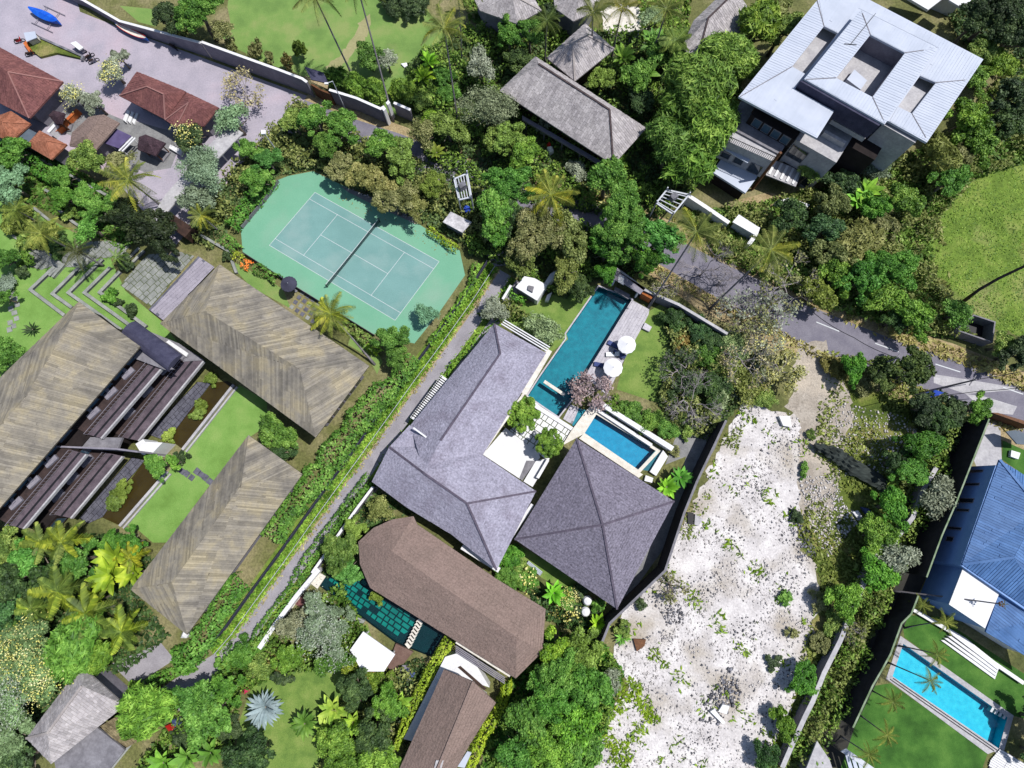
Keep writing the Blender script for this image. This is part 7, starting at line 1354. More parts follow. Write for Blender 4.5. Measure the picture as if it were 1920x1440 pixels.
T([ # lower and left
 (5, 1090, 280, 40, 5, DK_, 'broad', 'large dark mango tree over the jointed plaza', dict(tint=(.6, .55, .55))), (5, 900, 200, 40, 5.2, DK_, 'broad', 'dark upper crown of the mango trees left of the walkway', dict(tint=(.6, .6, .5))), (5, 1180, 400, 30, 4, DK_, 'broad', 'dark lower crown of the mango trees on the plaza', dict(tint=(.5, .5, .5))), (5, 1400, 60, 36, 4, GR_, 'airy', 'thin grey tree right of the walkway wall', dict(tint=(.7, .8, .7))),
 (5, 700, 130, 28, 3.5, BL_, 'broad', 'green tree left of the big coconut palm', dict(tint=(.7, 1, .8))), (5, 620, 40, 26, 3.5, EM_, 'broad', 'bright green tree between the kerb walls at the upper left'), (5, 460, 60, 26, 3, EM_, 'broad', 'small bright tree beside the short kerb wall', dict(tint=(.8, .9, .7))), (5, 650, 280, 28, 3, BL_, 'airy', 'airy green tree above the stone terrace', dict(tint=(.6, 1, .8))), (5, 40, 500, 24, 3, BL_, 'broad', 'dark green tree at the left edge by the stepping stones', dict(tint=(.5, .8, .6))), (5, 50, 1180, 32, 3.5, BL_, 'broad', 'green tree at the left edge beside the shake roof', dict(tint=(.6, .9, .7))), (5, 30, 780, 18, 2.5, EM_, 'broad', 'small bright tree in the bend of the stone path'),
 (9, 1130, 620, 24, 3, EM_, 'broad', 'bright green tree between the two lily ponds'), (9, 1260, 600, 14, 2.6, BL_, 'broad', 'small tree on the kerb at the stepping stones', dict(tint=(.7, 1, .6))),
 (12, 1180, 480, 36, 4, EM_, 'broad', 'large green tree in the vacant lot near the weathered wall', dict(tint=(.6, .75, .5))), (12, 1100, 670, 30, 3.5, EM_, 'broad', 'green tree at the end of the shade net', dict(tint=(.7, .85, .7))), (12, 1000, 600, 28, 3, DK_, 'broad', 'dark tree beside the shade net', dict(tint=(1, 1.2, 1))), (12, 1600, 220, 26, 3.2, BL_, 'broad', 'green tree by the carport at the road', dict(tint=(.7, 1, .6))), (12, 1320, 840, 36, 3.5, GR_, 'airy', 'grey leafed tree beside the mossy wall of the blue roofed house', dict(tint=(.8, .8, .75))), (12, 960, 930, 34, 3.2, EM_, 'broad', 'green tree below the shade net end', dict(tint=(.7, .9, .6))), (12, 870, 1120, 34, 3, BL_, 'broad', 'green bushy tree in the middle of the vacant lot', dict(tint=(.8, 1, .6))), (12, 1020, 1300, 34, 3.2, GR_, 'airy', 'grey white twiggy tree in the vacant lot by the wall'), (12, 860, 1390, 34, 3.2, EM_, 'broad', 'bright green tree at the pole end in the vacant lot', dict(tint=(.8, 1, .6))), (12, 1320, 280, 30, 3.2, DK_, 'broad', 'dark tree on the dark lane above the white scrap', dict(tint=(1, 1.2, .9))), (8, 1110, 1310, 42, 4, DK_, 'broad', 'dark brownish tree at the road below the third lane dash', dict(tint=(1.5, 1.4, .9))), (8, 690, 1290, 26, 3, EM_, 'broad', 'green tree by the sandy track below the road', dict(tint=(.7, .9, .6))), (8, 900, 1330, 28, 3, DK_, 'broad', 'dark tree between the green one and the brownish one', dict(tint=(1.3, 1.2, .8))),
 (12, 1230, 200, 30, 3.6, DK_, 'broad', 'dark tree above the blue tarpaulin stalls', dict(tint=(.9, .9, 1))), (12, 1380, 230, 28, 3.2, DK_, 'broad', 'dark tree right of the blue tarpaulin stalls'),
 (16, 640, 230, 30, 3.2, BL_, 'broad', 'green tree leaning on the weathered wall at the lower right', dict(tint=(.8, 1.1, .6))), (16, 330, 800, 28, 2, EM_, 'broad', 'emerald tree between the rubble lot and the weathered wall', dict(tint=(.7, .9, .6))), (16, 190, 1130, 24, 1.7, BL_, 'broad', 'green tree near the bottom between the lot and the wall', dict(tint=(.8, 1, .5))), (16, 60, 1360, 24, 1.7, DK_, 'broad', 'dark green tree at the bottom edge beside the rubble lot', dict(tint=(1, 1.5, 1))), (16, 2040, 1110, 30, 3, DK_, 'broad', 'dark tree at the right end of the aqua pool', dict(tint=(1, 1.3, 1.1))), (16, 2000, 1340, 22, 2.2, DK_, 'broad', 'dark tree in the lower right corner by the white deck', dict(tint=(1, 1.3, 1.1))),
 (15, 400, 620, 36, 4, BL_, 'broad', 'yellow tipped tree at the end of the rounded brown roof', dict(tint=(1.1, 1.3, .5))), (15, 420, 760, 46, 5, EM_, 'broad', 'bright green tree right of the rounded brown roof'), (15, 580, 640, 40, 4.5, OL_, 'broad', 'reddish green tree near the dark wall end', dict(tint=(.8, 1.2, .5))), (15, 600, 850, 44, 4.5, EM_, 'broad', 'bright green tree at the edge of the white rubble', dict(tint=(.9, 1.05, .9))), (15, 380, 960, 46, 5, EM_, 'broad', 'largest bright green crown of the lower tree mass', dict(tint=(.8, 1, .8))), (15, 200, 1090, 40, 5, EM_, 'broad', 'bright green tree beside the lime hedge of the brown roofed house'), (15, 520, 1130, 42, 4.5, BL_, 'broad', 'mid green tree in the lower tree mass', dict(tint=(.7, 1.1, .5))), (15, 340, 1300, 46, 4.8, BL_, 'broad', 'green tree near the bottom edge of the lower tree mass', dict(tint=(.8, 1.1, .6))), (15, 560, 1350, 40, 4.5, EM_, 'broad', 'bright tree at the bottom edge beside the rubble lot'), (15, 120, 1320, 34, 4.5, EM_, 'broad', 'emerald tree at the bottom edge right of the brown gable', dict(tint=(.7, .9, .8))), (15, 780, 830, 26, 3, GR_, 'airy', 'grey twiggy bush tree on the rubble edge'),
 (14, 520, 420, 48, 5, GR_, 'broad', 'large grey green tree with white blossoms left of the white canopy', dict(tint=(.62, .75, .62), bloom=M_bloomw)), (14, 330, 400, 30, 3.5, GR_, 'airy', 'dull tree with pale twigs between hedge and blossoming tree', dict(tint=(.8, .75, .6))), (14, 600, 640, 28, 4, BL_, 'broad', 'green lower crown left of the white canopy', dict(tint=(.6, .85, .6), bloom=M_bloomw)), (14, 270, 640, 26, 3, BL_, 'broad', 'dark green tree on the garden lawn edge', dict(tint=(.7, .9, .5))), (14, 760, 870, 30, 4, DK_, 'broad', 'dark tree on the garden lawn below the creeper canopy', dict(tint=(1.1, 1.2, 1))), (14, 640, 1230, 34, 4, BL_, 'broad', 'green tree in the pale flowering garden bed', dict(tint=(.8, .95, .6))), (14, 900, 1180, 38, 4, DK_, 'broad', 'dark tree left of the lime hedge near the bottom', dict(tint=(1.3, 1.4, 1.1))), (14, 1000, 960, 28, 3.6, BL_, 'broad', 'green tree at the top of the dark tree row by the lime hedge', dict(tint=(.6, .9, .5))), (14, 930, 1370, 34, 4, BL_, 'broad', 'green tree at the bottom edge left of the brown gable', dict(tint=(.8, 1, .6))), (14, 690, 1380, 30, 3.5, BL_, 'broad', 'green tree at the bottom edge in the garden bed', dict(tint=(.7, .9, .5))), (14, 20, 1360, 40, 4, DK_, 'broad', 'dark tree at the bottom edge of the garden lawn', dict(tint=(1, 1.2, 1))),
 (13, 1500, 1080, 42, 5, BL_, 'broad', 'round green tree on the bottom left lawn edge', dict(tint=(.7, 1.05, .8))), (13, 1400, 960, 34, 4.5, EM_, 'broad', 'emerald tree above the round green one', dict(tint=(.8, .95, 1))), (13, 1620, 880, 28, 3.6, EM_, 'broad', 'emerald tree right of the lane mouth yard', dict(tint=(.8, .9, .7))), (13, 1060, 1020, 40, 5, BL_, 'feather', 'feathery conifer like tree beside the thatched lean to', dict(tint=(1, 1.3, .8))), (13, 550, 560, 44, 5, BL_, 'feather', 'feathery dark green tree above the worn tile house', dict(tint=(.7, 1, .7))), (13, 700, 650, 30, 4, BL_, 'feather', 'feathery green tree right of the dark one above the tile house', dict(tint=(.9, 1.1, .6))), (13, 150, 560, 46, 5, GR_, 'broad', 'green tree with yellow flowers at the left edge, upper of three', dict(tint=(.6, .85, .45), bloom=M_bloomy)), (13, 320, 760, 48, 5, GR_, 'broad', 'big yellow flowering tree touching the worn tile house', dict(tint=(.6, .85, .45), bloom=M_bloomy)), (13, 120, 900, 46, 5, GR_, 'broad', 'white flowering tree at the left edge, lower of three', dict(tint=(.6, .85, .5), bloom=M_bloomw)), (13, 80, 1200, 40, 4.5, GR_, 'broad', 'dull green tree at the left edge below the flowering ones', dict(tint=(.6, .8, .5))), (13, 150, 1380, 34, 4, DK_, 'broad', 'dark tree in the bottom left corner', dict(tint=(1.3, 1.4, 1.3))), (13, 60, 100, 40, 5, DK_, 'broad', 'dark tree at the left edge above the feathery fronds', dict(tint=(1, 1.1, .9))), (13, 50, 350, 38, 4.5, DK_, 'broad', 'dark teal tree at the left edge beside the palm fronds', dict(tint=(1, 1.5, 1.2))),
 (9, 200, 1300, 34, 4.5, EM_, 'broad', 'bright emerald tree below the end of the resort wing', dict(tint=(.9, 1.1, 1.2))), (9, 560, 1310, 34, 4, EM_, 'broad', 'bright green tree below the resort wing balconies', dict(tint=(.8, .9, .9))), (9, 60, 1200, 30, 4, BL_, 'broad', 'green tree at the left edge below the resort wing'), (9, 800, 1190, 24, 3, EM_, 'broad', 'green shrub tree at the end of the lower lily pond', dict(tint=(.8, .9, .7))), (9, 950, 1180, 24, 3, EM_, 'broad', 'emerald tree at the end of the courtyard lawn', dict(tint=(.6, .8, .6))), (9, 350, 1420, 40, 4, DK_, 'broad', 'dark tree deep in the jungle bed below the wing', dict(tint=(1, 1.2, .8))),
 ], 'trees of the lower half and the resort gardens')
# bare and twiggy trees
bare_tree(*Z(1, (1740, 640))[0], 46, 6, 'big half bare tree with pinkish twigs over the lilac paving', 4, M_bare, (M_tan, 900, .2), None, group='leafless trees', seed=3)
bare_tree(*Z(11, (1380, 170))[0], 60, 5.5, 'large silvery leafless tree above the dark boundary passage', 4, M_bare, None, None, group='leafless trees', seed=4)
bare_tree(*Z(7, (1290, 1290))[0], 44, 5, 'leafless tree in the lower right of the villa garden', 4, M_bare, (M_dkleaf, 600, .25), group='leafless trees', seed=5)
bare_tree(*Z(7, (1480, 560))[0], 62, 6, 'wide grey leafless tree hanging over the road left of the second palm trunk', 4, M_bare, None, group='leafless trees', seed=6)
bare_tree(*Z(8, (230, 660))[0], 62, 6, 'dense grey leafless tree over the road where it emerges', 4, M_bare, (M_olive, 700, .25), group='leafless trees', seed=7)
bare_tree(*Z(8, (120, 880))[0], 46, 5, 'lower leafless tree at the bend of the road', 4, M_bare, (M_greyleaf, 500, .25), group='leafless trees', seed=8)
bare_tree(*Z(8, (180, 1300))[0], 48, 4.5, 'sparse tree dotted with yellow flowers at the head of the rubble lot', 3, M_bare, (M_greyleaf, 1500, .25), (M_bloomy, 1500, .26), group='leafless trees', seed=9)
bare_tree(*Z(7, (1820, 1000))[0], 46, 5, 'twiggy tree between the garden wall and the road bend', 4, M_bare, (M_olive, 500, .25), group='leafless trees', seed=10)
bare_tree(*Z(11, (650, 95))[0], 44, 4, 'pink blossoming frangipani at the lower end of the long pool', 3, M_bare, None, (M_bloomp, 1700, .22), name='frangipani_tree', group='leafless trees', seed=11)
bare_tree(*Z(7, (1180, 680))[0], 30, 4.5, 'small leafless tree at the base of the palm over the garden wall', 4, M_bare, (M_olive, 300, .22), group='leafless trees', seed=12)
bare_tree(*Z(7, (540, 1000))[0], 20, 2.6, 'tiny sparse tree', 2, M_bare, group='leafless trees', seed=13) if False else None
bare_tree(*Z(15, (1230, 130))[0], 34, 2.4, 'fallen bare branches on the upper left of the rubble lot', 3, M_bark, (M_olive, 260, .22), group='leafless trees', seed=14)
bare_tree(*Z(16, (700, 470))[0], 26, 3.2, 'bare white branches over the weathered wall at the lower right', 3, M_bare, (M_olive, 160, .25), group='leafless trees', seed=15)
bare_tree(*Z(12, (1330, 900))[0], 26, 3, 'pale twig tree above the mossy coping wall', 3, M_bare, (M_greyleaf, 500, .22), group='leafless trees', seed=16)
bare_tree(*Z(7, (1700, 830))[0], 40, 5, 'pale wispy leafless tree in the middle of the shaded road stretch', 4, M_bare, (M_greyleaf, 400, .22), group='leafless trees', seed=17)
bare_tree(*Z(8, (60, 1080))[0], 40, 4.5, 'pale wispy tree at the lower road edge by the yellow flowered tree', 4, M_bare, (M_greyleaf, 500, .22), (M_bloomy, 200, .22), group='leafless trees', seed=18)
bare_tree(*Z(7, (1760, 1230))[0], 54, 4.5, 'wide straw coloured leafless shrub tree left of the yellow flowered tree', 4, M_bare, (M_tan, 500, .2), group='leafless trees', seed=20)
bare_tree(*Z(7, (1600, 640))[0], 38, 5, 'small silvery leafless tree above the third lane of shade on the road', 4, M_bare, group='leafless trees', seed=19)
# palms
palm(590, -8, 15, 'first coconut palm with a long thin trunk leaning over the park lawn', base=(664, 148), L=4.2); palm(668, -32, 18, 'second coconut palm whose trunk rises beside the white gate pillars', base=(738, 228), L=4.2)
palm(833, 54, 15.5, 'third coconut palm with drooping crown at the right end of the park lawn', base=(859, 232), L=4.2, nf=19, yellow=.15); palm(858, -30, 17, 'slender coconut palm behind the third one, crown beyond the top edge', base=(866, 120), L=4, tr=.12)
palm(*Z(7, (360, 45))[0], 9, 'yellow coconut palm in the middle of the centre woods', L=4.6, nf=15, yellow=.6, tint=(1.25, 1.15, .8)); palm(*Z(7, (1405, 310))[0], 16, 'coconut palm rising from the top of the pool deck', base=(1216, 577), L=4.2, nf=17, yellow=.15); palm(*Z(8, (95, 440))[0], 14, 'coconut palm leaning right over the road', base=(1330, 580), L=4.4, nf=17, yellow=.3)
palm(*Z(3, (870, 60))[0], 11, 'brownish coconut palm in the white courtyard at the top', L=3.6, tint=(1.1, .9, .7)); palm(*Z(3, (660, 90))[0], 13, 'coconut palm casting its shadow on the small tiled roof', L=3.4, base=(1112, 100), tint=(.7, .7, .7)); palm(*Z(3, (1190, 70))[0], 12, 'coconut palm at the top edge left of the upper right tiled roof', L=3.6, tint=(.9, .9, .8)); palm(*Z(3, (1250, 300))[0], 7, 'lower palm with broad fronds left of the tallest bamboo', L=3.4, wide=True, tint=(.9, 1.1, .9)); palm(*Z(3, (330, 150))[0], 9, 'dark palm between the cut tile roofs at the top', L=3.2, tint=(.5, .6, .5))
palm(*Z(1, (930, 1300))[0], 8, 'large coconut palm with yellow fronds above the mango trees', L=4.6, nf=19, yellow=.4); palm(*Z(6, (580, 900))[0], 7.5, 'yellow green palm leaning over the shake roof from the court corner', base=(703, 684), L=3.9, nf=20, yellow=.35, tint=(1.15, 1.15, .9)); palm(*Z(5, (300, 320))[0], 6, 'palm with arching pale fronds on the upper terrace', L=3.8, tint=(1.15, 1.15, .9)); palm(*Z(5, (1450, 190))[0], 5, 'yellowing palm between the walkway and the court', L=2.8, yellow=.5, tr=.12); palm(*Z(5, (560, 450))[0], 5.5, 'palm coloured dark as tree shadow above the terraced lawn corner', L=2.8, tint=(.35, .35, .4)); palm(*Z(5, (840, 490))[0], 3, 'small fan of palm leaves on the innermost ledge', L=2.0, nf=12, tr=.1, tint=(.8, 1.1, .9), group='small palms')  # very dark tint on one palm paints a tree shadow into its fronds
palm(*Z(5, (120, 150))[0], 4, 'palm at the left edge beside the upper kerb wall', L=3.2, tint=(1, 1.1, .8), tr=.12)
GP = 'arching palms in the jungle bed'; FR2 = M_leaf
for (q, z, L_, tn, lab, yl) in ((Z(9, (450, 1180))[0], 5, 3.6, (1, 1.1, .8), 'arching palm next to the white balcony end', .3), (Z(13, (420, 170))[0], 6, 4.2, (.8, .95, .7), 'long fronded palm in the middle of the jungle bed', .3), (Z(13, (620, 330))[0], 6, 4.2, (.85, 1, .7), 'long fronded palm near the corner of the lower shake roof', .35), (Z(13, (880, 460))[0], 5, 3.8, (.8, 1, .65), 'palm whose fronds touch the grey lower yard', .4), (Z(9, (300, 1180))[0], 5, 3.4, (.9, 1, .7), 'yellow green palm beneath the wing balconies', .3), (Z(13, (230, 300))[0], 5, 3.6, (.8, 1, .7), 'dull palm left of the long fronded palms', .1), (Z(9, (940, 1290))[0], 3.4, 2.8, (1, 1, .5), 'yellow edged palm at the end of the courtyard lawn', .8), (Z(13, (60, 500))[0], 5, 3.2, (.6, .9, .7), 'dark palm at the left edge above the flowering trees', 0)):
    palm(*q, z, lab, L=L_, tint=tn, yellow=yl, group=GP, wide=True, nf=13, tr=.13)
for (q, bq, z, lab) in ((Z(16, (1350, 390))[0], Z(16, (1060, 432))[0], 6, 'palm crown over the low white diagonal wall'), (Z(16, (1290, 620))[0], Z(16, (1020, 560))[0], 5.5, 'palm crown at the upper left corner of the aqua pool'), (Z(16, (1240, 810))[0], Z(16, (940, 680))[0], 6, 'palm crown hanging over the aqua pool water'), (Z(16, (970, 960))[0], Z(16, (820, 880))[0], 4, 'palm leaning over the lawn below the gutter'), (Z(16, (930, 1200))[0], Z(16, (740, 1060))[0], 4.5, 'palm with long dark trunk on the lower dark lawn'), (Z(16, (800, 1340))[0], Z(16, (600, 1210))[0], 4.5, 'palm at the bottom of the dark lawn by the lane'), (Z(16, (1180, 270))[0], Z(16, (1140, 250))[0], 3, 'short palm at the corner below the white terrace')):
    palm(*q, z, lab, base=bq, L=1.9, nf=13, tr=.1, group='slim garden palms round the aqua pool', tint=(1, 1, .7))
palm(*Z(16, (1770, 262))[0], 9, 'bare leaning palm trunk crossing above the white terrace', base=Z(16, (930, 160))[0], L=.7, nf=5, tr=.13, tint=(.8, .7, .5), group='slim garden palms round the aqua pool')
x, y, _ = P(*Z(8, (1480, 810))[0]); b = MB(); pp = [P(*Z(8, p)[0] if False else Z(8, p)[0], z) for p, z in (((1480, 810), 0), ((1600, 720), 4), ((1740, 640), 8), ((1920, 555), 11), ((2050, 520), 13))]; r = thing('coconut_palm', 'dark leaning palm trunk crossing the open field at the right edge', 'palm tree', (x, y, 0), 'tall coconut palms'); b.tube(pp, [.3, .22, .2, .18, .15], 8).build('trunk', M_dark, r, smooth=True)
for i in range(12): o = link('frond', fronds(M_frond)[i % 4], r, Vector(pp[-1]) - ORG[r.name]); o.scale = (4, 4, 4); o.rotation_euler = (0, -.2, i * 2.4)
# rosettes and banana plants
rosette(*Z(14, (110, 1000))[0], 1.6, 2.6, 48, 'silvery blue fan palm on the garden lawn', M_silver, .2, .5, name='fan_palm', cat='palm tree', up=.7); rosette(*Z(14, (390, 1120))[0], 1.8, 2.0, 22, 'dark green cycad on the garden lawn right of the silvery palm', M_leaf, .3, .6, (.6, .8, .5), name='cycad'); rosette(*Z(5, (240, 1010))[0], .4, 1.4, 14, 'spiky dark plant beside the winding path near the shake roof', M_dkleaf, .2, .3, name='agave'); rosette(*Z(5, (610, 560))[0], .3, 1.1, 12, 'small agave on the middle ledge of the terraced lawn', M_greyleaf, .22, .3, name='agave'); rosette(*Z(15, (870, 500))[0], .4, 1.3, 16, 'green fan plant at the end of the dark boundary wall', M_leaf, .2, .4, (.6, 1, .6), name='agave')
GB = 'broad leaved banana plants'
for (q, z, L_, tn, lab) in ((Z(3, (1100, 320))[0], 3.5, 2.8, (.8, 1.1, .9), 'banana plant in the white courtyard at the top'), (Z(3, (1200, 420))[0], 3.5, 2.8, (.7, 1.0, .8), 'banana plant below the courtyard one'), (Z(3, (1030, 540))[0], 3.4, 2.8, (.9, 1.1, 1), 'pale banana plant behind the long tiled house'), (Z(3, (880, 420))[0], 3, 2.4, (.9, 1.1, .6), 'banana plant right of the small tiled roof'), (Z(4, (770, 1390))[0], 3, 2.6, (1.3, 1.6, .8), 'bright banana leaves below the modern building'), (Z(8, (720, 90))[0], 3, 2.6, (.9, 1.4, .8), 'second bright banana plant left of the field'), (Z(9, (830, 1290))[0], 3, 2.6, (1.5, 1.35, .45), 'yellow leaved plant nearest the corner of the lower shake roof'), (Z(9, (960, 1400))[0], 3, 2.4, (1.5, 1.35, .45), 'yellow leaved plant touching the shake roof'), (Z(13, (800, 50))[0], 3, 2.8, (1.5, 1.4, .45), 'large yellow leaved plant in the jungle bed'), (Z(13, (680, 230))[0], 3, 2.2, (1.4, 1.3, .5), 'small yellow leaved plant under the palms'), (Z(14, (600, 1020))[0], 2, 2.2, (1.5, 1.5, .95), 'pale cream leaved plant at the top of the garden bed'), (Z(14, (560, 1170))[0], 2, 2.2, (1.5, 1.5, .95), 'pale cream leaved plant in the middle of the garden bed'), (Z(14, (740, 1110))[0], 2, 1.8, (1.6, 1.7, .9), 'pale leaved plant right of the cream ones'), (Z(14, (1070, 960))[0], 2.4, 2.0, (1.2, 1.4, .8), 'broad leaved plant beside the lime hedge'), (Z(2, (1250, 560))[0], 1.6, 2.0, (1.5, 1.6, .4), 'bright yellow green clump on the park lawn'), (Z(2, (1290, 450))[0], 1.8, 2.0, (1.2, 1.7, .5), 'bright green clump above the yellow one on the park lawn'), (Z(15, (380, 180))[0], 1.6, 1.8, (.9, 1.7, .5), 'bright green strap leaved plant between the two villas'), (Z(15, (700, 400))[0], 1.4, 1.6, (1.5, 1.8, .4), 'yellow strap leaved plant at the pavilion corner'), (Z(13, (1350, 1360))[0], 2, 2.2, (.9, 1.2, .9), 'striped broad leaved plant at the bottom edge right of the annex'), (Z(13, (1180, 1400))[0], 2, 2.2, (.9, 1.3, .7), 'broad leaved plant at the bottom edge beside the annex'), (Z(13, (1520, 1330))[0], 2, 2.0, (.8, 1.1, .8), 'broad leaved plant below the dark bushes at the bottom left'), (Z(11, (1190, 780))[0], 1.8, 2.0, (1.0, 1.5, .5), 'left fern like plant in the passage beside the pavilion'), (Z(11, (1290, 710))[0], 1.8, 1.8, (.5, 1.0, .6), 'right fern like plant in the passage beside the pavilion'), (Z(2, (1340, 1100))[0], 2, 1.6, (.9, .8, .5), 'reddish leaved plant where the road enters the woods')):
    rosette(*q, z, L_, 15, lab, M_leaf, .36, .5, tn, name='banana_plant', group=GB, up=.8)
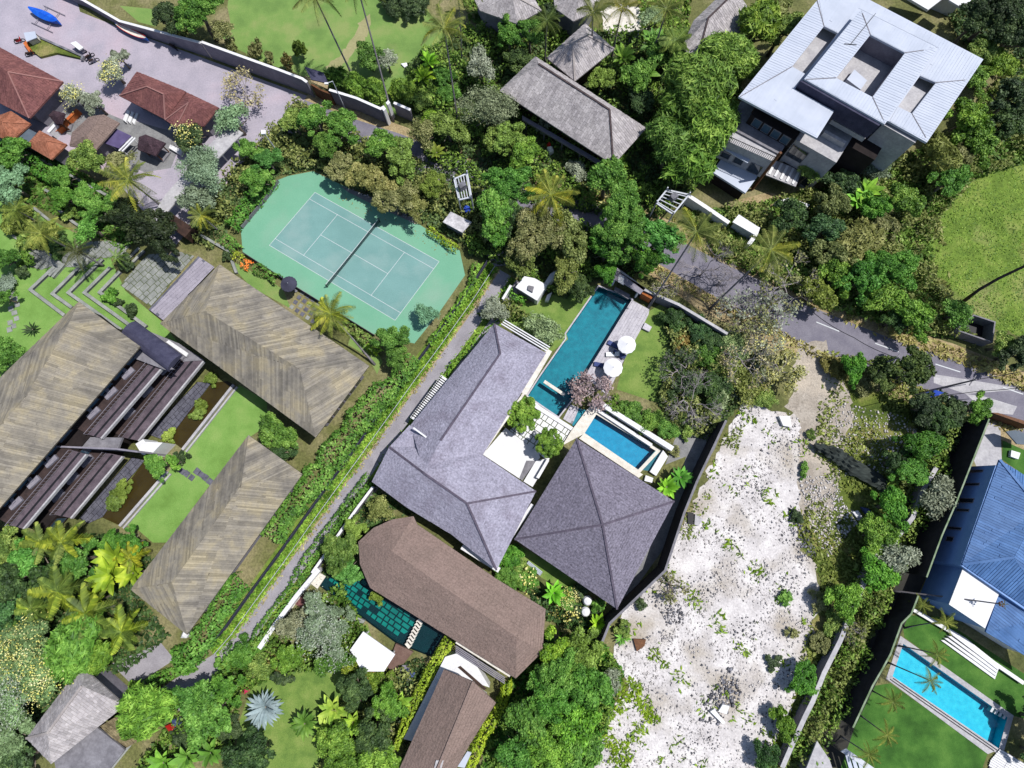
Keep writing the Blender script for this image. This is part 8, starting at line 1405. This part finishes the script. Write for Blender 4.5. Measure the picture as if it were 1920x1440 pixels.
# shrubs
SH([(2, 360, 370, 15, 3.6, OL_, 'ball', 'conical dense shrub behind the street wall near the gateway', dict(tint=(.8, 1.1, .5))), (2, 60, 340, 16, 2.6, OL_, 'airy', 'leftmost dry shrub of the row behind the street wall'), (2, 150, 420, 14, 2.2, OL_, 'airy', 'second dry shrub of the row behind the street wall'), (2, 270, 440, 16, 2.4, OL_, 'airy', 'third dry shrub beside the conical one', dict(tint=(1, .8, .7))), (1, 1660, 340, 18, 2.6, OL_, 'airy', 'dry shrub beyond the coping step of the street wall'), (1, 1830, 380, 16, 2.6, OL_, 'airy', 'dry reddish shrub behind the street wall'), (1, 1330, 250, 18, 2.4, OL_, 'airy', 'pale shrub at the coping step', dict(tint=(1.1, 1.2, .9))),
 (2, 620, 570, 20, 2.4, BL_, 'feather', 'dark bamboo shrub right of the blue gateway roof', dict(tint=(.5, .7, .6))), (2, 760, 620, 24, 2.6, BL_, 'feather', 'bamboo shrub at the foot of the first palm trunk', dict(tint=(.8, 1, .6))), (2, 900, 660, 24, 2.6, BL_, 'feather', 'bamboo shrub left of the second palm trunk', dict(tint=(.8, .95, .6))), (2, 1090, 660, 24, 2.6, BL_, 'feather', 'bamboo shrub right of the second palm trunk', dict(tint=(1, 1.1, .7))), (2, 1240, 740, 26, 2.6, BL_, 'broad', 'bright shrub above the street wall stub'), (2, 1420, 690, 26, 2.6, BL_, 'broad', 'green shrub left of the third palm trunk', dict(tint=(.6, .9, .7))), (2, 1400, 560, 24, 2.4, BL_, 'broad', 'dark green shrub at the third palm in the park', dict(tint=(.5, .8, .6))), (2, 1290, 860, 22, 2.2, BL_, 'broad', 'yellow green shrub below the wall stub', dict(tint=(1, 1.2, .5))), (2, 1180, 60, 34, 2.6, DK_, 'broad', 'dark shrub at the top edge of the park lawn'), (2, 1020, 20, 30, 2.6, DK_, 'broad', 'second dark shrub at the top edge of the park lawn'), (3, 850, 1180, 20, 2.4, BL_, 'broad', 'shrub under the lower corner of the long tiled house', dict(tint=(.7, .9, .5))), (3, 300, 920, 16, 3, GR_, 'airy', 'grey shrub before the dark veranda of the long tiled house'), (3, 540, 1220, 24, 2.6, GR_, 'airy', 'grey bush below the veranda of the long tiled house'),
 (7, 1250, 930, 28, 2.4, DK_, 'broad', 'dark shrub below the garden wall at the pool deck', dict(tint=(1.1, 1.4, 1))), (7, 1420, 1010, 28, 2.4, DK_, 'broad', 'second dark shrub below the garden wall', dict(tint=(1, 1.4, 1.2))), (7, 1520, 1110, 26, 2.4, DK_, 'broad', 'third dark shrub below the garden wall', dict(tint=(1, 1.2, 1))), (7, 1480, 1200, 28, 2.4, BL_, 'broad', 'green shrub in the right of the villa garden', dict(tint=(.5, .7, .5))), (7, 1300, 1110, 20, 1.8, OL_, 'airy', 'reddish dry shrub on the villa lawn', dict(tint=(1, .7, .5))), (7, 1680, 1130, 30, 2.4, GR_, 'airy', 'grey twiggy shrub left of the white pole by the road bend', dict(tint=(.9, 1.1, .6))), (7, 1640, 1290, 30, 2.4, OL_, 'airy', 'second olive twiggy shrub near the passage', dict(tint=(.9, 1.1, .6))), (7, 1540, 1410, 36, 2.8, DK_, 'broad', 'dark shrub at the top of the boundary passage', dict(tint=(1.3, 1.5, 1))), (7, 1320, 1440, 32, 2.6, DK_, 'broad', 'dark shrub beside the leafless garden tree', dict(tint=(1.2, 1.3, 1.1))), (7, 1760, 1420, 34, 2.6, OL_, 'airy', 'olive shrub at the head of the rubble lot', dict(tint=(.9, 1, .6))),
 (11, 940, 240, 26, 2.0, BL_, 'broad', 'green shrub on the lawn above the small pool wall', dict(tint=(.6, .85, .6))), (11, 1060, 310, 24, 2.0, BL_, 'airy', 'paler green shrub above the small pool wall', dict(tint=(.8, 1, .7))), (11, 1190, 370, 22, 2.0, EM_, 'broad', 'bright green shrub at the pool wall corner'), (11, 800, 200, 20, 1.8, BL_, 'airy', 'sparse shrub right of the pink tree', dict(tint=(.8, .9, .6))), (11, 1550, 110, 30, 2.4, GR_, 'airy', 'grey thicket right of the silvery leafless tree', dict(tint=(.8, .9, .6))), (11, 1330, 395, 14, 1.2, BL_, 'broad', 'small green shrub in the side passage'), (11, 1240, 500, 14, 1.0, OL_, 'airy', 'dry tuft at the passage edge'),
 (9, 1440, 180, 10, 1.2, OL_, 'broad', 'upper oval tuft in the upper lily pond', dict(tint=(.8, 1.1, .5))), (9, 1470, 195, 12, 1.2, OL_, 'broad', 'second oval tuft in the upper lily pond', dict(tint=(.9, 1.2, .5))), (9, 1420, 250, 14, 1.2, OL_, 'broad', 'third oval tuft in the upper lily pond', dict(tint=(.7, 1, .5))), (5, 1520, 1370, 14, 1.2, OL_, 'broad', 'oval tuft at the shake roof end of the upper lily pond', dict(tint=(.8, 1.1, .5))), (9, 1210, 415, 14, 1.2, OL_, 'broad', 'oval tuft by the white stair block', dict(tint=(.9, 1.2, .5))), (9, 880, 815, 20, 1.3, OL_, 'broad', 'larger tuft in the lower lily pond', dict(tint=(.9, 1.2, .5))), (9, 830, 885, 18, 1.3, OL_, 'broad', 'flattened tuft in the lower lily pond', dict(tint=(.7, 1, .5))), (9, 1310, 560, 14, 1.4, DK_, 'broad', 'dark shrub on the kerb between the lawn and pond'),
 (5, 800, 770, 15, 1.6, BL_, 'broad', 'bright bush on the innermost ledge', dict(tint=(.7, 1.1, .7))), (5, 860, 820, 10, 1.2, DK_, 'broad', 'small dark bush between the two ledge bushes'), (5, 960, 860, 14, 1.4, DK_, 'broad', 'dark bush at the lower end of the innermost ledge'), (5, 900, 540, 18, 1.6, DK_, 'broad', 'dark shrub beside the plaza steps'), (5, 200, 510, 18, 1.8, BL_, 'airy', 'green shrub at the stone landing', dict(tint=(.6, .8, .5))), (5, 160, 600, 14, 1.4, DK_, 'broad', 'dark shrub left of the terraced lawn'), (5, 60, 690, 22, 1.6, GR_, 'airy', 'grey shrub among the winding stones', dict(tint=(.6, .7, .7))), (5, 1640, 480, 12, 1.2, DK_, 'broad', 'dark shrub at the court path corner'), (5, 320, 340, 26, 2.2, OL_, 'feather', 'ornamental grass clump on the upper terrace', dict(tint=(1, 1.1, .6))), (5, 420, 400, 26, 2.2, DK_, 'broad', 'dark shrub on the upper terrace', dict(tint=(1.2, 1.4, 1))), (5, 180, 390, 20, 1.8, BL_, 'airy', 'small airy shrub on the upper terrace kerb'), (5, 130, 230, 26, 2.2, OL_, 'feather', 'yellow green grass clump at the left edge', dict(tint=(1, 1.2, .6))), (5, 520, 170, 18, 1.6, BL_, 'broad', 'shrub beside the pale stepping stones'),
 (15, 180, 90, 20, 1.8, EM_, 'broad', 'shrub with yellow flowers beside the brown roof end', dict(bloom=M_bloomy)), (15, 60, 50, 24, 2, EM_, 'broad', 'bright shrub between the brown roof and lawn'), (11, 60, 1290, 26, 2.2, EM_, 'broad', 'emerald bush at the lower corner of the grey villa', dict(tint=(.7, .9, .6))), (11, 130, 1400, 20, 1.8, BL_, 'broad', 'green bush beside the slatted garden bench'), (15, 460, 220, 22, 1.6, EM_, 'broad', 'shrub dotted with yellow flowers beneath the square pavilion', dict(bloom=M_bloomy)), (15, 520, 290, 18, 1.4, DK_, 'broad', 'dark shrub between the lanterns', dict(bloom=M_bloomy)), (15, 700, 260, 14, 1.6, EM_, 'broad', 'small bright shrub at the pavilion tip'), (15, 560, 150, 16, 1.5, DK_, 'broad', 'dark shrub tucked under the pavilion eave'), (15, 1000, 250, 14, 1.0, DK_, 'airy', 'dark bush at the rubble edge'), (15, 880, 440, 14, 1.2, BL_, 'broad', 'green bush beyond the dark wall end'), (14, 1290, 60, 10, 1, BL_, 'broad', 'unused') if False else (14, 910, 205, 14, 1.6, OL_, 'broad', 'yellow green shrub poking over the brown roof edge', dict(tint=(.9, 1.2, .5))),
 (14, 760, 700, 26, 3.2, BL_, 'broad', 'reddish green creeper over the left edge of the white canopy', dict(tint=(1, .9, .5))), (14, 900, 800, 26, 3.0, BL_, 'broad', 'green creeper below the white canopy', dict(tint=(.7, .8, .4))), (14, 830, 740, 20, 3.2, OL_, 'broad', 'brownish creeper on the lower edge of the white canopy', dict(tint=(1, .8, .5))), (14, 200, 460, 20, 1.8, OL_, 'airy', 'pale shrub beside the white garden wall'), (14, 220, 640, 22, 1.8, OL_, 'airy', 'dry twiggy shrub at the trimmed hedge end', dict(tint=(1, .8, .6))), (14, 230, 790, 20, 1.8, DK_, 'broad', 'dark shrub above the silvery palm'), (13, 1640, 690, 18, 1.6, EM_, 'broad', 'green shrub at the lane mouth yard corner'), (13, 1760, 620, 26, 2, EM_, 'broad', 'emerald shrub at the lower end of the trimmed hedge', dict(tint=(.8, .9, .7))), (13, 1860, 700, 22, 2, BL_, 'airy', 'green shrub beside the dark seat in the garden'), (13, 1290, 1180, 18, 1.6, DK_, 'broad', 'dark shrub by the red cloth heap'), (13, 1100, 840, 16, 1.6, DK_, 'broad', 'dark purple shrub left of the lower yard'), (13, 1000, 870, 18, 1.8, BL_, 'broad', 'green shrub above the feathery tree', dict(tint=(.8, 1, .6))), (13, 1400, 1200, 26, 2, DK_, 'broad', 'dark shrub below the round green tree'), (13, 1650, 1170, 24, 1.4, DK_, 'broad', 'dark low bush right of the round green tree'),
 (12, 1620, 560, 10, .8, BL_, 'broad', 'unused2') if False else (12, 760, 40, 26, 1.6, OL_, 'airy', 'olive shrub on the vacant lot near the road'), (8, 560, 1290, 24, 1.8, OL_, 'broad', 'dry shrub on the left of the sandy track', dict(tint=(.9, .8, .5))), (12, 340, 640, 10, .9, EM_, 'broad', 'bright weed bush on the rubble lot edge'), (12, 330, 690, 8, .8, EM_, 'broad', 'small bright weed below the first weed bush'), (12, 290, 990, 14, 1.0, DK_, 'broad', 'dark bush at the dark rubble heap'), (12, 380, 400, 10, .9, BL_, 'broad', 'green bush at the shade net end'), (12, 60, 150, 22, 1.6, BL_, 'airy', 'green shrub under the yellow flowered tree'), (16, 200, 210, 16, 1.0, EM_, 'airy', 'green weed patch high on the rubble lot'), (16, 120, 680, 14, .8, DK_, 'broad', 'low dark bush at the right edge of the rubble lot'), (16, 460, 230, 22, 1.4, OL_, 'airy', 'pale shrub at the rubble lot edge by the white slab'), (16, 480, 560, 22, 1.6, OL_, 'broad', 'olive shrub beside the weathered wall'), (16, 250, 470, 12, .9, OL_, 'airy', 'dry weed on the rubble edge'), (16, 560, 380, 22, 1.8, BL_, 'broad', 'green shrub against the weathered wall')], 'shrubs')
# hedges
def path(*p): return [q for q in p]
hedge('hedge', [(775, 668), (740, 718), (700, 752), (662, 800), (625, 850), (592, 895), (560, 935), (528, 972), (508, 1010)], [2.0, 3.0, 3.9, 3.6, 3.9, 3.9, 3.2, 2.8, 3.2], 2.6, M_emer, 'long loose emerald hedge along the dark cloth fence beside the resort roofs', dens=30, leaf=.25, seed=2)
hedge('hedge', [(455, 1085), (432, 1108), (405, 1150), (378, 1200), (350, 1235), (335, 1250)], [2.4, 3.2, 2.6, 3.2, 3.2, 2.6], 2.5, M_emer, 'lower loose emerald hedge along the dark cloth fence below the shake roof', dens=30, leaf=.25, tint=(.9, 1, .95), seed=3)
hedge('hedge', Z(10, (870, 700), (790, 790), (720, 900), (640, 1000), (540, 1130), (430, 1280), (340, 1420)) + Z(14, (330, 130), (200, 290), (60, 480), (-20, 620)) + Z(13, (1700, 560), (1640, 640)), 1.9, 1.5, M_emer, 'long trimmed green hedge on the villa side of the lane', dens=30, leaf=.2, tint=(.85, .9, .8), rough=.1, seed=4)
hedge('hedge', Z(14, (1440, 510), (1340, 660), (1240, 850), (1150, 1030), (1080, 1200), (1050, 1300)), [1.5, 1.5, 1.5, 1.6, 1.1, .7], 2.4, M_lime, 'clipped lime green hedge left of the brown gabled house', dens=34, leaf=.2, tint=(.85, 1, .8), rough=.08, seed=5)
hedge('hedge', Z(14, (1845, 800), (1840, 900), (1790, 1010), (1700, 1150), (1620, 1320), (1580, 1440)), [1.2, 1.4, 1.5, 1.8, 1.6, 1.4], 2.4, M_lime, 'lime and orange tipped hedge right of the brown gabled house', dens=30, leaf=.22, tint=(.9, 1.05, .6), rough=.2, seed=6)
hedge('hedge', [(802, 428), (828, 448), (858, 468)], 1.1, 1.2, M_lime, 'clipped yellow green hedge along the upper right of the court', dens=30, leaf=.2, tint=(.8, .95, .7), seed=7)
hedge('hedge', [(418, 445), (445, 470)], 1.8, 1.4, M_emer, 'green hedge at the left corner of the court', dens=26, leaf=.22, seed=8); hedge('hedge', [(455, 492), (470, 500)], 1.4, 1.0, M_bloomo, 'orange flowering hedge piece at the left corner of the court', dens=26, leaf=.2, seed=9); hedge('hedge', [(436, 475), (455, 488)], 1.3, 1.1, M_lime, 'yellow hedge piece at the left corner of the court', dens=26, leaf=.2, seed=10)
hedge('hedge', [(478, 500), (500, 512), (522, 525)], 1.5, 1.3, M_emer, 'green hedge between the orange hedge piece and the dark parasol', dens=28, leaf=.22, seed=11); hedge('hedge', [(505, 330), (490, 352), (470, 375), (448, 400), (432, 425)], [2.2, 2.4, 2.2, 2.4, 2.0], 2.0, M_emer, 'bright hedge along the upper left side of the court', dens=24, leaf=.25, tint=(.8, .95, .8), seed=12)
hedge('hedge', [(628, 600), (665, 620), (690, 640)], 1.6, 1.3, M_leaf, 'green hedge at the palm by the court side lawn', dens=26, leaf=.22, seed=13); hedge('hedge', [(893, 494), (884, 534), (860, 570), (832, 610), (804, 644)], [1.2, 1.1, 1.1, 1.1, 1.1], 1.3, M_leaf, 'mixed hedge between the court and the dark cloth fence', dens=24, leaf=.24, tint=(.8, 1.1, .6), seed=14); hedge('hedge', [(690, 645), (705, 655), (712, 662)], 1.5, 1.4, M_lime, 'yellow green shrub hedge beside the court corner tree', dens=26, leaf=.22, tint=(.7, 1, .6), seed=15)
hedge('hedge', Z(7, (40, 700), (60, 760), (120, 780), (180, 800)), 1.2, 1.4, M_emer, 'small emerald hedge beside the pump house', dens=24, leaf=.22, tint=(.9, 1.1, .7), seed=16); hedge('hedge', Z(6, (1790, 960), (1640, 1060), (1560, 1160), (1450, 1260), (1380, 1400)), [.8, 1, 1, .9, .6], .9, M_leaf, 'low green edging beside the grey villa trellis', dens=22, leaf=.2, tint=(.7, 1, .5), seed=17)
hedge('ivy', Z(12, (1400, 330), (1400, 420), (1300, 560), (1210, 700)) + Z(12, (1140, 950), (1090, 1180)), [1.6, 1.4, 1.2, 1.0, 1.2, 1.3], 1.6, M_olive, 'olive creeper over the weathered wall beside the dark lane', dens=18, leaf=.25, tint=(.8, 1.1, .5), seed=18)
hedge('ivy', Z(16, (950, 60), (900, 180), (820, 330), (770, 430), (680, 640), (620, 760), (560, 900), (500, 1000), (470, 1100), (390, 1250), (310, 1400)), [1.6, 2.0, 1.6, 1.2, 1.6, 1.6, 1.5, 1.3, 1.0, 1.4, 1.2], 1.9, M_olive, 'long olive creeper along the dark lane at the lower right', dens=11, leaf=.26, tint=(.7, .85, .5), seed=19)
hedge('hedge', Z(13, (1240, 640), (1330, 620), (1400, 700), (1310, 740), (1150, 790), (1010, 850)), [2.2, 2, 1.6, 1.5, 1.5, 1.2], 1.6, M_emer, 'rambling hedge between the two grey lower yards', dens=22, leaf=.25, tint=(.8, .9, .7), seed=20)
hedge('hedge', Z(5, (30, 80), (180, 200), (330, 290)), 1.0, .9, M_olive, 'low loose hedge on the upper terrace edge', dens=20, leaf=.22, seed=21); hedge('hedge', Z(1, (0, 1060), (160, 1130), (330, 1250), (520, 1350)), [2.6, 2.6, 2.4, 2], 1.8, M_emer, 'dense emerald hedge below the pale kerb wall', dens=20, leaf=.27, tint=(.6, .8, .6), seed=22)
# uncountable low growth
UG = [([(1190, -60), (1300, -60), (1290, 60), (1240, 120), (1200, 60)], M_leaf, 24, 1.2, (.8, .9, .6)), ([(1730, -40), (1960, -40), (1960, 120), (1880, 160), (1800, 80)], M_dkleaf, 26, 1.4, (1.2, 1.3, 1.1)), ([(850, -60), (1040, -60), (1040, 60), (960, 70), (880, 40)], M_leaf, 24, 1.0, (.6, .7, .5)), ([(380, 380), (470, 290), (560, 190), (640, 245), (770, 290), (870, 340), (950, 385), (930, 470), (870, 460), (790, 415), (700, 370), (590, 318), (520, 330), (450, 400), (400, 470), (340, 440)], M_dkleaf, 26, .8, (1.8, 1.7, 1.5)),
 ([(760, 120), (860, 60), (940, 40), (1060, 60), (1200, 60), (1300, 120), (1420, 40), (1380, 200), (1300, 360), (1220, 420), (1100, 400), (930, 370), (800, 300), (770, 220)], M_dkleaf, 22, .9, (1.6, 1.6, 1.3)), ([(1290, 400), (1420, 380), (1600, 340), (1780, 250), (1860, 160), (1940, 100), (1940, 300), (1820, 340), (1750, 420), (1740, 520), (1790, 580), (1830, 640), (1700, 625), (1560, 580), (1440, 530), (1340, 480)], M_leaf, 26, 1.0, (.8, .9, .75)),
 ([(860, 380), (960, 400), (1090, 420), (1200, 470), (1190, 520), (1110, 530), (1060, 560), (985, 540), (950, 500), (880, 480)], M_dkleaf, 26, .8, (1.5, 1.4, 1.2)), ([(1260, 570), (1380, 640), (1400, 740), (1330, 830), (1250, 800), (1230, 740), (1260, 680), (1240, 600)], M_dkleaf, 24, .7, (1.3, 1.3, 1)),
 ([(1360, 620), (1440, 640), (1460, 700), (1440, 740), (1390, 755), (1350, 740)], M_greyleaf, 16, .5, (.8, .85, .7)), ([(-20, 1000), (230, 1000), (290, 1050), (250, 1100), (320, 1190), (240, 1260), (160, 1260), (60, 1400), (-20, 1440)], M_dkleaf, 30, .9, (1, 1.2, .9)), ([(430, 1230), (640, 1090), (690, 1180), (700, 1240), (620, 1250), (540, 1260), (450, 1300), (440, 1400), (330, 1440), (260, 1440), (320, 1350), (390, 1290)], M_leaf, 22, .7, (.55, .7, .45)),
 ([(600, 1330), (760, 1240), (800, 1230), (770, 1440), (600, 1440)], M_dkleaf, 26, .8, (1.1, 1.2, 1)), ([(940, 1290), (1030, 1180), (1130, 1200), (1170, 1260), (1110, 1440), (900, 1440)], M_emer, 30, .9, (.6, .8, .6)), ([(940, 1080), (1090, 1130), (1140, 1160), (1120, 1200), (1020, 1160), (990, 1110)], M_dkleaf, 28, .6, (1, 1.3, .9)),
 ([(1650, 900), (1740, 830), (1780, 860), (1700, 1040), (1620, 1230), (1540, 1440), (1440, 1440), (1560, 1180), (1600, 1060)], M_olive, 22, .6, (.75, .95, .6)), ([(1700, 770), (1760, 730), (1840, 770), (1800, 850), (1740, 850)], M_dkleaf, 26, .9, (1, 1, 1)), ([(-20, 240), (60, 270), (200, 350), (300, 430), (230, 470), (100, 400), (-20, 350)], M_leaf, 24, .7, (.5, .7, .5)), ([(890, 590), (960, 560), (1000, 600), (940, 605)], M_leaf, 22, .5, (.5, .6, .5)), ([(640, 950), (720, 880), (790, 960), (760, 965), (690, 1000), (660, 1060), (600, 1090)], M_dkleaf, 26, .7, (1, 1.2, .9))]
for i, (px, m, dn_, h, tn) in enumerate(UG):
    cover('undergrowth', px, m, dn_ * .8, h, leaf=.36, tint=tn, seed=30 + i)
    if i in (3, 4, 5, 6, 7, 10, 11, 12, 14, 17): cover('undergrowth', px, (M_leaf, M_olive)[i % 2], dn_, 2.6, leaf=.27, tint=(.85, .95, .7) if i % 2 == 0 else (.95, 1.05, .8), seed=80 + i, thr=.45, hum=1.6)
cover('grass_tufts', [(1735, 420), (1800, 350), (1900, 300), (1990, 260), (1990, 640), (1880, 640), (1800, 590), (1745, 540)], M_leaf, 16, .12, leaf=.14, tint=(.85, 1.0, .6), seed=60, asp=2, up=1); cover('grass_tufts', [(1700, 420), (1760, 380), (1790, 600), (1840, 660), (1700, 610)], M_tan, 14, .4, leaf=.26, tint=(.7, .85, .55), seed=61, asp=4, up=.2, thr=.45)
cover('weeds', [(1545, 655), (1700, 690), (1745, 745), (1740, 840), (1700, 960), (1660, 1050), (1560, 1200), (1500, 1400), (1440, 1440), (1540, 1090), (1500, 1000), (1525, 850)], M_olive, 16, .3, leaf=.3, tint=(.9, 1.05, .6), seed=62, thr=.42); cover('weeds', LOT, M_lime, 10, .18, leaf=.26, tint=(.55, .75, .5), seed=63, thr=.84, hum=2.0, asp=3); cover('weeds', Z(15, (560, 1440), (640, 1000), (800, 800), (1000, 780), (1150, 1100), (900, 1440)), M_lime, 22, .2, leaf=.26, tint=(.6, .8, .5), seed=64, thr=.5, hum=1.5, asp=3); cover('weeds', Z(11, (1600, 400), (1760, 320), (1640, 700), (1380, 1100), (1200, 1440), (1130, 1440), (1320, 980)), M_olive, 20, .25, leaf=.25, tint=(.9, 1.1, .6), seed=65, thr=.55)
cover('bank_grass', off(LANE_L[:12], 20) + off(LANE_L[:12], 38)[::-1], M_leaf, 26, .3, leaf=.22, tint=(.8, 1.1, .5), seed=66, asp=3, up=.3); cover('verge_grass', off(LANE_L[:12], -8) + off(LANE_L[:12], -22)[::-1], M_leaf, 12, .12, leaf=.2, tint=(1.1, 1.3, .7), seed=67, asp=3, up=.4, thr=.4); cover('bank_grass', off(LANE_L[:12], 8) + off(LANE_L[:12], 13)[::-1], M_tan, 16, .15, leaf=.2, seed=68, asp=3, up=.4, thr=.4)
cover('road_verge_grass', off(ROADC[9:], 50) + off(ROADC[9:], 32)[::-1], M_tan, 14, .25, leaf=.26, seed=69, asp=3, up=.4, tint=(.95, 1, .7)); cover('road_verge_grass', off(ROADC[9:], -32) + off(ROADC[9:], -62)[::-1], M_tan, 14, .3, leaf=.28, seed=70, asp=3, up=.4, tint=(.95, 1, .7), thr=.35)
cover('median_grass', off(LANE_L[:6], -14) + off(LANE_L[:6], -24)[::-1], M_leaf, 40, .06, leaf=.14, tint=(.95, 1.1, .6), seed=72, asp=2, up=1)
cover('leaf_litter', Z(6, (600, 20), (880, 120), (1180, 270), (1470, 450), (1400, 480), (1000, 250), (560, 60)), M_tan, 2.2, .03, leaf=.16, tint=(.6, .6, .4), seed=73, up=2)
cover('bank_grass', off(LANE_L[:12], 14) + off(LANE_L[:12], 34)[::-1], M_leaf, 30, .22, leaf=.18, tint=(1.15, 1.3, .7), seed=74, asp=3, up=.6)
cover('fallen_petals', Z(15, (120, 60), (360, 260), (540, 380), (620, 560), (480, 500), (330, 330), (100, 110)), M_bloomy, 5, .9, leaf=.24, seed=71, asp=1.1)
